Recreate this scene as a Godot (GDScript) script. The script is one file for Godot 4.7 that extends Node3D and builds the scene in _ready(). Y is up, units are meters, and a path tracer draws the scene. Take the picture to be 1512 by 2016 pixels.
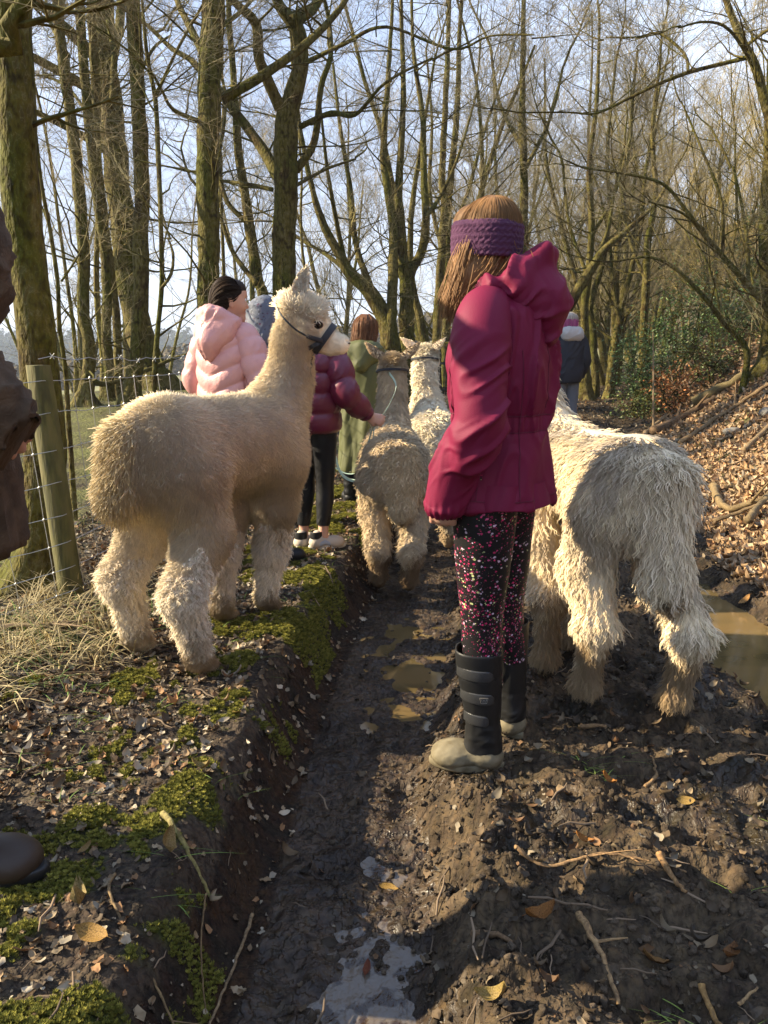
extends Node3D
# Alpaca walk on a muddy woodland track. x runs across the track, -z along it, y up; metres.

var noise_a := FastNoiseLite.new()
var noise_b := FastNoiseLite.new()
var noise_c := FastNoiseLite.new()
var noise_d := FastNoiseLite.new()
var rng := RandomNumberGenerator.new()
var M := {}
var names := {}

func _ready():
	var cam := Camera3D.new()
	cam.name = "camera"
	cam.position = Vector3(0, 1.22, 0)
	cam.rotation_degrees = Vector3(-12.9, 0, 0)
	cam.fov = 67.0
	cam.near = 0.05
	cam.far = 3000.0
	add_child(cam)
	cam.current = true
	var env := Environment.new()
	env.background_mode = Environment.BG_SKY
	var sky := Sky.new()
	var sm := ProceduralSkyMaterial.new()
	sm.sky_top_color = Color(0.455, 0.53, 0.66)
	sm.sky_horizon_color = Color(0.625, 0.655, 0.70)
	sm.sky_curve = 0.22
	sm.ground_bottom_color = Color(0.16, 0.14, 0.11)
	sm.ground_horizon_color = Color(0.45, 0.45, 0.43)
	sm.sun_angle_max = 0.0
	sm.sky_cover = cloud_cover()
	sm.sky_cover_modulate = Color(1, 1, 1, 0.42)
	sky.sky_material = sm
	env.sky = sky
	env.tonemap_mode = Environment.TONE_MAPPER_LINEAR
	env.tonemap_exposure = 3.0
	env.fog_enabled = true
	env.fog_density = 0.0007
	env.fog_light_color = Color(0.86, 0.9, 0.95)
	env.sdfgi_enabled = true
	env.ssao_enabled = true
	env.ssil_enabled = true
	var we := WorldEnvironment.new()
	we.environment = env
	add_child(we)
	var sun := DirectionalLight3D.new()
	sun.name = "sun"
	sun.light_energy = 1.6
	sun.light_color = Color(1.0, 0.93, 0.80)
	sun.light_angular_distance = 0.5
	sun.shadow_enabled = true
	add_child(sun)
	# low winter sun from across the fields, beyond the tree row
	var az := deg_to_rad(-5.0)
	var el := deg_to_rad(28.5)
	sun.look_at_from_position(Vector3.ZERO, Vector3(cos(az) * cos(el), -sin(el), -sin(az) * cos(el)))

	var t0 := Time.get_ticks_msec()
	noise_a.noise_type = FastNoiseLite.TYPE_SIMPLEX_SMOOTH
	noise_a.seed = 11
	noise_a.frequency = 1.0
	noise_a.fractal_octaves = 3
	noise_b.noise_type = FastNoiseLite.TYPE_SIMPLEX_SMOOTH
	noise_b.seed = 57
	noise_b.frequency = 1.0
	noise_b.fractal_type = FastNoiseLite.FRACTAL_RIDGED
	noise_b.fractal_octaves = 3
	noise_c.noise_type = FastNoiseLite.TYPE_CELLULAR
	noise_c.seed = 5
	noise_c.frequency = 1.0
	noise_c.fractal_type = FastNoiseLite.FRACTAL_NONE
	noise_d.noise_type = FastNoiseLite.TYPE_SIMPLEX_SMOOTH
	noise_d.seed = 23
	noise_d.frequency = 1.0
	noise_d.fractal_type = FastNoiseLite.FRACTAL_NONE
	rng.seed = 20240217
	make_materials()
	build_ground()
	print("ground ", Time.get_ticks_msec() - t0)
	build_far()
	build_trees()
	print("trees ", Time.get_ticks_msec() - t0)

	build_alpacas()
	build_fence()
	print("alpacas ", Time.get_ticks_msec() - t0)
	build_people()
	print("people ", Time.get_ticks_msec() - t0)
	build_litter()
	build_bushes()
	print("all ", Time.get_ticks_msec() - t0)

func cloud_cover() -> ImageTexture:
	var n := FastNoiseLite.new()
	n.seed = 3
	n.frequency = 1.3
	n.fractal_octaves = 4
	var im := Image.create(512, 256, false, Image.FORMAT_RGBA8)
	for y in 256:
		var el := (0.5 - (y + 0.5) / 256.0) * PI
		if el < -0.05:
			continue
		for x in 512:
			var a := (x + 0.5) / 512.0 * TAU
			var p := Vector3(cos(a) * cos(el), sin(el) * 3.2, sin(a) * cos(el))
			var v := smoothstep(-0.25, 0.5, n.get_noise_3dv(p))
			im.set_pixel(x, y, Color(0.62, 0.64, 0.66, v))
	return ImageTexture.create_from_image(im)

# ---------------------------------------------------------------- helpers
class MB:
	var v := PackedVector3Array()
	var u := PackedVector2Array()
	var c := PackedColorArray()
	var i := PackedInt32Array()
	var colored := false
	func vert(p: Vector3, uv := Vector2.ZERO, col := Color.WHITE) -> int:
		v.append(p)
		u.append(uv)
		c.append(col)
		return v.size() - 1
	func tri(a: int, b: int, d: int) -> void:
		i.append(a)
		i.append(d)
		i.append(b)
	func quad(a: int, b: int, d: int, e: int) -> void:
		tri(a, b, d)
		tri(a, d, e)
	func add(o: MB, t := Transform3D.IDENTITY, col = null) -> void:
		var n := v.size()
		var flip := t.basis.determinant() < 0.0
		for k in o.v.size():
			v.append(t * o.v[k])
			u.append(o.u[k])
			c.append(o.c[k] if col == null else col)
		for k in range(0, o.i.size(), 3):
			i.append(n + o.i[k])
			i.append(n + o.i[k + (2 if flip else 1)])
			i.append(n + o.i[k + (1 if flip else 2)])
	func normals() -> PackedVector3Array:
		var n := PackedVector3Array()
		n.resize(v.size())
		for k in range(0, i.size(), 3):
			var a := i[k]
			var b := i[k + 2]
			var d := i[k + 1]
			var f := (v[b] - v[a]).cross(v[d] - v[a])
			n[a] += f
			n[b] += f
			n[d] += f
		for k in n.size():
			n[k] = n[k].normalized() if n[k].length_squared() > 1e-20 else Vector3.UP
		return n
	func arrays(norm = null) -> Array:
		var a := []
		a.resize(Mesh.ARRAY_MAX)
		a[Mesh.ARRAY_VERTEX] = v
		a[Mesh.ARRAY_NORMAL] = normals() if norm == null else norm
		a[Mesh.ARRAY_TEX_UV] = u
		if colored:
			a[Mesh.ARRAY_COLOR] = c
		a[Mesh.ARRAY_INDEX] = i
		return a
	func mesh(m: Material, norm = null) -> ArrayMesh:
		var r := ArrayMesh.new()
		r.add_surface_from_arrays(Mesh.PRIMITIVE_TRIANGLES, arrays(norm))
		r.surface_set_material(0, m)
		return r

# a tube along points; frames are carried along so that it does not twist
func tube(mb: MB, pts: PackedVector3Array, rads: PackedFloat32Array, sides := 8, col := Color.WHITE, cap := true, flat := 1.0, side_hint := Vector3.ZERO, uvs := Vector2(1, 1)) -> void:
	var n := pts.size()
	var t := (pts[1] - pts[0]).normalized()
	var nx := side_hint if side_hint != Vector3.ZERO else (Vector3.RIGHT if absf(t.x) < 0.8 else Vector3.BACK)
	nx = (nx - t * nx.dot(t)).normalized()
	var first := mb.v.size()
	var along := 0.0
	for k in n:
		var tt := (pts[mini(k + 1, n - 1)] - pts[maxi(k - 1, 0)]).normalized()
		nx = (nx - tt * nx.dot(tt)).normalized()
		var ny := tt.cross(nx)
		if k > 0:
			along += pts[k].distance_to(pts[k - 1])
		for j in sides + 1:
			var a := TAU * j / sides
			mb.vert(pts[k] + (nx * cos(a) + ny * sin(a) * flat) * rads[k], Vector2(float(j) / sides * uvs.x, along * uvs.y), col)
	for k in n - 1:
		for j in sides:
			var a := first + k * (sides + 1) + j
			mb.quad(a, a + 1, a + sides + 2, a + sides + 1)
	if cap:
		for e in 2:
			var k := 0 if e == 0 else n - 1
			if rads[k] < 0.0008:
				continue
			var m := mb.vert(pts[k], Vector2(0.5, 0), col)
			for j in sides:
				var a := first + k * (sides + 1) + j
				if e == 0:
					mb.tri(m, a + 1, a)
				else:
					mb.tri(m, a, a + 1)

func curve_pts(pts: Array, step: float) -> PackedVector3Array:
	var out := PackedVector3Array()
	var n := pts.size()
	for k in n - 1:
		var a: Vector3 = pts[maxi(k - 1, 0)]
		var b: Vector3 = pts[k]
		var c: Vector3 = pts[k + 1]
		var d: Vector3 = pts[mini(k + 2, n - 1)]
		var m := maxi(1, int(ceil(b.distance_to(c) / step)))
		for j in m:
			out.append(b.cubic_interpolate(c, a, d, float(j) / m))
	out.append(pts[n - 1])
	return out

# like curve_pts, for [Vector3, radius] pairs
func curve_rad(pts: Array, step: float) -> Array:
	var out := PackedVector3Array()
	var rad := PackedFloat32Array()
	var n := pts.size()
	for k in n - 1:
		var a: Array = pts[maxi(k - 1, 0)]
		var b: Array = pts[k]
		var c: Array = pts[k + 1]
		var d: Array = pts[mini(k + 2, n - 1)]
		var m := maxi(1, int(ceil(b[0].distance_to(c[0]) / step)))
		for j in m:
			var t := float(j) / m
			out.append(b[0].cubic_interpolate(c[0], a[0], d[0], t))
			rad.append(lerpf(b[1], c[1], t))
	out.append(pts[n - 1][0])
	rad.append(pts[n - 1][1])
	return [out, rad]

# a closed skin through rings of equal length
func skin(mb: MB, rings: Array, col := Color.WHITE, cap_lo := false, cap_hi := false) -> void:
	var n: int = rings[0].size()
	var first := mb.v.size()
	for k in rings.size():
		for j in n + 1:
			mb.vert(rings[k][j % n], Vector2(float(j) / n, float(k) / maxi(1, rings.size() - 1)), col)
	for k in rings.size() - 1:
		for j in n:
			var a := first + k * (n + 1) + j
			mb.quad(a, a + 1, a + n + 2, a + n + 1)
	for e in 2:
		if (e == 0 and not cap_lo) or (e == 1 and not cap_hi):
			continue
		var r: PackedVector3Array = rings[0 if e == 0 else rings.size() - 1]
		var mid := Vector3.ZERO
		for p in r:
			mid += p / n
		var m := mb.vert(mid, Vector2(0.5, float(e)), col)
		for j in n:
			var a := first + (0 if e == 0 else (rings.size() - 1) * (n + 1)) + j
			if e == 0:
				mb.tri(m, a + 1, a)
			else:
				mb.tri(m, a, a + 1)

# chamfered box into mb
func box(mb: MB, t: Transform3D, size: Vector3, ch := 0.004, col := Color.WHITE) -> void:
	var h := size * 0.5
	var rings := []
	var c := minf(ch, minf(h.x, minf(h.y, h.z)) * 0.9)
	for lv in [[-h.y, c], [-h.y + c, 0.0], [h.y - c, 0.0], [h.y, c]]:
		var r := PackedVector3Array()
		var x: float = h.x - lv[1]
		var z: float = h.z - lv[1]
		for q in [[x, -z + c], [x, z - c], [x - c, z], [-x + c, z], [-x, z - c], [-x, -z + c], [-x + c, -z], [x - c, -z]]:
			r.append(t * Vector3(q[0], lv[0], q[1]))
		r.reverse()
		rings.append(r)
	skin(mb, rings, col, true, true)

# signed distance body: tapered capsules joined smoothly, meshed as surface nets
class Sdf:
	var a := PackedVector3Array()
	var b := PackedVector3Array()
	var ra := PackedFloat32Array()
	var rb := PackedFloat32Array()
	var k := PackedFloat32Array()
	var w := PackedVector3Array()
	var g := PackedFloat32Array()
	var s := PackedFloat32Array()
	var cut := PackedByteArray()
	func cone(p: Vector3, q: Vector3, r1: float, r2: float, kk := 0.03, squash := Vector3.ZERO, f := 1.0, minus := false) -> void:
		var ww := squash.normalized() if squash != Vector3.ZERO else Vector3.UP
		var gg := 1.0 / f - 1.0
		a.append(p)
		b.append(q + ww * (gg * ww.dot(q - p)))
		ra.append(r1)
		rb.append(r2)
		k.append(kk)
		w.append(ww)
		g.append(gg)
		s.append(minf(1.0, f))
		cut.append(1 if minus else 0)
	func ball(p: Vector3, r: float, kk := 0.03, squash := Vector3.ZERO, f := 1.0, minus := false) -> void:
		cone(p, p + Vector3(0, 1e-4, 0), r, r, kk, squash, f, minus)
	func one(n: int, p: Vector3) -> float:
		var q := p
		if g[n] != 0.0:
			q = p + w[n] * (g[n] * w[n].dot(p - a[n]))
		var ba := b[n] - a[n]
		var pa := q - a[n]
		var t := clampf(pa.dot(ba) / ba.length_squared(), 0.0, 1.0)
		return ((pa - ba * t).length() - lerpf(ra[n], rb[n], t)) * s[n]
	func field(list: PackedInt32Array, p: Vector3) -> float:
		var d := 1e9
		for n in list:
			var e := one(n, p)
			if cut[n]:
				e = -e
				var h := maxf(k[n] - absf(d - e), 0.0) / k[n]
				d = maxf(d, e) + h * h * k[n] * 0.25
			else:
				var h := maxf(k[n] - absf(d - e), 0.0) / k[n]
				d = minf(d, e) - h * h * k[n] * 0.25
		return d
	func build(cell: float) -> MB:
		var out := MB.new()
		var B := 6
		var bs := cell * B
		var half := bs * 0.87
		var blocks := {}
		for n in a.size():
			var fl := maxf(1.0, 1.0 / (1.0 + g[n]))
			var q := b[n] - w[n] * (g[n] * w[n].dot(b[n] - a[n]) / (1.0 + g[n]))
			var r := maxf(ra[n], rb[n]) * fl + k[n] + cell * 2.0
			var lo := ((a[n].min(q) - Vector3.ONE * r) / bs).floor()
			var hi := ((a[n].max(q) + Vector3.ONE * r) / bs).floor()
			for x in range(int(lo.x), int(hi.x) + 1):
				for y in range(int(lo.y), int(hi.y) + 1):
					for z in range(int(lo.z), int(hi.z) + 1):
						var mid := Vector3(x + 0.5, y + 0.5, z + 0.5) * bs
						if one(n, mid) > half + k[n] + cell:
							continue
						var key := Vector3i(x, y, z)
						if not blocks.has(key):
							blocks[key] = PackedInt32Array()
						blocks[key].append(n)
		var N := B + 1
		var f := PackedFloat32Array()
		f.resize(N * N * N)
		var cells := {}
		var edges := []
		var off := [0, 1, N, N + 1, N * N, N * N + 1, N * N + N, N * N + N + 1]
		var cv := [Vector3(0, 0, 0), Vector3(1, 0, 0), Vector3(0, 1, 0), Vector3(1, 1, 0), Vector3(0, 0, 1), Vector3(1, 0, 1), Vector3(0, 1, 1), Vector3(1, 1, 1)]
		var eg := [[0, 1], [2, 3], [4, 5], [6, 7], [0, 2], [1, 3], [4, 6], [5, 7], [0, 4], [1, 5], [2, 6], [3, 7]]
		for key in blocks:
			var list: PackedInt32Array = blocks[key]
			list.sort()
			var base := Vector3(key) * bs
			var dm := field(list, base + Vector3.ONE * bs * 0.5)
			if absf(dm) > half + 0.02:
				continue
			var at := 0
			for z in N:
				for y in N:
					for x in N:
						f[at] = field(list, base + Vector3(x, y, z) * cell)
						at += 1
			for z in B:
				for y in B:
					for x in B:
						var o := x + y * N + z * N * N
						var m := 0
						for e in 8:
							if f[o + off[e]] < 0.0:
								m += 1
						if m == 0 or m == 8:
							continue
						var p := Vector3.ZERO
						var cnt := 0
						for e in eg:
							var f0 := f[o + off[e[0]]]
							var f1 := f[o + off[e[1]]]
							if (f0 < 0.0) != (f1 < 0.0):
								p += cv[e[0]].lerp(cv[e[1]], f0 / (f0 - f1))
								cnt += 1
						var ck := Vector3i(key.x * B + x, key.y * B + y, key.z * B + z)
						cells[ck] = out.vert(base + (Vector3(x, y, z) + p / cnt) * cell)
						var s0 := f[o] < 0.0
						if s0 != (f[o + 1] < 0.0):
							edges.append([ck, 0, s0])
						if s0 != (f[o + N] < 0.0):
							edges.append([ck, 1, s0])
						if s0 != (f[o + N * N] < 0.0):
							edges.append([ck, 2, s0])
		var da := [Vector3i(0, 1, 0), Vector3i(0, 0, 1), Vector3i(1, 0, 0)]
		var db := [Vector3i(0, 0, 1), Vector3i(1, 0, 0), Vector3i(0, 1, 0)]
		for e in edges:
			var c0: Vector3i = e[0]
			var q0 = cells.get(c0)
			var q1 = cells.get(c0 - da[e[1]])
			var q2 = cells.get(c0 - da[e[1]] - db[e[1]])
			var q3 = cells.get(c0 - db[e[1]])
			if q1 == null or q2 == null or q3 == null:
				continue
			if e[2]:
				out.quad(q0, q1, q2, q3)
			else:
				out.quad(q0, q3, q2, q1)
		return out

func lut(t: Array, d: float) -> float:
	var n := t.size()
	if d <= t[0][0]:
		return t[0][1]
	for k in n - 1:
		if d <= t[k + 1][0]:
			return lerpf(t[k][1], t[k + 1][1], (d - t[k][0]) / (t[k + 1][0] - t[k][0]))
	return t[n - 1][1]

func lin(r: float, g: float, b: float) -> Color:
	return Color(r, g, b).linear_to_srgb()

func numbered(called: String) -> String:
	var n: int = names.get(called, 0)
	names[called] = n + 1
	return called if n == 0 else "%s_%03d" % [called, n]

func tag(o: Node, label: String, category := "", group := "", kind := "") -> Node:
	if label:
		o.set_meta("label", label)
	if category:
		o.set_meta("category", category)
	if group:
		o.set_meta("group", group)
	if kind:
		o.set_meta("kind", kind)
	return o

func thing(called: String, label: String, category: String, at := Vector3.ZERO, turn := 0.0, group := "") -> Node3D:
	var o := Node3D.new()
	o.name = numbered(called)
	add_child(o)
	o.position = at
	o.rotation.y = turn
	tag(o, label, category, group)
	return o

func put(called: String, m: Mesh, parent: Node = self, at := Vector3.ZERO) -> MeshInstance3D:
	var o := MeshInstance3D.new()
	o.name = numbered(called) if parent == self else called
	o.mesh = m
	o.position = at
	parent.add_child(o, true)
	return o

func scatter(called: String, m: Mesh, where: Array, tint: Array, parent: Node = self) -> MultiMeshInstance3D:
	var mm := MultiMesh.new()
	mm.transform_format = MultiMesh.TRANSFORM_3D
	mm.use_colors = tint.size() > 0
	mm.mesh = m
	mm.instance_count = where.size()
	for k in where.size():
		mm.set_instance_transform(k, where[k])
		if tint.size():
			mm.set_instance_color(k, tint[k])
	var o := MultiMeshInstance3D.new()
	o.name = numbered(called) if parent == self else called
	o.multimesh = mm
	parent.add_child(o, true)
	o.set_meta("kind", "stuff")
	return o

func noise_tex(freq: float, octaves: int, stops: Array, seed_ := 1, kind := FastNoiseLite.TYPE_SIMPLEX_SMOOTH, size := 512, warp := 0.0) -> NoiseTexture2D:
	var n := FastNoiseLite.new()
	n.noise_type = kind
	n.seed = seed_
	n.frequency = freq
	n.fractal_octaves = octaves
	if warp > 0.0:
		n.domain_warp_enabled = true
		n.domain_warp_amplitude = warp
		n.domain_warp_frequency = freq * 0.7
	var t := NoiseTexture2D.new()
	t.width = size
	t.height = size
	t.seamless = true
	t.noise = n
	var g := Gradient.new()
	var off := PackedFloat32Array()
	var cols := PackedColorArray()
	for s in stops:
		off.append(s[0])
		cols.append(s[1])
	g.offsets = off
	g.colors = cols
	t.color_ramp = g
	return t

func grey(a: float) -> Color:
	return Color(a, a, a)

func mat(called: String, col: Color, rough := 0.8, opt := {}) -> StandardMaterial3D:
	var m := StandardMaterial3D.new()
	m.resource_name = called
	m.albedo_color = col
	m.roughness = rough
	m.metallic_specular = opt.get("spec", 0.5)
	m.metallic = opt.get("metal", 0.0)
	if opt.has("tex"):
		m.albedo_texture = opt.tex
	if opt.has("vc"):
		m.vertex_color_use_as_albedo = true
	if opt.has("bump"):
		m.heightmap_enabled = true
		m.heightmap_texture = opt.bump
		m.heightmap_scale = opt.get("depth", 0.5)
	if opt.has("rtex"):
		m.roughness_texture = opt.rtex
	if opt.has("tri"):
		m.uv1_triplanar = true
		m.uv1_scale = Vector3.ONE * opt.tri if opt.tri is float else opt.tri
	elif opt.has("uv"):
		m.uv1_scale = opt.uv
	if opt.has("world"):
		m.uv1_world_triplanar = true
	if opt.has("back"):
		m.backlight_enabled = true
		m.backlight = opt.back
	if opt.has("rim"):
		m.rim_enabled = true
		m.rim = opt.rim
		m.rim_tint = 0.6
	m.cull_mode = BaseMaterial3D.CULL_DISABLED
	M[called] = m
	return m

# ---------------------------------------------------------------- materials
func make_materials():
	var bump_fine := noise_tex(0.03, 5, [[0.0, grey(0)], [1.0, grey(1)]], 4)
	var bump_mud := noise_tex(0.02, 5, [[0.0, grey(0)], [0.45, grey(0.35)], [0.55, grey(0.75)], [1.0, grey(1)]], 14)
	var soil_t := noise_tex(0.025, 5, [[0.2, grey(0.55)], [0.45, grey(0.8)], [0.6, grey(0.9)], [0.8, Color(1, 0.97, 0.9)]], 21)
	mat("soil", Color.WHITE, 0.95, {"vc": 1, "tex": soil_t, "tri": 3.1, "world": 1, "bump": bump_mud, "depth": 1.2, "spec": 0.35})
	mat("wet_mud", Color.WHITE, 1.0, {"vc": 1, "tex": soil_t, "tri": 2.3, "world": 1, "bump": bump_mud, "depth": 1.4,
		"spec": 0.36, "rtex": noise_tex(0.012, 4, [[0.3, grey(0.30)], [0.5, grey(0.46)], [0.7, grey(0.8)]], 33)})
	mat("far_ground", Color.WHITE, 0.95, {"vc": 1, "tex": soil_t, "tri": 0.11, "world": 1})
	var ripple := noise_tex(0.012, 3, [[0.0, grey(0)], [1.0, grey(1)]], 8)
	mat("brown_water", lin(0.15, 0.105, 0.05), 0.06, {"tex": noise_tex(0.006, 4, [[0.3, Color(0.72, 0.74, 0.7)], [0.7, Color(1, 0.98, 0.92)]], 12), "tri": 0.5, "world": 1, "bump": ripple, "depth": 0.06})
	mat("grey_water", lin(0.115, 0.095, 0.075), 0.12, {"bump": noise_tex(0.02, 4, [[0.0, grey(0)], [1.0, grey(1)]], 9, FastNoiseLite.TYPE_SIMPLEX_SMOOTH, 512, 30.0), "depth": 0.35, "tri": 1.6, "world": 1,
		"tex": noise_tex(0.014, 4, [[0.35, Color(0.55, 0.47, 0.4)], [0.5, Color(1, 1, 1)], [0.7, Color(1, 0.97, 0.94)]], 10, FastNoiseLite.TYPE_SIMPLEX_SMOOTH, 512, 40.0)})
	var bark_t := noise_tex(0.011, 6, [[0.18, Color(0.34, 0.30, 0.20)], [0.38, Color(0.52, 0.49, 0.27)], [0.52, Color(0.63, 0.61, 0.34)], [0.60, Color(0.58, 0.55, 0.38)], [0.655, Color(0.80, 0.79, 0.70)], [0.70, Color(0.60, 0.57, 0.42)]], 41)
	var bark_b := noise_tex(0.02, 5, [[0.0, grey(0)], [1.0, grey(1)]], 42)
	mat("bark", lin(0.40, 0.37, 0.29), 0.9, {"vc": 1, "tex": bark_t, "tri": Vector3(4.2, 1.7, 4.2), "bump": bark_b, "depth": 1.6, "spec": 0.3})
	mat("branch_bark", lin(0.36, 0.33, 0.22), 0.9, {"vc": 1, "tex": bark_t, "tri": Vector3(2.0, 2.0, 2.0), "spec": 0.3})
	mat("twig", lin(0.215, 0.185, 0.10), 0.9, {"vc": 1, "spec": 0.3})
	mat("moss", Color.WHITE, 0.95, {"vc": 1, "spec": 0.2, "back": Color(0.3, 0.3, 0.2)})
	mat("leaf", Color.WHITE, 0.75, {"vc": 1, "spec": 0.4, "back": Color(0.28, 0.22, 0.14)})
	mat("holly", Color.WHITE, 0.35, {"vc": 1, "spec": 0.5, "back": Color(0.15, 0.2, 0.08)})
	mat("grass", Color.WHITE, 0.7, {"vc": 1, "spec": 0.4, "back": Color(0.35, 0.35, 0.25)})
	mat("clod", Color.WHITE, 0.9, {"vc": 1, "tex": soil_t, "tri": 0.6, "spec": 0.3})
	mat("stick", Color.WHITE, 0.85, {"vc": 1, "tex": noise_tex(0.02, 5, [[0.2, Color(0.42, 0.36, 0.29)], [0.45, Color(0.62, 0.55, 0.45)], [0.6, Color(0.74, 0.67, 0.56)], [0.75, Color(0.50, 0.43, 0.34)]], 71), "tri": Vector3(5, 5, 5)})
	mat("post_wood", lin(0.36, 0.355, 0.24), 0.85, {"tex": noise_tex(0.012, 5, [[0.25, Color(0.36, 0.35, 0.2)], [0.5, Color(0.5, 0.49, 0.28)], [0.75, Color(0.58, 0.54, 0.38)]], 51), "tri": Vector3(5, 0.8, 5), "bump": bark_b, "depth": 0.4})
	mat("wire", lin(0.42, 0.43, 0.42), 0.45, {"metal": 0.7})
	mat("stone", lin(0.27, 0.25, 0.22), 0.9, {"tex": soil_t, "tri": 5.0, "bump": bump_fine, "depth": 0.6})

# ---------------------------------------------------------------- ground
const RUT_L := [[0.0, -0.44], [1.1, -0.40], [1.45, -0.36], [2.5, -0.31], [3.9, -0.13], [6.0, 0.18], [9.0, 0.8], [14.0, 2.4]]
const RUT_R := [[0.0, 0.02], [1.1, 0.07], [1.75, 0.11], [1.95, 0.06], [2.2, 0.09], [2.64, 0.24], [3.96, 0.38], [6.0, 0.72], [9.0, 1.5], [14.0, 3.1]]
const PUD_L := [[0.0, 1.55], [2.5, 1.34], [2.8, 1.24], [3.6, 1.32], [4.5, 1.46], [6.0, 1.85], [9.0, 2.6], [14.0, 4.0]]
const PUD_R := [[0.0, 2.1], [2.5, 1.95], [3.3, 1.83], [4.1, 1.76], [4.6, 1.7], [6.0, 2.35], [9.0, 3.1], [14.0, 4.5]]
const FOOT := [[0.0, 2.1], [2.5, 1.98], [4.0, 1.86], [6.0, 2.5], [9.0, 3.3], [14.0, 4.7], [20.0, 6.6], [40.0, 14.0]]
const BANK := [[0.0, -1.0], [2.0, -1.2], [3.2, -1.38], [6.0, -1.5], [10.0, -1.2], [16.0, 1.0], [24.0, 4.0], [40.0, 10.0]]

const HOLLOWS := [[0.13, 2.99, 0.11, 0.030], [0.09, 2.64, 0.09, 0.026], [-0.02, 1.36, 0.085, 0.032], [0.0, 1.10, 0.085, 0.034], [-0.005, 0.9, 0.08, 0.03], [-0.02, 1.62, 0.06, 0.022], [0.10, 3.45, 0.12, 0.022]]

func shape(x: float, d: float) -> float:
	var dd := clampf(d, 0.0, 60.0)
	var fade := 1.0 - smoothstep(5.0, 13.0, dd)
	var xl := lut(RUT_L, dd) + noise_a.get_noise_2d(d * 0.8, 3.0) * 0.05
	var xr := lut(RUT_R, dd) + noise_a.get_noise_2d(d * 0.9, 9.0) * 0.07
	var bank := 0.05 + 0.05 * smoothstep(-0.5, -1.4, x) + 0.02 * smoothstep(xl - 0.6, xl - 0.1, x)
	var floor_ := -0.13 * fade - 0.02
	var h := lerpf(bank, floor_, smoothstep(xl - 0.13, xl + 0.05, x))
	h = lerpf(h, 0.0, smoothstep(xr - 0.04, xr + 0.17, x))
	var pl := lut(PUD_L, dd) + noise_a.get_noise_2d(d * 1.3, 19.0) * 0.05
	var pr := lut(PUD_R, dd) + noise_a.get_noise_2d(d * 1.3, 29.0) * 0.05
	var p := smoothstep(pl - 0.06, pl + 0.16, x) * (1.0 - smoothstep(pr - 0.22, pr + 0.03, x))
	h = lerpf(h, -0.17 * (0.35 + 0.65 * fade), p)
	var ft := lut(FOOT, dd)
	var q := x - ft + 0.1
	if q > 0.0:
		var qq := q if q < 8.0 else 8.0 + 10.0 * (1.0 - exp((8.0 - q) / 10.0))
		h += 0.8 * (qq - 0.35 * (1.0 - exp(-qq / 0.35))) + 0.06 * noise_a.get_noise_2d(x * 0.7, d * 0.7) * minf(q, 2.0)
	# hedge bank along the tree row, then fields falling away into the valley
	var bx := lut(BANK, dd)
	if x < bx:
		var e := bx - x
		h += 0.33 * smoothstep(4.5, 9.5, d) * smoothstep(0.0, 0.9, e) * (1.0 - smoothstep(3.0, 6.5, e))
		h -= 0.05 * maxf(0.0, e - 4.0) + 0.05 * maxf(0.0, minf(d - 16.0, e * 1.5)) * smoothstep(2.0, 10.0, e)
	return h

# how churned the place is: 0 firm bank, 1 trodden mud
func churn(x: float, d: float) -> float:
	var dd := clampf(d, 0.0, 60.0)
	return smoothstep(lut(RUT_L, dd) - 0.05, lut(RUT_L, dd) + 0.1, x) * (1.0 - smoothstep(lut(FOOT, dd) - 0.1, lut(FOOT, dd) + 0.25, x))

func relief(x: float, d: float) -> float:
	if absf(x) > 12.0 or d > 30.0:
		return 0.0
	var c := churn(x, d)
	var rut := smoothstep(lut(RUT_R, d) + 0.1, lut(RUT_R, d) - 0.1, x)
	var amp := lerpf(0.012, 0.03, c) * lerpf(1.0, 0.42, rut * c)
	var r := noise_a.get_noise_2d(x * 3.1, d * 3.1) * amp
	r += noise_b.get_noise_2d(x * 4.3 + 40.0, d * 4.3) * amp * 0.75
	if d < 7.0:
		r += noise_a.get_noise_2d(x * 13.0, d * 13.0 + 7.0) * amp * 0.55
		r += noise_a.get_noise_2d(x * 41.0, d * 41.0 + 70.0) * amp * 0.26
		# crumbling lip of mud along the right of the rut
		var lip := exp(-pow((x - lut(RUT_R, d) - 0.12) / 0.1, 2.0)) * (1.0 - smoothstep(4.0, 7.0, d))
		r += lip * (0.028 + 0.035 * noise_b.get_noise_2d(x * 7.0, d * 7.0))
		# hollows that hold water
		for q in HOLLOWS:
			r -= q[3] * exp(-(pow((x - q[0]) / q[2], 2.0) + pow((d - q[1]) / (q[2] * 1.25), 2.0)) * (1.0 + 0.8 * noise_a.get_noise_2d(x * 9.0, d * 9.0)))
		# trodden flat where the boots stand
		var stand := exp(-(pow(x - 0.24, 2.0) + pow(d - 2.04, 2.0)) / 0.024)
		r = lerpf(r, -0.03 + r * 0.25, stand)
		# hoof and boot pocks
		var cell := noise_c.get_noise_2d(x * 7.0 + noise_a.get_noise_2d(x * 5.0, d * 5.0) * 0.6, d * 7.0)
		r -= c * 0.03 * smoothstep(-0.45, -0.9, cell) * lerpf(1.0, 0.5, rut)
	return r

func ground(x: float, z: float) -> float:
	return shape(x, -z) + relief(x, -z)

func on_ground(x: float, z: float, up := 0.0) -> Vector3:
	return Vector3(x, ground(x, z) + up, z)

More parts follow.
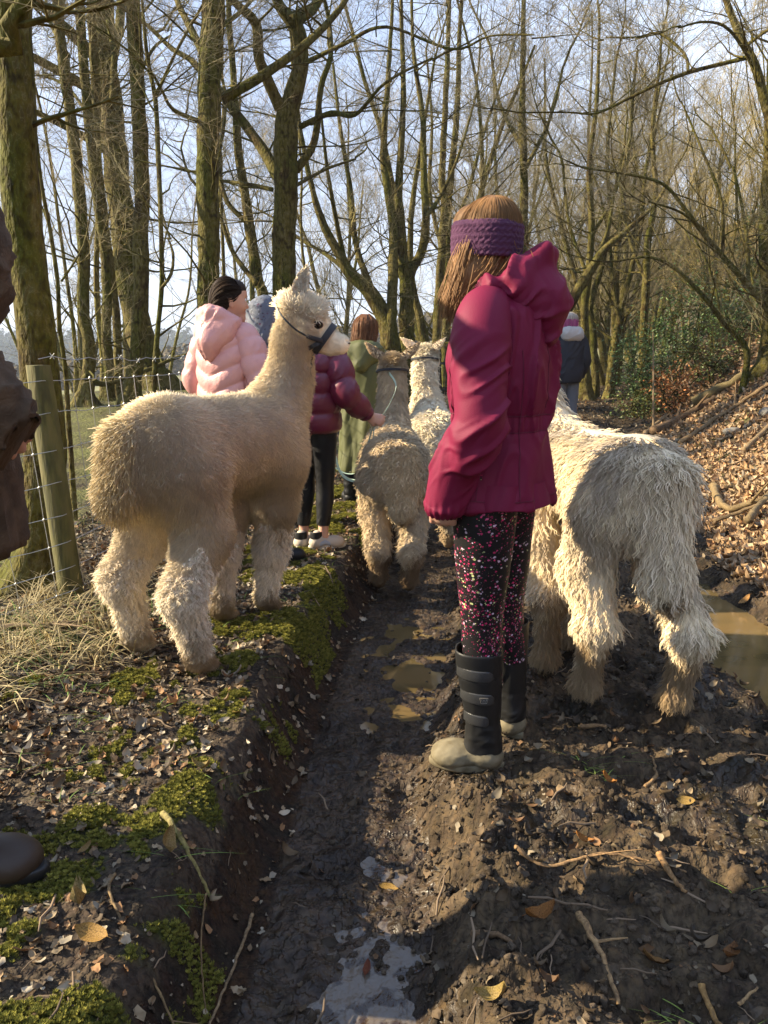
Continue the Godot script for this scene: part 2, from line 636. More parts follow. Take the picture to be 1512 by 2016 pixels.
func ground_normal(x: float, z: float, e := 0.03) -> Vector3:
	return Vector3(shape(x - e, -z) - shape(x + e, -z), 2.0 * e, shape(x, -z + e) - shape(x, -z - e)).normalized() if false else Vector3(shape(x - e, -z) - shape(x + e, -z), 2.0 * e, shape(x, -(z - e)) - shape(x, -(z + e))).normalized()

func moss_at(x: float, d: float) -> float:
	if d > 14.0:
		return 0.0
	var xl := lut(RUT_L, d)
	var e := xl - x
	var n := noise_a.get_noise_2d(x * 2.6 + 3.0, d * 2.2 + 8.0) + 0.35 * noise_a.get_noise_2d(x * 9.0, d * 9.0)
	return smoothstep(-0.1, 0.16, n + 0.05 - absf(e - 0.26) * 0.75) if e > -0.02 else 0.0

func build_ground():
	var xs := PackedFloat32Array()
	var x := -1.3
	while x < 1.95:
		xs.append(x)
		x += 0.0145
	var s := 0.0145
	while x < 700.0:
		xs.append(x)
		s *= 1.085
		x += s
	var left := PackedFloat32Array()
	x = -1.3
	s = 0.0145
	while x > -700.0:
		s *= 1.085
		x -= s
		left.append(x)
	left.reverse()
	left.append_array(xs)
	xs = left
	var ds := PackedFloat32Array([-160, -60, -25, -12, -6, -3, -1.5, -0.7, -0.2, 0.1, 0.3, 0.45, 0.58, 0.7, 0.78])
	var d := 0.84
	while d < 900.0:
		ds.append(d)
		d += maxf(0.0125, d * 0.0078) if d < 14.0 else d * 0.06
	var nx := xs.size()
	var nd := ds.size()
	print("grid ", nx, " x ", nd)
	var mb := MB.new()
	mb.colored = true
	var zone := PackedByteArray()
	zone.resize(nx * nd)
	for k in nd:
		d = ds[k]
		var dd := clampf(d, 0.0, 60.0)
		var xl := lut(RUT_L, dd)
		var xr := lut(RUT_R, dd)
		var ft := lut(FOOT, dd)
		var bx := lut(BANK, dd)
		for j in nx:
			x = xs[j]
			var h := shape(x, d)
			var col := Color(0.05, 0.037, 0.027)
			var zn := 0
			if x > -13.0 and x < 25.0 and d < 40.0:
				h += relief(x, d)
				var n1 := noise_a.get_noise_2d(x * 1.7 + 5.0, d * 1.7)
				var n2 := noise_a.get_noise_2d(x * 8.0, d * 8.0 + 31.0)
				if x < xl - 0.06:
					col = Color(0.062, 0.044, 0.03).lerp(Color(0.10, 0.075, 0.052), clampf(0.5 + n1 + n2 * 0.6, 0.0, 1.0))
					col = col.lerp(Color(0.075, 0.09, 0.02), moss_at(x, d) * 0.85)
				elif x < xl + 0.07:
					col = Color(0.055, 0.029, 0.015).lerp(Color(0.03, 0.02, 0.014), clampf(0.5 + n2 * 1.4, 0.0, 1.0))
				elif x < xr + 0.02:
					col = Color(0.036, 0.025, 0.017).lerp(Color(0.082, 0.057, 0.038), clampf(0.45 + n1 * 1.2 + n2 * 0.5, 0.0, 1.0))
					zn = 1
				elif x < ft - 0.05:
					col = Color(0.034, 0.024, 0.015).lerp(Color(0.125, 0.088, 0.052), clampf(0.42 + n1 * 0.8 + n2 * 0.9, 0.0, 1.0))
					zn = 1 if n1 < -0.12 + n2 * 0.3 else 0
				else:
					col = Color(0.075, 0.05, 0.032).lerp(Color(0.15, 0.10, 0.06), clampf(0.5 + n1 + n2 * 0.5, 0.0, 1.0))
					if d > 6.0 and n1 + n2 * 0.4 > 0.16:
						col = col.lerp(Color(0.10, 0.11, 0.03), 0.7)
				if x < bx:
					var gn := clampf(0.6 + n1 * 1.3 + n2 * 0.4, 0.0, 1.0) * smoothstep(0.0, 0.7, bx - x)
					col = col.lerp(Color(0.17, 0.175, 0.055), gn)
			if x < bx - 4.5 or d > 30.0 or x > 25.0:
				var n3 := noise_a.get_noise_2d(x * 0.05, d * 0.05)
				var f := Color(0.34, 0.30, 0.16).lerp(Color(0.21, 0.235, 0.08), clampf(0.45 + n3 * 1.4, 0.0, 1.0))
				if x > ft:
					f = Color(0.10, 0.08, 0.045)
				col = col.lerp(f, smoothstep(bx - 4.5, bx - 6.0, x) if d <= 30.0 and x <= 25.0 else 1.0)
				zn = 0
			zone[k * nx + j] = zn
			mb.vert(Vector3(x, h, -d), Vector2.ZERO, col)
	var wet := PackedInt32Array()
	for k in nd - 1:
		for j in nx - 1:
			var a := k * nx + j
			if zone[a]:
				wet.append_array([a, a + nx + 1, a + 1, a, a + nx, a + nx + 1])
			else:
				mb.quad(a, a + 1, a + nx + 1, a + nx)
	var dry := mb.i.duplicate()
	mb.i.append_array(wet)
	var nor := mb.normals()
	mb.i = dry
	var m := ArrayMesh.new()
	m.add_surface_from_arrays(Mesh.PRIMITIVE_TRIANGLES, mb.arrays(nor))
	mb.i = wet
	m.add_surface_from_arrays(Mesh.PRIMITIVE_TRIANGLES, mb.arrays(nor))
	m.surface_set_material(0, M.soil)
	m.surface_set_material(1, M.wet_mud)
	var o := put("ground", m)
	o.set_meta("kind", "structure")
	# standing water in the wheel ruts
	water("puddle", "brown_water", -0.072, 1.2, 2.35, 2.0, 4.75, "long brown puddle in the wheel rut beside the leafy slope")
	water("puddle", "brown_water", -0.163, -0.12, 0.40, 2.82, 3.7, "small brown puddle in the rut with a pale reflection beside the tall boots")
	water("puddle", "brown_water", -0.164, -0.12, 0.34, 2.45, 2.80, "tiny brown puddle in the rut nearest below the small one")
	water("puddle", "grey_water", -0.163, -0.17, 0.14, 0.80, 1.85, "pale grey watery slurry lying in the muddy rut")
	print("water")

func water(called: String, material: String, y: float, x0: float, x1: float, d0: float, d1: float, label: String):
	var mb := MB.new()
	var nx := 12
	var nd := 12
	for k in nd + 1:
		for j in nx + 1:
			# outline rounded so that the sheet stays within its hollow
			var a := j * 2.0 / nx - 1.0
			var b := k * 2.0 / nd - 1.0
			var r := Vector2(a * sqrt(1.0 - b * b / 2.0), b * sqrt(1.0 - a * a / 2.0)) if x1 - x0 < 0.8 else Vector2(a, b)
			mb.vert(Vector3(lerpf(x0, x1, r.x * 0.5 + 0.5), y, -lerpf(d0, d1, r.y * 0.5 + 0.5)))
	for k in nd:
		for j in nx:
			var a := k * (nx + 1) + j
			mb.quad(a, a + 1, a + nx + 2, a + nx + 1)
	var o := put(called, mb.mesh(M[material]))
	tag(o, label, "", "", "structure")

# world positions and radii of the trees beside the track: label, trunk, limbs
const TREES := [
	["thick mossy trunk behind the leaning fence post", [[-1.6, 0.09, -3.42, 0.155], [-1.56, 0.34, -3.42, 0.115], [-1.52, 0.69, -3.42, 0.105], [-1.5, 1.13, -3.42, 0.094], [-1.5, 1.44, -3.42, 0.087], [-1.5, 1.79, -3.42, 0.085], [-1.48, 2.14, -3.42, 0.082], [-1.48, 2.4, -3.42, 0.08], [-1.45, 2.72, -3.42, 0.076], [-1.4, 3.34, -3.42, 0.066]], [[[-1.48, 2.47, -3.42, 0.034], [-1.5, 2.73, -3.72, 0.032], [-1.41, 3.14, -4.02, 0.027]]]],
	["thin crooked sapling just right of the thick mossy trunk", [[-1.89, 0.63, -4.6, 0.018], [-1.86, 1.04, -4.6, 0.015], [-1.86, 1.27, -4.6, 0.015], [-1.85, 1.52, -4.6, 0.014], [-1.88, 1.8, -4.6, 0.014], [-1.89, 2.06, -4.6, 0.012], [-1.88, 2.52, -4.6, 0.012], [-1.88, 2.85, -4.6, 0.011], [-1.85, 3.3, -4.6, 0.009]], [[[-1.88, 1.8, -4.6, 0.008], [-2.01, 2.02, -4.75, 0.006], [-2.15, 2.18, -4.9, 0.005]], [[-1.85, 1.52, -4.6, 0.008], [-1.78, 1.74, -4.8, 0.006], [-1.78, 2, -5, 0.005]]]],
	["slim pale-barked trunk bent near its foot above the field", [[-3.45, 0.33, -9, 0.145], [-3.43, 0.59, -9, 0.096], [-3.39, 0.8, -9, 0.081], [-3.35, 1.12, -9, 0.078], [-3.39, 1.47, -9, 0.078], [-3.34, 1.99, -9, 0.075], [-3.32, 2.35, -9, 0.075], [-3.33, 3, -9, 0.072], [-3.35, 3.51, -9, 0.069], [-3.38, 4.13, -9, 0.066], [-3.38, 4.6, -9, 0.063], [-3.32, 5.74, -9, 0.054]], [[[-3.4, 0.76, -9, 0.048], [-3.29, 0.66, -9.2, 0.037], [-3.14, 0.69, -9.4, 0.028]], [[-3.38, 4.13, -9, 0.027], [-3.67, 4.59, -9.5, 0.022], [-3.92, 5.29, -10, 0.017]]]],
	["slim straight trunk, second right of the thick mossy one", [[-3.41, 0.36, -9.6, 0.084], [-3.37, 0.73, -9.6, 0.071], [-3.36, 1.2, -9.6, 0.071], [-3.3, 1.76, -9.6, 0.071], [-3.31, 2.42, -9.6, 0.068], [-3.35, 2.98, -9.6, 0.064], [-3.37, 3.66, -9.6, 0.061], [-3.38, 4.32, -9.6, 0.058], [-3.37, 4.83, -9.6, 0.058], [-3.29, 6.04, -9.6, 0.048]], [[[-3.37, 3.66, -9.6, 0.026], [-3.78, 4.1, -10.1, 0.02], [-4.21, 4.36, -10.6, 0.014]]]],
	["thin trunk rising close against its slim neighbour", [[-3.4, 0.32, -10, 0.074], [-3.39, 0.71, -10, 0.06], [-3.36, 1.59, -10, 0.06], [-3.41, 2.49, -10, 0.057], [-3.43, 3.35, -10, 0.054], [-3.4, 4.18, -10, 0.054], [-3.38, 4.98, -10, 0.05], [-3.33, 5.99, -10, 0.04]], [[[-3.19, 3.91, -10, 0.047], [-3.14, 4.36, -10.07, 0.044], [-3.24, 4.82, -10.13, 0.041], [-3.26, 5.37, -10.2, 0.034]]]],
	["broad mossy tree with limbs reaching over the field", [[-3.32, 0.18, -11.6, 0.28], [-3.39, 0.63, -11.6, 0.241], [-3.58, 1.36, -11.6, 0.218], [-3.69, 1.98, -11.6, 0.202], [-3.7, 2.85, -11.6, 0.194], [-3.74, 3.69, -11.6, 0.194], [-3.76, 4.34, -11.6, 0.186], [-3.78, 4.97, -11.6, 0.179], [-3.77, 5.58, -11.6, 0.171], [-3.69, 6.87, -11.6, 0.148]], [[[-3.76, 4.72, -11.6, 0.101], [-4.03, 5.01, -11.27, 0.083], [-4.36, 5.3, -10.93, 0.066], [-4.53, 5.48, -10.6, 0.05]], [[-3.73, 4.24, -11.6, 0.093], [-3.92, 4.39, -11.1, 0.074], [-4.41, 4.61, -10.6, 0.057], [-4.74, 4.7, -10.1, 0.041]], [[-3.65, 3.56, -11.6, 0.07], [-4.04, 3.82, -11.27, 0.057], [-4.55, 4.04, -10.93, 0.044], [-4.81, 4.13, -10.6, 0.028]], [[-3.73, 4.84, -11.6, 0.078], [-3.71, 5.51, -12.1, 0.073], [-3.73, 6.48, -12.6, 0.059]]]],
	["dark straight trunk right of the broad mossy tree", [[-2.93, 0.41, -9, 0.139], [-2.89, 0.65, -9, 0.109], [-2.82, 0.99, -9, 0.099], [-2.71, 1.81, -9, 0.099], [-2.68, 2.35, -9, 0.099], [-2.64, 2.87, -9, 0.096], [-2.62, 3.51, -9, 0.093], [-2.61, 4.13, -9, 0.09], [-2.6, 4.6, -9, 0.087], [-2.55, 5.78, -9, 0.075]], [[[-2.61, 3.88, -9, 0.024], [-2.54, 4.31, -9.4, 0.019], [-2.46, 4.59, -9.8, 0.013]]]],
	["thin dark stem forking beside the straight trunk", [[-2.38, 0.56, -8, 0.038], [-2.31, 1.01, -8, 0.032], [-2.27, 1.32, -8, 0.029], [-2.21, 1.74, -8, 0.029], [-2.15, 2.34, -8, 0.027], [-2.18, 2.92, -8, 0.027], [-2.18, 3.39, -8, 0.027], [-2.21, 3.81, -8, 0.021], [-2.23, 4.23, -8, 0.016], [-2.22, 4.72, -8, 0.011]], [[[-2.18, 3.42, -8, 0.019], [-1.95, 3.84, -8.1, 0.016], [-1.7, 4.26, -8.2, 0.014], [-1.57, 4.6, -8.3, 0.011]], [[-2.22, 1.66, -8, 0.021], [-2.11, 1.81, -8.07, 0.019], [-2.09, 2.01, -8.13, 0.016], [-2.15, 2.16, -8.2, 0.011]]]],
	["stout single trunk behind the pink jacket", [[-1.8, -0.03, -8, 0.188], [-1.78, 0.71, -8, 0.139], [-1.74, 1.74, -8, 0.126], [-1.72, 2.22, -8, 0.123], [-1.7, 2.69, -8, 0.123], [-1.67, 3.15, -8, 0.123], [-1.64, 3.59, -8, 0.123], [-1.6, 3.91, -8, 0.123], [-1.57, 4.23, -8, 0.121], [-1.49, 5.28, -8, 0.107]], [[[-1.55, 3.41, -8, 0.059], [-1.23, 3.6, -8.14, 0.052], [-0.88, 3.85, -8.28, 0.047], [-0.61, 4.12, -8.42, 0.039], [-0.39, 4.44, -8.56, 0.034], [-0.18, 4.85, -8.7, 0.026]], [[-1.67, 3.73, -8, 0.043], [-1.85, 4.09, -8.2, 0.038], [-2.01, 4.38, -8.4, 0.034], [-2.13, 4.72, -8.6, 0.026]], [[-1.73, 3.19, -8, 0.024], [-1.95, 3.25, -7.8, 0.021], [-1.99, 3.35, -7.6, 0.015]], [[-1.54, 3.98, -8, 0.027], [-1.38, 4.33, -8.5, 0.023], [-1.18, 4.79, -9, 0.018]]]],
	["leaning trunk between the stout trunk and the forked tree", [[-1.64, 0.3, -11, 0.096], [-1.65, 1.27, -11, 0.088], [-1.66, 1.77, -11, 0.088], [-1.72, 1.94, -11, 0.085], [-1.8, 2.6, -11, 0.081], [-1.88, 3.24, -11, 0.07], [-1.93, 3.68, -11, 0.059], [-1.94, 4.48, -11, 0.048], [-1.97, 5.07, -11, 0.041], [-1.96, 5.92, -11, 0.029]], [[[-1.72, 1.89, -11, 0.044], [-2.06, 2.3, -11.13, 0.037], [-2.24, 2.78, -11.27, 0.03], [-2.5, 3.13, -11.4, 0.023]], [[-1.82, 2.68, -11, 0.044], [-2.11, 2.96, -11.17, 0.037], [-2.25, 3.44, -11.33, 0.03], [-2.22, 3.87, -11.5, 0.027]]]],
	["large forked tree with wide mossy limbs behind the cream alpaca", [[-1.25, -0.01, -9.5, 0.21], [-1.22, 0.98, -9.5, 0.172], [-1.19, 1.8, -9.5, 0.159], [-1.16, 2.41, -9.5, 0.153], [-1.12, 2.96, -9.5, 0.159], [-1.1, 3.51, -9.5, 0.153], [-1.04, 3.77, -9.5, 0.127], [-0.93, 4.16, -9.5, 0.095], [-0.94, 4.47, -9.5, 0.095], [-0.99, 4.55, -9.5, 0.089], [-1.16, 4.78, -9.5, 0.064], [-1.24, 5.18, -9.5, 0.045]], [[[-0.99, 4.54, -9.5, 0.076], [-0.79, 4.84, -9.75, 0.065], [-0.61, 5.29, -10, 0.05]], [[-1.21, 2.96, -9.5, 0.083], [-1.38, 3.28, -9.7, 0.075], [-1.61, 3.6, -9.9, 0.063], [-1.85, 3.9, -10.1, 0.057], [-2.07, 4.21, -10.3, 0.048], [-2.35, 4.5, -10.5, 0.035]], [[-1.16, 3.7, -9.5, 0.083], [-1.34, 4.09, -9.3, 0.069], [-1.34, 4.4, -9.1, 0.061], [-1.53, 4.54, -8.9, 0.045], [-1.7, 4.76, -8.7, 0.029]], [[-1.02, 3.08, -9.5, 0.057], [-0.81, 3.41, -9.65, 0.048], [-0.72, 3.98, -9.8, 0.039], [-0.61, 4.35, -9.95, 0.033], [-0.64, 4.8, -10.1, 0.027]], [[-0.95, 3.53, -9.5, 0.038], [-0.58, 3.61, -9.3, 0.031], [-0.31, 3.55, -9.1, 0.024], [0.02, 3.78, -8.9, 0.018], [0.49, 3.94, -8.7, 0.012]], [[-0.85, 4.15, -9.5, 0.032], [-0.42, 4.24, -9.26, 0.025], [0.02, 4.3, -9.02, 0.018], [0.69, 4.04, -8.78, 0.015], [1.04, 4.08, -8.54, 0.011], [1.43, 4.01, -8.3, 0.008]], [[-1.29, 2.85, -9.5, 0.029], [-1.64, 2.95, -9.75, 0.026], [-1.96, 3.02, -10, 0.02]], [[-1.01, 2.92, -9.5, 0.025], [-0.71, 3.18, -10, 0.02], [-0.36, 3.4, -10.5, 0.014]]]],
	["many-stemmed mossy tree above the green coat", [[0.14, 0.31, -13, 0.261], [0.12, 0.89, -13, 0.2], [0.08, 1.29, -13, 0.183], [-0.01, 1.52, -13, 0.165], [-0.25, 1.93, -13, 0.131], [-0.55, 2.19, -13, 0.109], [-0.72, 2.48, -13, 0.091], [-0.96, 2.94, -13, 0.07], [-1.15, 3.55, -13, 0.052], [-1.3, 4.36, -13, 0.039], [-1.4, 5.28, -13, 0.026]], [[[0.1, 0.97, -13, 0.113], [0.12, 1.58, -13.07, 0.105], [0.15, 2.32, -13.15, 0.092], [0.15, 2.91, -13.22, 0.084], [0.06, 3.49, -13.3, 0.076], [-0.01, 4.07, -13.38, 0.063], [0.05, 4.98, -13.45, 0.05], [0.11, 5.88, -13.53, 0.036], [0.15, 6.75, -13.6, 0.023]], [[-0.17, 1.85, -13, 0.07], [-0.46, 2.66, -13.2, 0.057], [-0.54, 3.46, -13.4, 0.049], [-0.71, 4.5, -13.6, 0.036], [-0.83, 5.53, -13.8, 0.023]], [[-0.46, 2.13, -13, 0.052], [-0.97, 2.52, -13.33, 0.04], [-1.41, 2.79, -13.67, 0.032], [-1.87, 3.16, -14, 0.019]], [[-0.62, 2.33, -13, 0.052], [-0.79, 3.21, -12.73, 0.038], [-0.88, 3.88, -12.47, 0.029], [-0.92, 4.5, -12.2, 0.016]]]],
	["dark twin trunk spreading beside the many-stemmed tree", [[0.38, 0.28, -13.4, 0.206], [0.38, 0.88, -13.4, 0.162], [0.38, 1.55, -13.4, 0.144], [0.36, 2.04, -13.4, 0.135], [0.31, 2.4, -13.4, 0.108], [0.28, 2.93, -13.4, 0.09], [0.24, 3.51, -13.4, 0.076], [0.27, 4.08, -13.4, 0.067], [0.31, 4.97, -13.4, 0.049], [0.27, 5.98, -13.4, 0.036], [0.25, 6.81, -13.4, 0.022]], [[[0.4, 2.04, -13.4, 0.108], [0.47, 2.29, -13.47, 0.095], [0.63, 2.59, -13.54, 0.086], [0.69, 3.1, -13.61, 0.078], [0.65, 3.85, -13.69, 0.064], [0.63, 4.69, -13.76, 0.051], [0.48, 5.69, -13.83, 0.037], [0.44, 6.59, -13.9, 0.023]], [[0.68, 3.08, -13.4, 0.045], [0.96, 3.51, -13.67, 0.037], [1.26, 4.19, -13.93, 0.028], [1.56, 5.19, -14.2, 0.019]]]],
	["slender bent trunk between the twin trunk and the paired stems", [[0.87, 0.2, -14.5, 0.117], [0.8, 0.79, -14.5, 0.097], [0.65, 1.52, -14.5, 0.087], [0.54, 1.92, -14.5, 0.078], [0.47, 2.63, -14.5, 0.063], [0.5, 3.48, -14.5, 0.053], [0.65, 4.47, -14.5, 0.039], [0.81, 5.51, -14.5, 0.024]], []],
	["straight stem of the pair beside the dark iron tree guard", [[1.06, -0.11, -16, 0.15], [1.06, 0.55, -16, 0.118], [1.09, 1.84, -16, 0.107], [1.14, 2.92, -16, 0.096], [1.17, 3.61, -16, 0.086], [1.12, 4.29, -16, 0.075], [1.18, 5.96, -16, 0.059], [1.2, 7.23, -16, 0.043]], [[[1.12, 2.96, -16, 0.054], [0.9, 3.96, -16.33, 0.044], [0.95, 5.24, -16.67, 0.033], [0.85, 6.53, -17, 0.023]]]],
	["taller right-hand stem of the pair by the iron guard", [[1.33, -0.14, -16.4, 0.143], [1.29, 0.53, -16.4, 0.115], [1.27, 1.86, -16.4, 0.104], [1.28, 2.96, -16.4, 0.093], [1.3, 4.02, -16.4, 0.082], [1.42, 5.45, -16.4, 0.066], [1.44, 6.87, -16.4, 0.049], [1.51, 8.06, -16.4, 0.033]], [[[1.29, 3.1, -16.4, 0.055], [1.7, 4.03, -16.8, 0.045], [2.02, 5.18, -17.2, 0.035], [2.46, 6.43, -17.6, 0.024]]]],
	["mossy trunk leaning over the track past the raspberry jacket", [[2.76, 0.76, -13, 0.131], [2.9, 1.4, -13, 0.109], [3.12, 1.89, -13, 0.1], [3.35, 2.29, -13, 0.087], [3.53, 2.55, -13, 0.07], [3.89, 2.86, -13, 0.048], [4.29, 3.25, -13, 0.03], [4.56, 3.77, -13, 0.017]], [[[3.23, 2.11, -13, 0.044], [3.59, 2.75, -13.27, 0.036], [3.78, 3.49, -13.53, 0.027], [3.97, 4.32, -13.8, 0.018]]]],
	["upright mossy trunk by the bend where the path turns", [[3.85, 0.41, -15, 0.151], [3.84, 0.63, -15, 0.095], [3.77, 1.74, -15, 0.085], [3.8, 2.3, -15, 0.08], [3.81, 3.21, -15, 0.065], [3.7, 4.16, -15, 0.055], [3.77, 5.25, -15, 0.04], [3.75, 6.38, -15, 0.025]], [[[3.79, 2.32, -15, 0.045], [3.5, 3.27, -15.5, 0.036], [3.46, 4.36, -16, 0.027]], [[3.79, 2.94, -15, 0.04], [4.26, 3.77, -15.25, 0.031], [4.55, 4.79, -15.5, 0.021]]]],
	["thin trunk right beside the upright one at the bend", [[4.31, 0.35, -16, 0.096], [4.19, 1.41, -16, 0.075], [4.13, 1.81, -16, 0.07], [4.31, 2.58, -16, 0.059], [4.4, 3.53, -16, 0.048], [4.28, 4.63, -16, 0.038], [4.33, 5.96, -16, 0.027]], []],
	["thin dark trunk left of the holly at the bend", [[4.48, 0.43, -15.5, 0.093], [4.55, 1.31, -15.5, 0.078], [4.66, 2.07, -15.5, 0.067], [4.72, 2.35, -15.5, 0.062], [4.87, 3.18, -15.5, 0.047], [4.88, 4.08, -15.5, 0.036], [4.99, 5.22, -15.5, 0.026]], [[[4.57, 1.41, -15.5, 0.047], [4.44, 2.18, -15.67, 0.042], [4.39, 2.95, -15.83, 0.032], [4.18, 3.9, -16, 0.021]]]],
	["tall straight trunk rising behind the headband", [[3.02, 0.14, -17, 0.125], [2.96, 1.84, -17, 0.114], [2.87, 4.34, -17, 0.097], [2.78, 5.79, -17, 0.074], [2.75, 7.07, -17, 0.057], [2.72, 8.31, -17, 0.04]], [[[2.86, 4.46, -17, 0.051], [3.42, 5.54, -17.5, 0.041], [3.79, 6.75, -18, 0.03]], [[2.84, 4.84, -17, 0.051], [2.41, 5.92, -17.5, 0.041], [2.23, 7.13, -18, 0.03]]]],
	["dark trunk standing in the holly thicket", [[4.79, 0.67, -14.5, 0.107], [4.74, 1.39, -14.5, 0.083], [4.72, 2.1, -14.5, 0.078], [4.7, 2.8, -14.5, 0.068], [4.77, 3.65, -14.5, 0.053], [4.64, 4.64, -14.5, 0.039], [4.69, 5.75, -14.5, 0.024]], [[[4.72, 2.1, -14.5, 0.039], [4.46, 2.92, -14.8, 0.03], [4.36, 3.75, -15.1, 0.02]]]],
	["pale leaning stem arching from the slope over the thicket", [[4.55, 1.22, -9, 0.057], [4.32, 1.5, -9, 0.042], [4.08, 1.76, -9, 0.039], [3.78, 2.05, -9, 0.035], [3.49, 2.34, -9, 0.03], [3.3, 2.56, -9, 0.024], [3.03, 2.82, -9, 0.02], [2.63, 2.92, -9, 0.014], [2.17, 2.98, -9, 0.009]], [[[3.78, 2.05, -9, 0.024], [3.76, 2.65, -9.17, 0.021], [3.55, 3.21, -9.33, 0.016], [3.33, 3.77, -9.5, 0.01]], [[3.49, 2.34, -9, 0.021], [3.13, 2.49, -8.8, 0.015], [2.73, 2.56, -8.6, 0.009]], [[4.08, 1.76, -9, 0.027], [4.13, 2.4, -9.3, 0.022], [4.01, 3.1, -9.6, 0.016]]]],
	["leaning lichened trunk crossing the upper right corner", [[4.21, 2.09, -8, 0.075], [3.88, 2.79, -8, 0.059], [3.65, 3.26, -8, 0.051], [3.5, 3.63, -8, 0.046], [3.3, 3.95, -8, 0.038], [3.15, 4.23, -8, 0.032], [2.98, 4.6, -8, 0.024]], [[[3.43, 3.77, -8, 0.029], [3.31, 3.76, -8.09, 0.024], [2.96, 3.69, -8.17, 0.022], [2.66, 3.59, -8.26, 0.019], [2.39, 3.48, -8.34, 0.017], [2.12, 3.38, -8.43, 0.014], [1.86, 3.41, -8.51, 0.011], [1.41, 3.43, -8.6, 0.009]], [[2.88, 3.65, -8, 0.016], [2.89, 3.85, -8.2, 0.016], [2.67, 4.07, -8.4, 0.014], [2.52, 4.1, -8.6, 0.012], [2.25, 4.16, -8.8, 0.009]], [[3.53, 3.59, -8, 0.021], [3.16, 3.92, -7.83, 0.016], [2.86, 3.94, -7.67, 0.013], [2.58, 3.84, -7.5, 0.008]], [[3.38, 3.85, -8, 0.021], [3.45, 3.89, -7.75, 0.016], [3.55, 3.88, -7.5, 0.01]]]],
	["reddish-barked trunk at the edge of the slope", [[4.63, 1.33, -9.5, 0.127], [4.53, 1.8, -9.5, 0.089], [4.43, 2.48, -9.5, 0.083], [4.39, 3.25, -9.5, 0.076], [4.33, 4.03, -9.5, 0.064], [4.27, 4.79, -9.5, 0.048]], []],
	["thin pale stem arching from the slope behind the fallen boughs", [[4.36, 1.04, -9.5, 0.045], [4.06, 1.33, -9.5, 0.035], [3.76, 1.63, -9.5, 0.032], [3.43, 1.97, -9.5, 0.025], [3.12, 2.11, -9.5, 0.019], [2.73, 2.06, -9.5, 0.013]], [[[4.06, 1.33, -9.5, 0.019], [3.93, 1.93, -9.7, 0.016], [3.72, 2.48, -9.9, 0.01]]]],
	["dark heavy bough overhanging the upper left corner", [[-2.6, -0.1, -0.8, 0.13], [-2.55, 0.8, -0.85, 0.12], [-2.4, 1.6, -1, 0.105], [-2.12, 2.05, -1.4, 0.085], [-1.78, 2.22, -1.9, 0.062], [-1.2, 2.07, -2.6, 0.037], [-1.13, 2.13, -2.6, 0.031], [-1.06, 2.21, -2.6, 0.026], [-0.94, 2.36, -2.6, 0.017]], [[[-2.42, 1.5, -0.98, 0.09], [-2.6, 2.6, -0.7, 0.08], [-2.7, 4, -0.5, 0.06]]]],
]

# ---------------------------------------------------------------- trees
var sprays: Array[ArrayMesh] = []

func make_spray(seed_: int, fine: bool) -> ArrayMesh:
	var r := RandomNumberGenerator.new()
	r.seed = seed_
	var mb := MB.new()
	var p := Vector3.ZERO
	var dir := Vector3.UP
	var pts := PackedVector3Array([p])
	var rad := PackedFloat32Array([0.0055])
	for k in 9:
		dir = (dir + Vector3((0.28 if k % 2 else -0.28) + r.randf_range(-0.15, 0.15), 0.0, r.randf_range(-0.18, 0.18))).normalized()
		dir = (dir + Vector3(0, 0.35, 0)).normalized()
		p += dir * 0.11
		pts.append(p)
		rad.append(lerpf(0.0055, 0.0016, (k + 1) / 9.0))
	tube(mb, pts, rad, 3, Color.WHITE, false)
	for k in range(1, 9):
		var side := 1.0 if k % 2 else -1.0
		var d := (Vector3(side, r.randf_range(0.55, 1.2), r.randf_range(-0.5, 0.5))).normalized()
		var l := r.randf_range(0.22, 0.46) * (1.1 - k * 0.05)
		var q := pts[k]
		var tp := PackedVector3Array([q])
		var tr := PackedFloat32Array([0.0032])
		for j in 4:
			d = (d + Vector3(r.randf_range(-0.3, 0.3), r.randf_range(-0.05, 0.3), r.randf_range(-0.3, 0.3))).normalized()
			q += d * l * 0.25
			tp.append(q)
			tr.append(lerpf(0.0032, 0.0011, (j + 1) / 4.0))
		tube(mb, tp, tr, 3, Color.WHITE, false)
		if fine:
			for j in range(1, 4):
				var e := (d + Vector3(r.randf_range(-1, 1), r.randf_range(-0.2, 0.8), r.randf_range(-1, 1))).normalized()
				var ll := r.randf_range(0.06, 0.16)
				tube(mb, PackedVector3Array([tp[j], tp[j] + e * ll * 0.5, tp[j] + (e + Vector3(0, 0.3, 0)).normalized() * ll]), PackedFloat32Array([0.0017, 0.0013, 0.0008]), 3, Color.WHITE, false)
	return mb.mesh(M.twig)

func frame_along(dir: Vector3, roll: float, s: float, at: Vector3) -> Transform3D:
	var y := dir.normalized()
	var x := (Vector3.RIGHT if absf(y.x) < 0.7 else Vector3.BACK)
	x = (x - y * x.dot(y)).normalized()
	var b := Basis(x, y, x.cross(y)).rotated(y, roll)
	return Transform3D(b.scaled(Vector3.ONE * s), at)

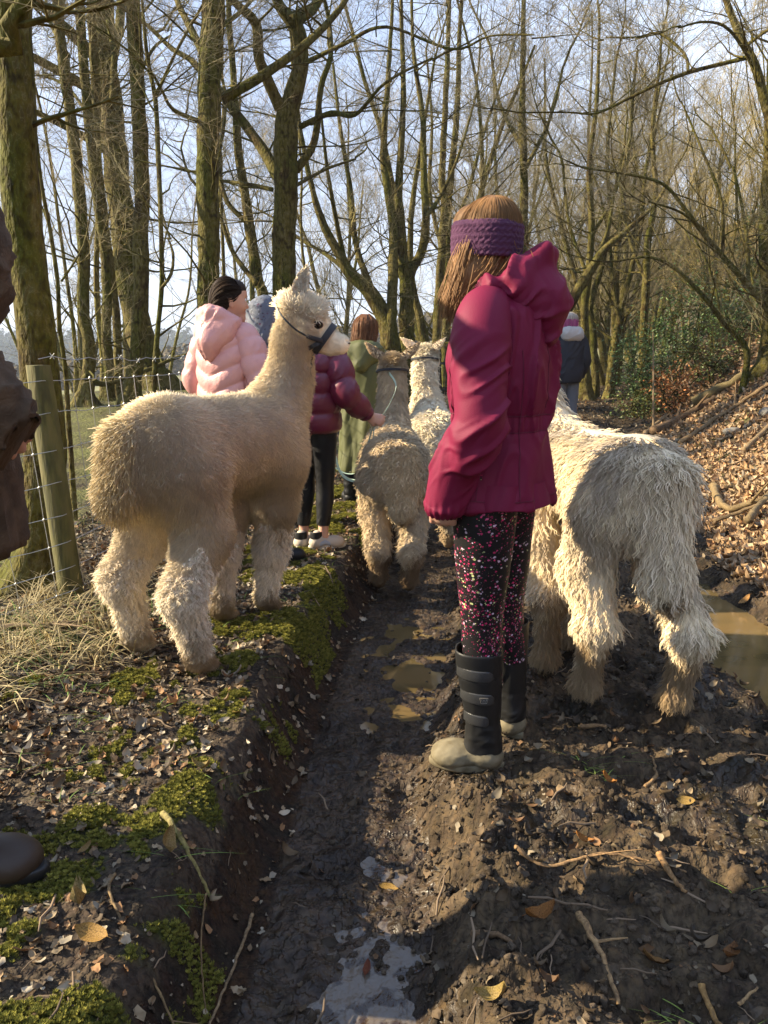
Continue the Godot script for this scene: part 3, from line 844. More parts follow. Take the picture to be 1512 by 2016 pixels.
# one branch with its side branches; ends carry twig sprays
func grow(mb: MB, ends: Array, r: RandomNumberGenerator, p: Vector3, dir: Vector3, length: float, rad: float, level: int, opt: Dictionary) -> void:
	var n := 6 if level < 2 else 5
	var pts := PackedVector3Array([p])
	var rads := PackedFloat32Array([rad])
	var dirs := [dir]
	var wob: float = opt.get("wob", 0.22)
	var up: float = opt.get("up", 0.12)
	for k in n:
		dir = (dir + Vector3(r.randf_range(-wob, wob), r.randf_range(-wob, wob) * 0.6 + up, r.randf_range(-wob, wob))).normalized()
		p += dir * length / n
		pts.append(p)
		rads.append(rad * lerpf(1.0, 0.3, (k + 1.0) / n))
		dirs.append(dir)
	tube(mb, pts, rads, 6 if rad > 0.03 else (5 if rad > 0.012 else 4), opt.get("col", Color.WHITE), false)
	var ss: float = opt.get("spray", 0.8)
	ends.append(frame_along(dirs[n], r.randf() * TAU, ss * r.randf_range(0.8, 1.25), p))
	if level >= opt.get("levels", 2) or rad < 0.005:
		for k in range(1, n):
			if r.randf() < opt.get("dense", 0.7):
				var side: Vector3 = (dirs[k] + Vector3(r.randf_range(-1, 1), r.randf_range(-0.3, 0.7), r.randf_range(-1, 1)) * 1.1).normalized()
				ends.append(frame_along(side, r.randf() * TAU, ss * r.randf_range(0.5, 1.0), pts[k]))
		return
	var kids: int = opt.get("kids", 5)
	for k in kids:
		var t := lerpf(opt.get("first", 0.25), 0.95, (k + r.randf()) / kids)
		var at := int(t * n)
		var q := pts[at].lerp(pts[mini(at + 1, n)], t * n - at)
		var az := r.randf() * TAU
		var perp := Vector3(cos(az), 0, sin(az))
		perp = (perp - dirs[at] * perp.dot(dirs[at])).normalized()
		var ang: float = opt.get("angle", 0.75) * r.randf_range(0.7, 1.3)
		var cd: Vector3 = dirs[at] * cos(ang) + perp * sin(ang)
		grow(mb, ends, r, q, cd, length * r.randf_range(0.4, 0.65) * (1.15 - t * 0.4), rad * r.randf_range(0.35, 0.55) * (1.2 - t * 0.5), level + 1, opt)

func bark_tint(mb: MB, s: float, warm := 0.0, light := 1.0):
	mb.colored = true
	for k in mb.v.size():
		var p := mb.v[k]
		var n := noise_a.get_noise_3d(p.x * 2.2 + s, p.y * 0.9, p.z * 2.2)
		var m := noise_a.get_noise_3d(p.x * 5.0 + s, p.y * 3.2 + 9.0, p.z * 5.0)
		var c := Color(0.76, 0.75, 0.56).lerp(Color(0.55, 0.64, 0.24), smoothstep(0.0, 0.35, n + m * 0.4))
		c = c.lerp(Color(0.98, 0.95, 0.84), smoothstep(0.12, 0.32, -n + m * 0.5))
		c = c.lerp(Color(0.42, 0.34, 0.24), smoothstep(0.22, 0.42, m - n * 0.3))
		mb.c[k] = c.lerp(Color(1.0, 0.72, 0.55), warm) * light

func limb_mesh(pts: Array, seed_: float, sides: int, step: float, flare := false, down := Vector3.ZERO) -> MB:
	var list := []
	for q in pts:
		var p := Vector3(q[0], q[1], q[2]) - down
		if not flare:
			p += Vector3(0, 0, noise_a.get_noise_2d(q[1] * 0.9, seed_) * 0.25 * minf(1.0, absf(q[2]) / 9.0))
		list.append([p, q[3] * 0.86])
	var cr := curve_rad(list, step)
	var cp: PackedVector3Array = cr[0]
	var cd: PackedFloat32Array = cr[1]
	for k in cp.size():
		cp[k] += 0.6 * Vector3(noise_a.get_noise_2d(cp[k].y * 1.6, seed_ + 3.0), 0, noise_a.get_noise_2d(cp[k].y * 1.6, seed_ + 13.0)) * cd[k] * 0.35
		cd[k] *= 1.0 + 0.10 * noise_a.get_noise_2d(cp[k].y * 4.0, seed_ + 33.0)
	var mb := MB.new()
	tube(mb, cp, cd, sides)
	# fluting and burrs
	var at := 0
	for k in cp.size():
		for j in sides + 1:
			var a := TAU * j / sides
			var f := 1.0 + 0.10 * noise_a.get_noise_3d(cos(a) * 1.4 + seed_, cp[k].y * 1.1, sin(a) * 1.4)
			if flare:
				var y := cp[k].y
				f += 0.55 * exp(-maxf(0.0, y) / 0.13) * (0.6 + 0.6 * cos(a * 4.0 + seed_))
			mb.v[at] = cp[k] + (mb.v[at] - cp[k]) * f
			at += 1
	bark_tint(mb, seed_)
	return mb

func build_trees():
	for k in 4:
		sprays.append(make_spray(100 + k, true))
	var idx := 0
	for tr in TREES:
		idx += 1
		var r := RandomNumberGenerator.new()
		r.seed = 900 + idx
		var main: Array = tr[1].duplicate(true)
		var gx: float = main[0][0]
		var gz: float = main[0][2]
		var gy := shape(gx, -gz)
		var base := Vector3(gx, gy, gz)
		if main[0][1] > gy + 0.05:
			main.push_front([gx, gy, gz, main[0][3] * 1.15])
		else:
			main[0][1] = gy
		main.push_front([gx, gy - 0.25, gz, main[0][3] * 1.2])
		var big: float = main[2][3]
		var t := thing("bare_tree", tr[0], "tree", base, 0.0, "trees beside the track")
		put("trunk", limb_mesh(main, idx * 7.3, 20 if big > 0.06 else 10, 0.07 if big > 0.06 else 0.12, big > 0.05, base).mesh(M.bark), t)
		var crown := MB.new()
		var ends := []
		var dist := absf(gz)
		var opt := {"wob": 0.3, "up": 0.06, "spray": 0.55 if dist > 6.0 else 0.4, "dense": 0.75, "kids": 4, "levels": 2, "angle": 0.8, "first": 0.2}
		var top: Array = main[main.size() - 1]
		var prev: Array = main[main.size() - 2]
		var tip := Vector3(top[0], top[1], top[2])
		var tdir := (tip - Vector3(prev[0], prev[1], prev[2])).normalized()
		var thin: bool = top[3] < 0.03
		grow(crown, ends, r, tip - base, tdir, clampf(top[3] * 55.0, 0.8, 4.5), top[3], 1 if thin else 0, {"wob": 0.16, "up": 0.12, "spray": 0.5 if thin else 0.8, "dense": 0.5 if thin else 0.55, "kids": 2 if thin else 4, "levels": 2, "angle": 0.6, "first": 0.15})
		for l in tr[2]:
			put("limb", limb_mesh(l, idx * 3.1 + l[0][0], 12, 0.09, false, base).mesh(M.bark), t)
			var e: Array = l[l.size() - 1]
			var e0: Array = l[l.size() - 2]
			var ep := Vector3(e[0], e[1], e[2])
			grow(crown, ends, r, ep - base, (ep - Vector3(e0[0], e0[1], e0[2])).normalized(), clampf(e[3] * 70.0, 0.5, 2.6), e[3], 1, opt)
			for k in range(1, l.size()):
				var a := Vector3(l[k - 1][0], l[k - 1][1], l[k - 1][2])
				var b := Vector3(l[k][0], l[k][1], l[k][2])
				for q in maxi(1, int(a.distance_to(b) / 0.34)):
					var az := r.randf() * TAU
					grow(crown, ends, r, a.lerp(b, r.randf()) - base, Vector3(cos(az), r.randf_range(-0.2, 0.8), sin(az)).normalized(), r.randf_range(0.4, 1.2) * clampf(dist / 9.0, 0.4, 1.2), minf(0.014, l[k][3] * 0.45), 2 if r.randf() < 0.6 else 1, opt)
		for k in range(2, main.size()):
			var a := Vector3(main[k - 1][0], main[k - 1][1], main[k - 1][2])
			var b := Vector3(main[k][0], main[k][1], main[k][2])
			if b.y < (1.1 if dist > 6.0 else 1.9):
				continue
			for q in maxi(1, int(a.distance_to(b) / (0.30 if main[k][3] < 0.05 else 0.42))):
				var az := r.randf() * TAU
				grow(crown, ends, r, a.lerp(b, r.randf()) - base, Vector3(cos(az), r.randf_range(-0.3, 0.9), sin(az)).normalized(), r.randf_range(0.4, 1.5) * clampf(dist / 9.0, 0.35, 1.2), minf(0.013, main[k][3] * 0.4), 2 if r.randf() < 0.6 else 1, opt)
		bark_tint(crown, idx * 1.7)
		var cr := put("crown", crown.mesh(M.branch_bark), t)
		twigs(cr, ends, r)
	background_trees()

func twigs(parent: Node, ends: Array, r: RandomNumberGenerator, tint := Color.WHITE):
	var cols := []
	for k in ends.size():
		var v := r.randf_range(0.75, 1.25)
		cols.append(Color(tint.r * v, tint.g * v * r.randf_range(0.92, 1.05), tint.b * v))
	var by := [[], [], [], []]
	var bc := [[], [], [], []]
	for k in ends.size():
		by[k % 4].append(ends[k])
		bc[k % 4].append(cols[k])
	for k in 4:
		if by[k].size():
			scatter("twigs", sprays[k], by[k], bc[k], parent)

func tree_variant(seed_: int, stems: int, height: float, spread: float, rad: float, spray: float, tint: Color, opt := {}) -> Node3D:
	var r := RandomNumberGenerator.new()
	r.seed = seed_
	var t := Node3D.new()
	var trunk := MB.new()
	var crown := MB.new()
	var ends := []
	for s in stems:
		var az := TAU * (s + r.randf() * 0.8) / stems
		var lean := spread * r.randf_range(0.3, 1.0)
		if opt.has("lean"):
			az = opt.lean + r.randf_range(-0.9, 0.9)
		var dir := Vector3(cos(az) * lean, 1.0, sin(az) * lean).normalized()
		var p := Vector3(cos(az), 0, sin(az)) * rad * (0.7 if stems > 1 else 0.0) + Vector3(0, -0.2, 0)
		var h := height * r.randf_range(0.75, 1.1)
		var n := 10
		var pts := []
		var rr := rad * r.randf_range(0.6, 1.0)
		for k in n + 1:
			var f := float(k) / n
			pts.append([p, rr * (1.0 - 0.82 * f) * (1.0 + 0.5 * exp(-f * 14.0))])
			dir = (dir + Vector3(r.randf_range(-0.14, 0.14), opt.get("curl", 0.05), r.randf_range(-0.14, 0.14))).normalized()
			p += dir * h / n
		var cr := curve_rad(pts, h / 26.0)
		tube(trunk, cr[0], cr[1], 9 if rad > 0.05 else 6)
		for k in range(opt.get("from", 2), n + 1):
			for b in opt.get("per", 2):
				var ba := r.randf() * TAU
				var pd: Vector3 = (pts[k][0] - pts[k - 1][0]).normalized()
				var bd := (pd * r.randf_range(0.5, 1.1) + Vector3(cos(ba), 0.05, sin(ba))).normalized()
				grow(crown, ends, r, pts[k - 1][0].lerp(pts[k][0], r.randf()), bd, h * r.randf_range(0.1, 0.26) * (1.15 - 0.5 * k / n), pts[k][1] * 0.36, 1, {"wob": 0.2, "up": 0.1, "spray": spray, "dense": 0.65, "kids": opt.get("kids", 4), "levels": 2, "angle": 0.65, "first": 0.25})
		ends.append(frame_along(dir, 0.0, spray * 1.2, p))
	bark_tint(trunk, seed_, opt.get("warm", 0.0), opt.get("light", 1.0))
	bark_tint(crown, seed_, opt.get("warm", 0.0), opt.get("light", 1.0))
	put("trunk", trunk.mesh(M.bark), t)
	var c := put("crown", crown.mesh(M.branch_bark), t)
	twigs(c, ends, r, tint)
	return t

func background_trees():
	var r := RandomNumberGenerator.new()
	r.seed = 4242
	var beech := []
	for k in 5:
		beech.append(tree_variant(50 + k, [3, 1, 4, 2, 3][k], [9.0, 10.0, 8.0, 9.5, 8.5][k], [0.42, 0.1, 0.5, 0.3, 0.45][k], 0.13, 0.95, Color(1, 1, 1)))
	var hazel := []
	for k in 4:
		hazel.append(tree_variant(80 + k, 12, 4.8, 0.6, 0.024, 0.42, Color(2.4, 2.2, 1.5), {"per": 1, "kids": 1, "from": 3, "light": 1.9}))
	var pole := []
	for k in 3:
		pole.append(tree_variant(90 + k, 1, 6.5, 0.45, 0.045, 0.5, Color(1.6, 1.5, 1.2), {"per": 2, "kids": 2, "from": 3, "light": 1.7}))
	var larch := []
	for k in 2:
		larch.append(tree_variant(95 + k, 1, 11.0, 0.05, 0.14, 0.5, Color(2.2, 1.3, 0.85), {"per": 4, "kids": 2, "from": 2, "warm": 0.8}))
	var arch := []
	for k in 3:
		arch.append(tree_variant(98 + k, 4, 4.6, 1.3, 0.020, 0.35, Color(2.0, 1.85, 1.5), {"per": 1, "kids": 1, "from": 4, "lean": PI, "curl": 0.0, "light": 1.7}))
	var plan := []
	for q in [[5.6, 8.2, 0], [6.4, 9.8, 1], [5.6, 11.0, 2], [7.4, 12.0, 0], [8.2, 13.0, 1]]:
		plan.append([arch[q[2]], q[0], q[1], r.randf_range(0.85, 1.15), "pale stems arching out from the slope over the thicket", "arching stems on the slope"])
	# row continuing along the field side, the wood past the bend, the slope above the path
	for k in 7:
		var d := 17.5 + k * 3.6 + r.randf_range(-0.8, 0.8)
		plan.append([beech[k % 5], lut(BANK, d) - 0.2 + r.randf_range(-1.2, 1.0), d, r.randf_range(0.85, 1.15), "bare tree in the row running on along the field", "trees in the row along the field"])
	# hedge trees between the row and the field, seen as a mesh of fine twigs against the sky
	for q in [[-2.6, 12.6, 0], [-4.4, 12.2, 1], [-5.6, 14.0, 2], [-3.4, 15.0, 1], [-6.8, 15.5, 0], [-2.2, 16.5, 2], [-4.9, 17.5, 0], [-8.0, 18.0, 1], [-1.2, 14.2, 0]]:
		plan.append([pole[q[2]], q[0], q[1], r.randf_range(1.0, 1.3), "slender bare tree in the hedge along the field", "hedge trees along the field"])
	for q in [[-7.5, 23.0, 1], [-4.0, 25.0, 3], [-10.5, 27.0, 0], [-1.5, 27.0, 4]]:
		plan.append([beech[q[2]], q[0], q[1], 1.0, "bare tree behind the hedge trees beside the field", "trees behind the hedge"])
	for k in 14:
		var d := r.randf_range(19.0, 42.0)
		plan.append([beech[r.randi() % 5], lut(FOOT, d) + r.randf_range(-4.0, 7.0) , d, r.randf_range(0.9, 1.3), "bare tree deep in the wood beyond the bend", "trees in the wood beyond the bend"])
	for k in 11:
		var d := r.randf_range(7.0, 20.0)
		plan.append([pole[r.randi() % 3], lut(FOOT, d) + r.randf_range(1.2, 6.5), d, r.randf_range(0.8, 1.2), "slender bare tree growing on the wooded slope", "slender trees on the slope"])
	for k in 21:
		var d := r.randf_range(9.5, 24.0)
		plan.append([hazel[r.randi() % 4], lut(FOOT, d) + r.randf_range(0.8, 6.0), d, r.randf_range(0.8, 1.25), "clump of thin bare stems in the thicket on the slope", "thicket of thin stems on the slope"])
	for k in 7:
		plan.append([larch[k % 2], 9.0 + k * 0.9 + r.randf_range(-0.5, 0.5), 13.0 + k * 2.0, r.randf_range(0.85, 1.1), "reddish brown conifer high on the slope", "reddish conifers on the slope"])
	for q in plan:
		var o: Node3D = q[0].duplicate()
		o.name = numbered("slender_tree" if q[0] in pole else ("hazel_clump" if q[0] in hazel else ("conifer" if q[0] in larch else ("arching_stems" if q[0] in arch else "background_tree"))))
		add_child(o)
		o.position = Vector3(q[1], shape(q[1], q[2]), -q[2])
		o.rotation = Vector3(r.randf_range(-0.06, 0.06), r.randf() * TAU, r.randf_range(-0.06, 0.06))
		if q[0] in arch:
			o.rotation = Vector3(0, r.randf_range(-0.5, 0.5), 0)
		o.scale = Vector3.ONE * q[3]
		tag(o, q[4], "tree", q[5])
	for v in beech + hazel + pole + larch + arch:
		v.free()

# ---------------------------------------------------------------- alpacas
var tufts := {}

func make_tufts():
	mat("fleece", Color.WHITE, 0.95, {"vc": 1, "spec": 0.25, "back": Color(0.42, 0.36, 0.26)})
	mat("hide", Color.WHITE, 0.9, {"vc": 1, "spec": 0.2})
	mat("eye", lin(0.006, 0.004, 0.003), 0.05)
	mat("nail", lin(0.12, 0.06, 0.025), 0.45)
	mat("strap", lin(0.012, 0.013, 0.018), 0.6)
	mat("skin_dark", lin(0.10, 0.06, 0.045), 0.6)
	mat("ear_pink", lin(0.48, 0.27, 0.2), 0.7)
	for style in ["dense", "lock", "curl"]:
		var list := []
		for s in 3:
			var r := RandomNumberGenerator.new()
			r.seed = 70 + s * 7 + style.length()
			var mb := MB.new()
			var nor := PackedVector3Array()
			var blades := 7 if style == "dense" else 4
			for b in blades:
				var az := TAU * (b + r.randf() * 0.7) / blades
				var out := Vector3(cos(az), 0, sin(az))
				var w := 0.065 if style == "dense" else 0.05
				var segs := 2 if style == "dense" else 9
				var p := out * (r.randf_range(0.02, 0.14) if style == "dense" else r.randf_range(0.01, 0.05))
				var l := r.randf_range(0.7, 1.1)
				var ph := r.randf() * TAU
				var first := mb.v.size()
				for k in segs + 1:
					var t := float(k) / segs
					var c := p + Vector3(0, t * l, 0) + out * t * t * (0.25 if style == "dense" else 0.06)
					if style != "dense":
						var amp := 0.085 if style == "lock" else 0.11
						var fq := 15.0 if style == "lock" else 13.0
						c += Vector3(sin(t * fq + ph), 0, cos(t * fq + ph) * 0.5) * amp * (0.3 + t)
					var ww := w * (1.0 - pow(t, 2.2) * 0.85)
					if style == "dense":
						ww = w * (1.0 - t * 0.8)
					for j in 3:
						var aa := az + TAU * j / 3.0
						var o := Vector3(cos(aa), 0, sin(aa))
						mb.vert(c + o * ww)
						nor.append((o + (Vector3(0, 0.9, 0) if style == "dense" else Vector3(0, -0.1, 0.8))).normalized())
				for k in segs:
					for j in 3:
						var q := first + k * 3
						mb.quad(q + j, q + 3 + j, q + 3 + (j + 1) % 3, q + (j + 1) % 3)
			list.append(mb.mesh(M.fleece, nor))
		tufts[style] = list

# covers a surface with tufts; how(p, n) gives [length, direction, colour] or null
func fleece(parent: Node, mb: MB, per_m2: float, style: String, how: Callable, seed_: int, called := "fleece"):
	var r := RandomNumberGenerator.new()
	r.seed = seed_
	var nor := mb.normals()
	var where := [[], [], []]
	var cols := [[], [], []]
	var owed := 0.0
	for k in range(0, mb.i.size(), 3):
		var ia := mb.i[k]
		var ib := mb.i[k + 1]
		var ic := mb.i[k + 2]
		var a := mb.v[ia]
		var b := mb.v[ib]
		var c := mb.v[ic]
		owed += (b - a).cross(c - a).length() * 0.5 * per_m2
		while owed > r.randf():
			owed -= 1.0
			var u := r.randf()
			var v := r.randf()
			if u + v > 1.0:
				u = 1.0 - u
				v = 1.0 - v
			var p := a + (b - a) * u + (c - a) * v
			var n := (nor[ia] * (1.0 - u - v) + nor[ib] * u + nor[ic] * v).normalized()
			var h = how.call(p, n)
			if h == null:
				continue
			var y: Vector3 = (h[1] + Vector3(r.randfn(), r.randfn(), r.randfn()) * 0.16).normalized()
			var z := n - y * n.dot(y)
			if z.length_squared() < 1e-4 or style == "dense":
				z = Vector3(r.randfn(), r.randfn(), r.randfn())
				z = z - y * z.dot(y)
			z = z.normalized()
			var l: float = h[0] * r.randf_range(0.75, 1.25)
			var w: float = l * (h[3] if h.size() > 3 else 1.0)
			var q := r.randi() % 3
			where[q].append(Transform3D(Basis(y.cross(z) * w, y * l, z * w), p - n * 0.004))
			var cc: Color = h[2]
			var vv := r.randf_range(0.86, 1.1)
			cols[q].append(Color(cc.r * vv, cc.g * vv, cc.b * vv * r.randf_range(0.94, 1.04)))
	for q in 3:
		scatter(called, tufts[style][q], where[q], cols[q], parent)

func alpaca(label: String, at: Vector3, yaw: float, P: Dictionary) -> Node3D:
	var t := thing("alpaca", label, "alpaca", at, yaw, "alpacas on the walk")
	var S := Sdf.new()
	var wd: float = P.get("wide", 1.0)
	var side := Vector3.RIGHT
	var R: float = P.get("rise", 0.0)
	S.cone(Vector3(0, 0.645 + R, 0.24), Vector3(0, 0.645 + R, -0.22), 0.182 * wd, 0.180 * wd, 0.07)
	S.cone(Vector3(0, 0.665 + R, 0.27), Vector3(0, 0.60 + R, 0.29), 0.165 * wd, 0.155 * wd, 0.08)
	S.cone(Vector3(0, 0.63 + R, -0.26), Vector3(0, 0.58 + R, -0.28), 0.160 * wd, 0.145 * wd, 0.08)
	var neck: Array = P.neck
	for k in neck.size() - 1:
		S.cone(neck[k][0], neck[k + 1][0], neck[k][1], neck[k + 1][1], 0.06)
	var feet: Array = P.feet
	var lr: float = P.get("leg", 1.0)
	for f in 4:
		var s := -1.0 if f % 2 == 0 else 1.0
		var p: Vector3 = feet[f]
		var y0 := p.y
		if f < 2:
			var hip := Vector3(s * 0.095, 0.58 + R, 0.25)
			var stifle := Vector3(lerpf(s * 0.115, p.x, 0.4), 0.42 + R * 0.7, lerpf(0.21, p.z - 0.05, 0.4))
			var hock := Vector3(lerpf(s * 0.12, p.x, 0.85), 0.255 + y0 + R * 0.4, p.z + 0.05)
			S.cone(hip, stifle, 0.120 * wd * P.get("thigh", 1.0), 0.086 * lr, 0.06)
			S.cone(stifle, hock, 0.086 * lr, 0.060 * lr, 0.05)
			S.cone(hock, p + Vector3(0, 0.07, 0.0), 0.056 * lr, 0.037 * lr, 0.04)
		else:
			var sh := Vector3(s * 0.10, 0.57 + R, -0.25)
			var el := Vector3(lerpf(s * 0.11, p.x, 0.4), 0.42 + R * 0.7, lerpf(-0.26, p.z, 0.4))
			var kn := Vector3(lerpf(s * 0.115, p.x, 0.75), 0.24 + y0 + R * 0.4, p.z - 0.012)
			S.cone(sh, el, 0.10 * wd, 0.074 * lr, 0.06)
			S.cone(el, kn, 0.072 * lr, 0.056 * lr, 0.05)
			S.cone(kn, p + Vector3(0, 0.07, 0.0), 0.052 * lr, 0.036 * lr, 0.04)
		S.cone(p + Vector3(0, 0.065, 0.0), p + Vector3(0, 0.03, -0.035), 0.040, 0.028, 0.03)
		for e in [-1.0, 1.0]:
			S.cone(p + Vector3(e * 0.017, 0.03, -0.02), p + Vector3(e * 0.019, 0.016, -0.062), 0.02, 0.013, 0.012)
	var tail: Array = P.tail
	S.cone(tail[0], tail[1], P.get("tail_r", 0.062), P.get("tail_r", 0.062) * 1.15, 0.03, Vector3.BACK, 0.75)
	var head_at: Vector3 = P.head[0]
	var hd: Vector3 = P.head[1].normalized()
	var hu := (Vector3.UP - hd * hd.y).normalized()
	var hb := Basis(hd.cross(hu), hu, -hd)
	var ht := Transform3D(hb, head_at)
	S.cone(neck[neck.size() - 1][0], head_at + hb * Vector3(0, -0.01, 0.0), neck[neck.size() - 1][1], 0.062, 0.05)
	var body := S.build(0.016)
	body.colored = true
	var H := Sdf.new()
	H.cone(Vector3(0, 0.0, 0.0), Vector3(0, 0.0, -0.08), 0.066, 0.058, 0.03)
	H.cone(Vector3(0, -0.022, -0.08), Vector3(0, -0.040, -0.185), 0.054, 0.036, 0.03)
	H.cone(Vector3(0, -0.070, -0.05), Vector3(0, -0.072, -0.165), 0.036, 0.023, 0.025)
	H.ball(Vector3(0, -0.033, -0.20), 0.031, 0.02)
	H.ball(Vector3(0, -0.052, -0.205), 0.024, 0.012)
	for e in [-1.0, 1.0]:
		H.ball(Vector3(e * 0.045, -0.03, -0.045), 0.036, 0.03)
		H.ball(Vector3(e * 0.052, 0.020, -0.082), 0.020, 0.02)
		H.cone(Vector3(e * 0.016, -0.024, -0.228), Vector3(e * 0.024, -0.018, -0.212), 0.0065, 0.0045, 0.004, Vector3.ZERO, 1.0, true)
		H.ball(Vector3(e * 0.062, 0.004, -0.084), 0.013, 0.01, Vector3.ZERO, 1.0, true)
	var head := H.build(0.0065)
	var base_col: Color = P.col
	var dirt: Color = P.dirt
	var grey_: Color = P.get("grey", base_col)
	var sd: float = P.seed
	var paint := func(p: Vector3) -> Color:
		var n := noise_a.get_noise_3d(p.x * 4.0 + sd, p.y * 4.0, p.z * 4.0)
		var m := noise_a.get_noise_3d(p.x * 14.0 + sd, p.y * 14.0, p.z * 14.0)
		var c := base_col.lerp(grey_, smoothstep(-0.15, 0.25, n + m * 0.5))
		var dn: float = P.get("mud", 0.25) - p.y + n * 0.16 + m * 0.12
		return c.lerp(dirt, smoothstep(-0.02, 0.10, dn) * P.get("mud_most", 0.8))
	for k in body.v.size():
		body.c[k] = paint.call(body.v[k])
	for k in head.v.size():
		head.c[k] = base_col
	var all := MB.new()
	all.colored = true
	all.add(body)
	all.add(head, ht)
	put("body", all.mesh(M.hide), t)
	var style: String = P.style
	var long: float = P.len
	var hang: float = P.hang
	var neck_top: Vector3 = neck[neck.size() - 1][0]
	var t0: Vector3 = tail[0]
	var t1: Vector3 = tail[1]
	var fd: float = P.get("tail_len", 1.6)
	if P.get("curly_legs", false):
		fleece(t, body, 24000.0, "curl", func(p: Vector3, n: Vector3):
			if p.y > 0.44 + 0.1 * noise_a.get_noise_3dv(p * 6.0) or p.y < 0.06:
				return null
			var dn := Vector3(0, -1, 0)
			var tn := (dn - n * dn.dot(n)).normalized()
			return [0.042 if p.y > 0.18 else lerpf(0.014, 0.042, smoothstep(0.05, 0.18, p.y)), (n * 0.38 + tn * 0.75).normalized(), paint.call(p), 0.85], int(sd) + 13, "leg_fleece")
	fleece(t, body, P.density, style, func(p: Vector3, n: Vector3):
		var l := long
		if p.y < 0.075:
			l = 0.012 if p.y < 0.045 else 0.024
		elif p.y < 0.34:
			l = long * P.get("leg_len", 1.05)
		var tt := clampf((p - t0).dot(t1 - t0) / (t1 - t0).length_squared(), 0.0, 1.0)
		var near_tail := 1.0 - smoothstep(0.06, 0.11, p.distance_to(t0.lerp(t1, tt)))
		var dn := Vector3(0, -1, 0.12)
		var hg := hang
		if near_tail > 0.0 and p.z > t0.z - 0.05:
			l = lerpf(l, long * fd, near_tail)
			hg = lerpf(hang, maxf(hang, 0.80), near_tail)
		if p.y < 0.36 and P.has("leg_hang"):
			hg = P.leg_hang
		if p.y > 0.88 + R:
			l *= 0.85
		var tan := (dn - n * dn.dot(n))
		var dir := (n * (1.0 - hg) + tan.normalized() * hg * minf(1.0, tan.length() * 2.5) + Vector3(0, -0.15, 0) * hg).normalized()
		var c: Color = paint.call(p)
		if near_tail > 0.4:
			c = c.lerp(P.get("tail_col", base_col), 0.8)
		return [l, dir, c, P.get("fat", 1.0)], int(sd) + 3)
	fleece(t, _moved(head, ht), 42000.0 if P.get("face", true) else 24000.0, "dense" if style == "dense" else "curl", func(p: Vector3, n: Vector3):
		var q := ht.affine_inverse() * p
		var l := 0.024
		if q.z < -0.105:
			l = 0.008
		elif q.y < -0.02 or q.z < -0.07:
			l = 0.015
		if q.y > 0.02 and q.z > -0.075:
			l = P.get("topknot", 0.05)
		if Vector2(absf(q.x) - 0.062, Vector2(q.y - 0.004, q.z + 0.084).length()).length() < 0.0225:
			return null
		if q.z < -0.205 and q.y < -0.012:
			return null
		var dir := (n + ht.basis * Vector3(0, 0.0, 0.5)).normalized() if q.z < -0.06 and q.y < 0.02 else (n + ht.basis * Vector3(0, 0.15, -0.35)).normalized()
		return [l, dir, base_col, 1.3], int(sd) + 5, "face_fleece")
	for e in [-1.0, 1.0]:
		var sp := SphereMesh.new()
		sp.radius = 0.020
		sp.height = 0.040
		sp.radial_segments = 20
		sp.rings = 12
		sp.material = M.eye
		put("eye", sp, t, ht * Vector3(e * 0.0555, 0.005, -0.086))
		var lid := TorusMesh.new()
		lid.inner_radius = 0.0165
		lid.outer_radius = 0.0215
		lid.rings = 24
		lid.ring_segments = 8
		lid.material = M.skin_dark
		var lo := put("eyelid", lid, t)
		lo.transform = Transform3D(ht.basis * Basis(Vector3(0, 0, 1), e * -PI / 2.0) * Basis.from_scale(Vector3(0.72, 1.0, 1.0)), ht * Vector3(e * 0.0645, 0.005, -0.0875))
		var no := SphereMesh.new()
		no.radius = 0.0052
		no.height = 0.0075
		no.radial_segments = 12
		no.rings = 6
		no.material = M.skin_dark
		put("nostril", no, t, ht * Vector3(e * 0.0165, -0.0225, -0.2275))
		# spear-shaped ear, cupped forward
		var ear: Dictionary = P.get("ear", {})
		var lift: float = ear.get("lift", 1.0)
		var out: float = ear.get("out", 0.25)
		var back: float = ear.get("back", 0.05)
		var root := Vector3(e * 0.042, 0.048, 0.012)
		var axis := Vector3(e * out, lift, back).normalized()
		var emb := MB.new()
		emb.colored = true
		var rings := []
		var face := Vector3(e * ear.get("open", 0.55), 0.0, -1.0).normalized()
		face = (face - axis * face.dot(axis)).normalized()
		var across := axis.cross(face)
		var prof := [[0.0, 0.017], [0.15, 0.024], [0.35, 0.029], [0.55, 0.027], [0.75, 0.018], [0.9, 0.009], [1.0, 0.002]]
		for q in prof:
			var ring := PackedVector3Array()
			var c: Vector3 = root + axis * q[0] * 0.15 - across * e * 0.010 * sin(q[0] * 3.0)
			for j in 14:
				var a := TAU * j / 14
				var fx: float = cos(a) * q[1]
				var fz: float = sin(a) * q[1] * 0.42
				if sin(a) > 0.0:
					fz = sin(a) * q[1] * (-0.12)   # the hollow
				ring.append(ht * (c + across * fx + face * (fz + q[1] * 0.35)))
			rings.append(ring)
		skin(emb, rings, base_col, true, true)
		put("ear", emb.mesh(M.hide), t)
		fleece(t, emb, 40000.0, "dense", func(p: Vector3, n: Vector3):
			var f := (ht.basis * face)
			var inner := n.dot(f) > 0.25
			return [0.007 if inner else 0.012, (n + ht.basis * axis * 1.6).normalized(), base_col.lerp(P.get("ear_in", Color(0.5, 0.33, 0.24)), 0.75 if inner else 0.0), 1.2], int(sd) + 9, "ear_fleece")
	# mouth line and nails
	var mo := MB.new()
	var mp := curve_pts([ht * Vector3(-0.029, -0.058, -0.170), ht * Vector3(-0.021, -0.055, -0.207), ht * Vector3(0, -0.050, -0.2285), ht * Vector3(0.021, -0.055, -0.207), ht * Vector3(0.029, -0.058, -0.170)], 0.006)
	var mr := PackedFloat32Array()
	mr.resize(mp.size())
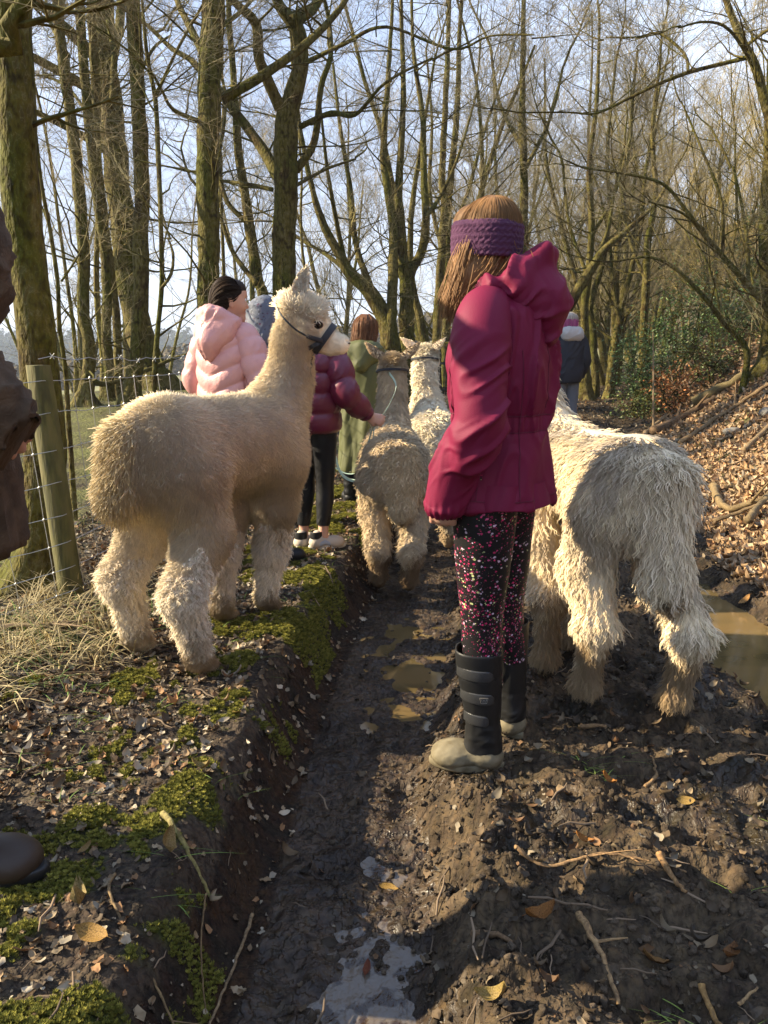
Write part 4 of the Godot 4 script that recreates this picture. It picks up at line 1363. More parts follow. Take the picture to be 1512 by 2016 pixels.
	mr.fill(0.0028)
	tube(mo, mp, mr, 5)
	put("mouth", mo.mesh(M.skin_dark), t)
	for f in 4:
		for e in [-1.0, 1.0]:
			var p: Vector3 = feet[f]
			var nb := MB.new()
			tube(nb, PackedVector3Array([p + Vector3(e * 0.019, 0.022, -0.055), p + Vector3(e * 0.0195, 0.016, -0.075), p + Vector3(e * 0.019, 0.006, -0.092)]), PackedFloat32Array([0.011, 0.009, 0.003]), 8)
			put("toenail", nb.mesh(M.nail), t)
	return t

func _moved(mb: MB, t: Transform3D) -> MB:
	var o := MB.new()
	o.add(mb, t)
	return o

func strap_loop(center: Vector3, ax: Vector3, ay: Vector3, width: float, n := 36, gap := 0.0) -> MB:
	# a flat band round an ellipse with half axes ax and ay
	var mb := MB.new()
	var nz := ax.cross(ay).normalized() * width * 0.5
	var th := 0.0016
	var rings := []
	for k in n + 1:
		var a := TAU * k / n
		var o := (ax * cos(a) + ay * sin(a))
		var u := o.normalized()
		rings.append(PackedVector3Array([center + o + nz + u * th, center + o - nz + u * th, center + o - nz - u * th, center + o + nz - u * th]))
	skin(mb, rings)
	return mb

func build_alpacas():
	make_tufts()
	# cream huacaya, side on, looking across the track
	var a1 := on_ground(-0.62, -2.84)
	a1.y = 0.055
	var y1 := deg_to_rad(-30.0)
	var inv1 := Transform3D(Basis(Vector3.UP, y1), a1).affine_inverse()
	var f1 := []
	for q in [[-0.91, -2.66], [-0.64, -2.485], [-0.665, -3.0], [-0.50, -3.09]]:
		f1.append(inv1 * on_ground(q[0], q[1], 0.012))
	var head1 := inv1 * Vector3(-0.345, 1.285, -3.16)
	var al := alpaca("cream alpaca with a black halter standing side on upon the mossy bank", a1, y1, {
		"neck": [[Vector3(0, 0.74, -0.25), 0.145], [Vector3(0.01, 0.89, -0.365), 0.108], [inv1 * Vector3(-0.385, 1.06, -3.19), 0.080], [inv1 * Vector3(-0.365, 1.20, -3.18), 0.071]],
		"head": [head1, inv1.basis * Vector3(0.95, -0.34, -0.06)], "feet": f1, "rise": 0.112, "thigh": 1.12, "tail": [Vector3(-0.03, 0.83, 0.395), Vector3(-0.035, 0.66, 0.43)], "tail_r": 0.058, "tail_len": 2.3,
		"col": Color(0.88, 0.75, 0.545), "grey": Color(0.76, 0.645, 0.475), "tail_col": Color(0.90, 0.755, 0.50), "dirt": Color(0.30, 0.21, 0.12), "mud": 0.16, "mud_most": 0.7, "seed": 5.0, "curly_legs": true,
		"style": "dense", "len": 0.027, "hang": 0.66, "density": 36000.0, "leg_len": 0.8, "topknot": 0.05, "leg": 1.0, "wide": 0.98, "ear": {"out": 0.10, "lift": 1.0, "back": 0.06, "open": 2.6}})
	halter(al, head1, inv1.basis * Vector3(0.95, -0.34, -0.06))
	# grey-white suri with its back to the camera
	var a2 := Vector3(0.735, 0.0, -2.66)
	var y2 := deg_to_rad(13.0)
	var inv2 := Transform3D(Basis(Vector3.UP, y2), a2).affine_inverse()
	var f2 := []
	for q in [[0.675, -2.40], [0.945, -2.315], [0.59, -2.64], [0.735, -2.84]]:
		f2.append(inv2 * on_ground(q[0], q[1], 0.012))
	alpaca("shaggy grey-white alpaca seen from behind, its long locks muddy at the hocks", a2, y2, {
		"neck": [[Vector3(0, 0.76, -0.24), 0.12], [Vector3(-0.02, 0.88, -0.38), 0.085], [Vector3(-0.035, 1.0, -0.45), 0.070], [Vector3(-0.045, 1.09, -0.48), 0.062]],
		"rise": 0.105, "head": [Vector3(-0.055, 1.15, -0.50), Vector3(0.02, -0.45, -1)], "feet": f2, "tail": [Vector3(0.02, 0.82, 0.38), Vector3(0.035, 0.52, 0.415)], "tail_r": 0.06, "tail_len": 1.25,
		"col": Color(0.80, 0.65, 0.43), "grey": Color(0.58, 0.475, 0.335), "tail_col": Color(0.80, 0.66, 0.45), "dirt": Color(0.24, 0.16, 0.08), "mud": 0.33, "mud_most": 0.85, "seed": 25.0,
		"style": "lock", "len": 0.075, "hang": 0.96, "density": 28000.0, "leg_len": 0.68, "leg_hang": 0.80, "wide": 0.80, "leg": 0.82, "thigh": 1.08, "face": false, "fat": 0.6})
	# tan alpaca walking away along the rut
	var a3 := Vector3(0.055, -0.12, -4.33)
	var y3 := deg_to_rad(2.0)
	var inv3 := Transform3D(Basis(Vector3.UP, y3), a3).affine_inverse()
	var f3 := []
	for q in [[-0.03, -4.03], [0.135, -3.98], [-0.05, -4.62], [0.13, -4.58]]:
		f3.append(inv3 * on_ground(q[0], q[1], 0.012))
	var al3 := alpaca("dusty tan alpaca walking away along the muddy rut", a3, y3, {
		"neck": [[Vector3(0, 0.68, -0.24), 0.13], [Vector3(0.0, 0.84, -0.36), 0.092], [Vector3(0.01, 1.0, -0.40), 0.072], [Vector3(0.01, 1.10, -0.41), 0.066]],
		"head": [Vector3(0.01, 1.155, -0.41), Vector3(0.06, -0.12, -1)], "feet": f3, "tail": [Vector3(0.02, 0.74, 0.37), Vector3(0.025, 0.47, 0.40)], "tail_r": 0.06, "tail_len": 1.1,
		"col": Color(0.60, 0.46, 0.29), "grey": Color(0.45, 0.355, 0.235), "tail_col": Color(0.62, 0.47, 0.28), "dirt": Color(0.17, 0.10, 0.045), "mud": 0.24, "seed": 45.0,
		"style": "curl", "len": 0.05, "fat": 1.0, "hang": 0.85, "density": 17000.0, "wide": 0.9, "leg": 0.9, "face": false, "topknot": 0.03, "ear_in": Color(0.3, 0.19, 0.11), "ear": {"out": 0.9, "lift": 0.7, "back": 0.15}})
	# white alpaca ahead of it
	var a4 := Vector3(0.33, -0.11, -5.25)
	var y4 := deg_to_rad(-2.0)
	var inv4 := Transform3D(Basis(Vector3.UP, y4), a4).affine_inverse()
	var f4 := []
	for q in [[0.22, -4.98], [0.42, -4.86], [0.25, -5.5], [0.44, -5.56]]:
		f4.append(inv4 * on_ground(q[0], q[1], 0.012))
	var al4 := alpaca("white alpaca half hidden ahead of the tan one", a4, y4, {
		"neck": [[Vector3(0, 0.70, -0.24), 0.13], [Vector3(-0.03, 0.86, -0.36), 0.09], [Vector3(-0.05, 1.03, -0.40), 0.07], [Vector3(-0.05, 1.13, -0.41), 0.066]],
		"head": [Vector3(-0.05, 1.185, -0.41), Vector3(0.45, -0.1, -1)], "feet": f4, "tail": [Vector3(0.0, 0.74, 0.37), Vector3(0.0, 0.50, 0.40)], "tail_r": 0.055, "tail_len": 1.0,
		"col": Color(0.86, 0.76, 0.57), "grey": Color(0.74, 0.63, 0.45), "dirt": Color(0.30, 0.19, 0.09), "mud": 0.26, "seed": 65.0,
		"style": "curl", "len": 0.06, "fat": 1.2, "hang": 0.82, "density": 12000.0, "wide": 0.9, "leg": 0.9, "face": false, "topknot": 0.03, "ear": {"out": 0.95, "lift": 0.55, "back": 0.3}})
	for q in [[al3, Vector3(0.01, 1.125, -0.41), 0.098], [al4, Vector3(-0.05, 1.155, -0.41), 0.098]]:
		var hs := Node3D.new()
		hs.name = "halter"
		q[0].add_child(hs)
		put("neck_strap", strap_loop(q[1], Vector3(q[2], 0.0, 0), Vector3(0, -0.018, -q[2]), 0.014).mesh(M.strap), hs)

func halter(al: Node3D, at: Vector3, dir: Vector3):
	var hd := dir.normalized()
	var hu := (Vector3.UP - hd * hd.y).normalized()
	var ht := Transform3D(Basis(hd.cross(hu), hu, -hd), at)
	var h := Node3D.new()
	h.name = "halter"
	al.add_child(h)
	# noseband, jaw loop, cheek straps and the band behind the ears
	put("noseband", strap_loop(ht * Vector3(0, -0.040, -0.128), ht.basis * Vector3(0.060, 0, 0), ht.basis * Vector3(0, 0.066, -0.020), 0.026).mesh(M.strap), h)
	put("jaw_strap", strap_loop(ht * Vector3(0, -0.066, -0.108), ht.basis * Vector3(0.062, 0.0, 0), ht.basis * Vector3(0, -0.034, 0.030), 0.016).mesh(M.strap), h)
	for e in [-1.0, 1.0]:
		var c := MB.new()
		tube(c, curve_pts([ht * Vector3(e * 0.062, -0.050, -0.125), ht * Vector3(e * 0.074, -0.052, -0.09), ht * Vector3(e * 0.079, -0.052, -0.06)], 0.01), PackedFloat32Array([0.009, 0.009, 0.009, 0.009, 0.009, 0.009, 0.009, 0.009, 0.009, 0.009, 0.009, 0.009]), 8, Color.WHITE, true, 0.3, ht.basis.y)
		put("cheek_strap", c.mesh(M.strap), h)
		var b := MB.new()
		tube(b, curve_pts([ht * Vector3(e * 0.079, -0.052, -0.062), ht * Vector3(e * 0.096, -0.042, -0.01), ht * Vector3(e * 0.088, -0.01, 0.055), ht * Vector3(0, 0.03, 0.098)], 0.02), _fill(30, 0.0035), 8, Color.WHITE, true, 0.5, ht.basis.y)
		put("neck_strap", b.mesh(M.strap), h)
	var ring := TorusMesh.new()
	ring.inner_radius = 0.010
	ring.outer_radius = 0.014
	ring.rings = 20
	ring.ring_segments = 8
	ring.material = M.wire
	var ro := put("ring", ring, h, ht * Vector3(0.0, -0.108, -0.10))
	ro.rotation = Vector3(1.2, 0.3, 0.4)
	# dark chain lead hanging from the ring past the chest to the handler
	var t := thing("lead_chain", "dark chain lead hanging from the cream alpaca's halter", "lead")
	var start := al.transform * (ht * Vector3(0.0, -0.118, -0.10))
	var way := curve_pts([start, start + Vector3(-0.01, -0.10, 0.01), start + Vector3(-0.045, -0.24, -0.02), start + Vector3(-0.16, -0.34, -0.20), start + Vector3(-0.28, -0.30, -0.36)], 0.017)
	var link := TorusMesh.new()
	link.inner_radius = 0.0048
	link.outer_radius = 0.0088
	link.rings = 12
	link.ring_segments = 6
	link.material = M.strap
	for k in way.size() - 1:
		var l := put("link", link, t)
		var d := (way[k + 1] - way[k]).normalized()
		var x := d.cross(Vector3.BACK).normalized()
		var b := Basis(x, d.cross(x) if k % 2 else d, d if k % 2 else x.cross(d))
		b = Basis(x, x.cross(d), d) if k % 2 else Basis(d.cross(x), x, d)
		l.transform = Transform3D(Basis(b.x * 0.75, b.y, b.z * 1.3), way[k])

func _fill(n: int, v: float) -> PackedFloat32Array:
	var r := PackedFloat32Array()
	r.resize(n)
	r.fill(v)
	return r

# ---------------------------------------------------------------- people
var head_shape: MB
var hand_shape: MB

func displace(mb: MB, f: Callable) -> void:
	var nor := mb.normals()
	# rings close on a doubled seam: both seam vertices get the same push
	var seam := {}
	for k in mb.v.size():
		var key := Vector3i((mb.v[k] * 5000.0).round())
		seam[key] = seam.get(key, Vector3.ZERO) + nor[k]
	var base := mb.v.duplicate()
	for k in base.size():
		var n: Vector3 = seam[Vector3i((base[k] * 5000.0).round())]
		n = n.normalized()
		mb.v[k] = base[k] + n * float(f.call(base[k], mb.u[k], n))

func smooth_normals(mb: MB) -> PackedVector3Array:
	var nor := mb.normals()
	var seam := {}
	for k in mb.v.size():
		var key := Vector3i((mb.v[k] * 4000.0).round())
		seam[key] = seam.get(key, Vector3.ZERO) + nor[k]
	for k in mb.v.size():
		var n: Vector3 = seam[Vector3i((mb.v[k] * 4000.0).round())]
		if n.length_squared() > 1e-8 and n.normalized().dot(nor[k]) > 0.2:
			nor[k] = n.normalized()
	return nor

# garment: rings of [centre, half width, half depth (, yaw)] from hem to collar
func garment(list: Array, seg: int, step: float) -> MB:
	var rings := []
	var n := list.size()
	for k in n - 1:
		var m := maxi(1, int(ceil(list[k][0].distance_to(list[k + 1][0]) / step)))
		for j in (m if k < n - 2 else m + 1):
			var t := float(j) / m
			var a: Array = list[maxi(k - 1, 0)]
			var b: Array = list[k]
			var c: Array = list[k + 1]
			var d: Array = list[mini(k + 2, n - 1)]
			var ctr: Vector3 = b[0].lerp(c[0], t)
			var w := clampf(cubic_interpolate(b[1], c[1], a[1], d[1], t), minf(b[1], c[1]), maxf(b[1], c[1]))
			var z := clampf(cubic_interpolate(b[2], c[2], a[2], d[2], t), minf(b[2], c[2]), maxf(b[2], c[2]))
			var yaw := lerpf(b[3] if b.size() > 3 else 0.0, c[3] if c.size() > 3 else 0.0, t)
			var ring := PackedVector3Array()
			for q in seg:
				var an := TAU * q / seg
				var e := 0.85   # slightly squared
				var cx := signf(cos(an)) * pow(absf(cos(an)), e) * w
				var cz := -signf(sin(an)) * pow(absf(sin(an)), e) * z
				ring.append(ctr + Vector3(cx, 0, cz).rotated(Vector3.UP, yaw))
			rings.append(ring)
	var mb := MB.new()
	skin(mb, rings)
	return mb

# a stitched seam lying on a garment: along a column or round a row of its rings
func seam(mb: MB, seg: int, col: int, row0: int, row1: int, round_ := false) -> MB:
	var nor := mb.normals()
	var pts := PackedVector3Array()
	for k in range(row0, row1 + 1):
		var at := (col * (seg + 1) + k % seg) if round_ else (k * (seg + 1) + col)
		pts.append(mb.v[at] + nor[at] * 0.0006)
	var out := MB.new()
	tube(out, pts, _fill(pts.size(), 0.0013), 5)
	return out

func sleeve_tube(list: Array, sides := 40, step := 0.012, flat := 1.0, uvs := Vector2(1, 1)) -> MB:
	var cr := curve_rad(list, step)
	var mb := MB.new()
	tube(mb, cr[0], cr[1], sides, Color.WHITE, false, flat, Vector3.ZERO, uvs)
	return mb

func creases(p: Vector3, s: float, f := 9.0, along := Vector3(0.45, 0.8, -0.35)) -> float:
	# sharp-edged folds drawn out along a slant, over a slow swell
	var a := along.normalized()
	var q := (p - a * (p.dot(a) * 0.68)) * f
	var w := noise_d.get_noise_3d(q.x * 0.5 + s, q.y * 0.5, q.z * 0.5)
	var n1 := noise_d.get_noise_3d(q.x * 1.1 + s * 2.0 + w * 0.9, q.y * 1.1 + w * 0.7, q.z * 1.1)
	var n2 := noise_d.get_noise_3d(q.x * 2.3 - s + w, q.y * 2.3 + 5.0, q.z * 2.3)
	var keep := smoothstep(-0.35, 0.35, noise_d.get_noise_3d(p.x * f * 0.4 + s * 5.0, p.y * f * 0.4, p.z * f * 0.4))
	return w * 0.55 + maxf(0.0, 1.0 - absf(n1) * 3.8) * (0.3 + 0.7 * keep) * 0.95 + maxf(0.0, 1.0 - absf(n2) * 3.6) * keep * 0.28 - 0.2

func make_people_parts():
	var H := Sdf.new()
	H.ball(Vector3(0, 0.030, 0.012), 0.085, 0.03, Vector3.RIGHT, 0.88)
	H.cone(Vector3(0, -0.01, -0.030), Vector3(0, -0.072, -0.046), 0.060, 0.036, 0.04)
	H.ball(Vector3(0, 0.045, -0.055), 0.045, 0.04)
	H.cone(Vector3(0, 0.004, -0.087), Vector3(0, -0.027, -0.099), 0.006, 0.011, 0.012)
	H.cone(Vector3(-0.013, -0.059, -0.079), Vector3(0.013, -0.059, -0.079), 0.0075, 0.0075, 0.008)
	H.ball(Vector3(0, -0.088, -0.064), 0.017, 0.02)
	H.cone(Vector3(0, -0.055, 0.018), Vector3(0, -0.15, 0.026), 0.047, 0.050, 0.04)
	for e in [-1.0, 1.0]:
		H.ball(Vector3(e * 0.036, -0.025, -0.064), 0.022, 0.03)
		H.ball(Vector3(e * 0.030, 0.006, -0.091), 0.0125, 0.012, Vector3.ZERO, 1.0, true)
		H.cone(Vector3(e * 0.076, 0.018, 0.014), Vector3(e * 0.073, -0.022, 0.004), 0.016, 0.010, 0.008, Vector3.RIGHT, 0.45)
	head_shape = H.build(0.006)
	var P := Sdf.new()
	P.cone(Vector3(0, 0.03, 0), Vector3(0, -0.01, 0), 0.024, 0.023, 0.02)
	P.cone(Vector3(0.004, -0.02, 0), Vector3(0.002, -0.070, -0.004), 0.030, 0.036, 0.02, Vector3.BACK, 0.42)
	var fl := [0.058, 0.066, 0.062, 0.048]
	for f in 4:
		var x: float = -0.027 + f * 0.018
		var a := Vector3(x, -0.078, -0.004)
		var l: float = fl[f]
		var b := a + Vector3(0, -0.42, -0.26).normalized() * l * 0.5
		var c := b + Vector3(0, -0.16, -0.5).normalized() * l * 0.38
		var d := c + Vector3(0, 0.30, -0.36).normalized() * l * 0.34
		P.cone(a, b, 0.0095, 0.0088, 0.006)
		P.cone(b, c, 0.0088, 0.008, 0.005)
		P.cone(c, d, 0.008, 0.0066, 0.005)
	P.cone(Vector3(0.024, -0.022, -0.006), Vector3(0.042, -0.050, -0.020), 0.013, 0.0105, 0.012)
	P.cone(Vector3(0.042, -0.050, -0.020), Vector3(0.034, -0.074, -0.036), 0.010, 0.008, 0.006)
	hand_shape = P.build(0.0042)
	mat("skin", lin(0.55, 0.31, 0.22), 0.5, {"spec": 0.4})
	M.skin.subsurf_scatter_enabled = true
	M.skin.subsurf_scatter_strength = 0.15
	mat("eye_white", lin(0.7, 0.68, 0.64), 0.2)
	var weave := noise_tex(0.09, 3, [[0.0, grey(0)], [1.0, grey(1)]], 61)
	mat("raspberry", lin(0.150, 0.0062, 0.034), 0.66, {"spec": 0.34, "bump": noise_tex(0.05, 4, [[0.0, grey(0)], [1.0, grey(1)]], 62), "depth": 0.04, "tri": 9.0})
	mat("pink_nylon", lin(0.58, 0.30, 0.285), 0.42, {"spec": 0.5, "bump": noise_tex(0.03, 4, [[0.0, grey(0)], [1.0, grey(1)]], 63), "depth": 0.12, "tri": 6.0})
	mat("burgundy", lin(0.115, 0.007, 0.030), 0.4, {"spec": 0.5})
	mat("green_coat", lin(0.085, 0.090, 0.032), 0.6, {"spec": 0.4})
	mat("navy", lin(0.006, 0.008, 0.017), 0.7)
	mat("grey_hood", lin(0.42, 0.40, 0.38), 0.9, {"bump": weave, "depth": 0.1, "tri": 5.0})
	mat("brown_coat", lin(0.10, 0.062, 0.034), 0.85, {"spec": 0.35, "rim": 0.3, "tex": noise_tex(0.01, 4, [[0.3, grey(0.75)], [0.7, grey(1)]], 64), "tri": 3.0, "bump": weave, "depth": 0.15})
	mat("black_cloth", lin(0.008, 0.008, 0.009), 0.55, {"spec": 0.4})
	mat("dark_trousers", lin(0.012, 0.013, 0.018), 0.8)
	mat("grey_trousers", lin(0.11, 0.12, 0.14), 0.85)
	mat("rubber", lin(0.205, 0.182, 0.125), 0.75, {"spec": 0.35, "tex": noise_tex(0.014, 5, [[0.2, Color(0.68, 0.63, 0.55)], [0.5, Color(0.88, 0.86, 0.82)], [0.8, Color(1, 0.98, 0.94)]], 65), "tri": 3.0})
	mat("boot_black", lin(0.009, 0.009, 0.009), 0.5, {"spec": 0.45})
	mat("boot_leather", lin(0.028, 0.028, 0.028), 0.36, {"spec": 0.5, "bump": weave, "depth": 0.08, "tri": 8.0})
	mat("piping", lin(0.30, 0.27, 0.22), 0.7)
	mat("seam_thread", lin(0.10, 0.004, 0.022), 0.8)
	mat("lining", lin(0.25, 0.20, 0.27), 0.8)
	mat("hair_brown", Color.WHITE, 0.58, {"vc": 1, "spec": 0.32})
	mat("knit_purple", lin(0.072, 0.027, 0.060), 0.9, {"spec": 0.3, "rim": 0.35, "bump": noise_tex(0.05, 3, [[0.0, grey(0)], [1.0, grey(1)]], 66), "depth": 0.2, "tri": 5.0})
	mat("mint", lin(0.42, 0.56, 0.46), 0.8)
	mat("sole_white", lin(0.55, 0.53, 0.47), 0.6)
	mat("sneaker", lin(0.45, 0.38, 0.30), 0.75)
	mat("sneaker_grey", lin(0.30, 0.33, 0.38), 0.7)
	mat("brown_boot", lin(0.035, 0.022, 0.014), 0.55, {"spec": 0.45})
	mat("print_cloth", Color.WHITE, 0.75, {"tex": splatter(9, Color(0.36, 0.38, 0.42), [Color(0.06, 0.07, 0.12), Color(0.2, 0.22, 0.28), Color(0.62, 0.64, 0.68), Color(0.36, 0.1, 0.26)], 500, 16.0), "tri": 3.0})
	mat("splatter", Color.WHITE, 0.6, {"tex": splatter(3, Color(0.075, 0.068, 0.075), [Color(0.88, 0.22, 0.45), Color(0.86, 0.2, 0.42), Color(0.80, 0.34, 0.52), Color(0.80, 0.84, 0.58), Color(0.86, 0.76, 0.84), Color(0.55, 0.12, 0.3)], 3800, 5.5), "spec": 0.35})

func splatter(seed_: int, back: Color, cols: Array, count: int, most: float) -> ImageTexture:
	var r := RandomNumberGenerator.new()
	r.seed = seed_
	var im := Image.create(768, 768, false, Image.FORMAT_RGB8)
	im.fill(back)
	var hubs := []
	for k in 26:
		hubs.append(Vector2(r.randf() * 768.0, r.randf() * 768.0))
	for k in count:
		var c: Vector2 = hubs[r.randi() % 26] + Vector2(r.randfn(), r.randfn()) * 75.0 if r.randf() < 0.7 else Vector2(r.randf() * 768.0, r.randf() * 768.0)
		var rad := 0.9 + most * pow(r.randf(), 4.0)
		var col: Color = cols[r.randi() % cols.size()]
		col = col.darkened(r.randf() * 0.3)
		var lobes := 1 if rad < 3.0 else 4
		for l in lobes:
			var o := c + (Vector2(r.randfn(), r.randfn()) * rad * 0.6 if l else Vector2.ZERO)
			var rr := rad * (1.0 if l == 0 else r.randf_range(0.25, 0.6))
			var y0 := int(-rr)
			for y in range(y0, int(rr) + 1):
				var w := sqrt(maxf(0.0, rr * rr - y * y))
				for x in range(int(-w), int(w) + 1):
					im.set_pixel(posmod(int(o.x) + x, 768), posmod(int(o.y) + y, 768), col)
	return ImageTexture.create_from_image(im)

# the continuous body under the clothes; J holds the joints
func body_of(t: Node3D, J: Dictionary, hs: float):
	var S := Sdf.new()
	var s: float = J.s
	S.cone(J.pelvis, J.waist, 0.105 * s, 0.092 * s, 0.05, Vector3.BACK, 0.8)
	S.cone(J.waist, J.chest, 0.092 * s, 0.11 * s, 0.05, Vector3.BACK, 0.8)
	S.cone(J.chest, J.neck, 0.09 * s, 0.045 * s, 0.05)
	S.cone(J.neck, J.head, 0.043 * s, 0.043 * s, 0.03)
	for k in 2:
		S.cone(J.chest + Vector3(0, 0.05 * s, 0), J.shoulder[k], 0.05 * s, 0.045 * s, 0.04)
		S.cone(J.shoulder[k], J.elbow[k], 0.041 * s, 0.034 * s, 0.02)
		S.cone(J.elbow[k], J.wrist[k], 0.033 * s, 0.023 * s, 0.02)
		S.cone(J.pelvis, J.hip[k], 0.085 * s, 0.075 * s, 0.05)
		S.cone(J.hip[k], J.knee[k], 0.070 * s, 0.048 * s, 0.03)
		S.cone(J.knee[k], J.ankle[k], 0.046 * s, 0.031 * s, 0.02)
		S.cone(J.ankle[k] + Vector3(0, -0.03 * s, 0), J.ankle[k] + J.toe[k] * 0.10 * s + Vector3(0, -0.055 * s, 0), 0.026 * s, 0.018 * s, 0.015)
	var mb := S.build(0.016)
	var ht := Transform3D(Basis.from_euler(J.head_turn).scaled(Vector3.ONE * hs), J.head)
	mb.add(head_shape, ht)
	for k in 2:
		var d: Vector3 = (J.wrist[k] - J.elbow[k]).normalized()
		if J.has("hand_dir"):
			d = J.hand_dir[k].normalized()
		var fwd: Vector3 = J.palm[k] if J.has("palm") else Vector3(0.9 if k == 0 else -0.9, 0, -0.2)
		var z: Vector3 = -(fwd - d * fwd.dot(d)).normalized()
		var y := -d
		var x := y.cross(z)
		mb.add(hand_shape, Transform3D(Basis(x * (1.0 if k == 0 else -1.0), y, z).scaled(Vector3.ONE * s * 1.02), J.wrist[k]))
	put("body", mb.mesh(M.skin, smooth_normals(mb)), t)
	for e in [-1.0, 1.0]:
		var sp := SphereMesh.new()
		sp.radius = 0.0115 * hs
		sp.height = 0.023 * hs
		sp.material = M.eye_white
		var eo := put("eye", sp, t, ht * Vector3(e * 0.030, 0.006, -0.0815))
		var ir := SphereMesh.new()
		ir.radius = 0.0058 * hs
		ir.height = 0.0116 * hs
		ir.material = M.eye
		var io := put("iris", ir, eo)
		io.position = ht.basis * Vector3(0, 0, -0.0072)
	return ht

func joints(s: float) -> Dictionary:
	return {"s": s, "pelvis": Vector3(0, 0.84, 0) * s, "waist": Vector3(0, 0.98, 0) * s, "chest": Vector3(0, 1.14, 0) * s, "neck": Vector3(0, 1.30, 0.01) * s, "head": Vector3(0, 1.43, -0.012) * s, "head_turn": Vector3.ZERO,
		"shoulder": [Vector3(-0.155, 1.245, 0) * s, Vector3(0.155, 1.245, 0) * s], "elbow": [Vector3(-0.215, 1.0, 0.03) * s, Vector3(0.215, 1.0, 0.03) * s], "wrist": [Vector3(-0.20, 0.79, -0.06) * s, Vector3(0.20, 0.79, -0.06) * s],
		"hip": [Vector3(-0.085, 0.80, 0) * s, Vector3(0.085, 0.80, 0) * s], "knee": [Vector3(-0.095, 0.44, -0.012) * s, Vector3(0.095, 0.44, -0.012) * s], "ankle": [Vector3(-0.10, 0.09, 0.012) * s, Vector3(0.10, 0.09, 0.012) * s],
		"toe": [Vector3(-0.15, 0, -1).normalized(), Vector3(0.15, 0, -1).normalized()]}

# hair: a cap on the skull and many fine strands
func hair(t: Node3D, ht: Transform3D, strands: Array, col: Color, seed_: int, cap := true, thick := 0.0011, cap_r := 0.0905, mass := []):
	var r := RandomNumberGenerator.new()
	r.seed = seed_
	var mb := MB.new()
	mb.colored = true
	if cap:
		var S := Sdf.new()
		S.ball(Vector3(0, 0.036, 0.018), cap_r, 0.02, Vector3.RIGHT, 0.9)
		S.cone(Vector3(0, 0.0, 0.045), Vector3(0, -0.045, 0.045), 0.06, 0.05, 0.03)
		S.ball(Vector3(0, 0.058, -0.050), 0.052, 0.03)
		S.cone(Vector3(0, -0.05, -0.135), Vector3(0, -0.13, -0.11), 0.085, 0.07, 0.02, Vector3.ZERO, 1.0, true)
		for m in mass:
			S.cone(m[0], m[1], m[2], m[3], 0.03)
		var c := S.build(0.007)
		for k in c.v.size():
			c.c[k] = col * (0.8 + 0.5 * noise_a.get_noise_2d(atan2(c.v[k].x, c.v[k].z) * 22.0, 3.0))
		mb.add(c, ht)
	for q in strands:
		# q: [count, spread at root, list of points (head space), spread at the end]
		for n in q[0]:
			var o := Vector3(r.randfn(), r.randfn(), r.randfn()) * 0.5
			var pts := []
			var m: int = q[2].size()
			for k in m:
				var w := lerpf(q[1], q[3], float(k) / (m - 1))
				pts.append(ht * (q[2][k] + (o * w + Vector3(r.randfn(), r.randfn(), r.randfn()) * w * 0.06)))
			var cp := curve_pts(pts, 0.02)
			var rad := PackedFloat32Array()
			for k in cp.size():
				rad.append(thick * (1.0 - 0.7 * pow(float(k) / cp.size(), 3.0)))
			tube(mb, cp, rad, 3, col * r.randf_range(0.65, 1.5), false)
	put("hair", mb.mesh(M.hair_brown), t)

# strands combed over the skull from the crown towards a ring
func crown_strands(count: int, crown: Vector3, y_end: float, r0 := 0.0, r1 := TAU) -> Array:
	var out := []
	var r := RandomNumberGenerator.new()
	r.seed = count
	for k in count:
		var a := lerpf(r0, r1, (k + r.randf()) / count)
		var list := []
		for j in 6:
			var f := j / 5.0
			var pol := f * 1.45
			var dirv := Vector3(sin(pol) * cos(a), cos(pol), sin(pol) * sin(a))
			var p := Vector3(0, 0.036, 0.018) + Vector3(dirv.x * 0.0865, dirv.y * 0.0945, dirv.z * 0.0960) + Vector3(crown.x, 0, crown.z) * (1.0 - f)
			if f == 1.0:
				p.y = y_end
			list.append(p)
		out.append([1, 0.002, list, 0.004])
	return out

func foot_shape(len_: float, wide: float, high: float) -> Sdf:
	# a boot foot pointing -z, heel at +z, sole on y 0
	var S := Sdf.new()
	var r := wide * 0.5
	S.cone(Vector3(0, high * 0.52, len_ * 0.20), Vector3(0, high * 0.45, -len_ * 0.32), r * 0.86, r * 0.98, 0.03, Vector3.UP, high * 0.9 / wide)
	S.cone(Vector3(0, high * 0.45, -len_ * 0.30), Vector3(0, high * 0.42, -len_ * 0.40), r * 0.95, r * 0.86, 0.03, Vector3.UP, high * 0.85 / wide)
	S.cone(Vector3(0, high * 0.5, len_ * 0.18), Vector3(0, high * 1.1, len_ * 0.16), r * 0.82, r * 0.72, 0.03)
	return S

func sole_mesh(len_: float, wide: float, thick: float) -> MB:
	var rings := []
	for lv in [[0.0, 0.94], [0.25, 1.0], [0.8, 1.0], [1.0, 0.95]]:
		var ring := PackedVector3Array()
		for k in 32:
			var a := TAU * k / 32
			var z := -cos(a) * len_ * 0.5 - len_ * 0.1
			var w := wide * 0.5 * (0.86 + 0.14 * cos(a) - 0.06 * cos(2.0 * a)) * sin(a)
			var bump := 1.0 + (0.012 if k % 2 and lv[0] < 0.5 else 0.0)
			ring.append(Vector3(-w * lv[1] * bump, thick * lv[0], z * lv[1]))
		rings.append(ring)
	var mb := MB.new()
	skin(mb, rings, Color.WHITE, true, true)
	return mb

func foot_turn(at: Vector3, toe: Vector3) -> Transform3D:
	var z := -Vector3(toe.x, 0, toe.z).normalized()
	return Transform3D(Basis(Vector3.UP.cross(z), Vector3.UP, z), at)

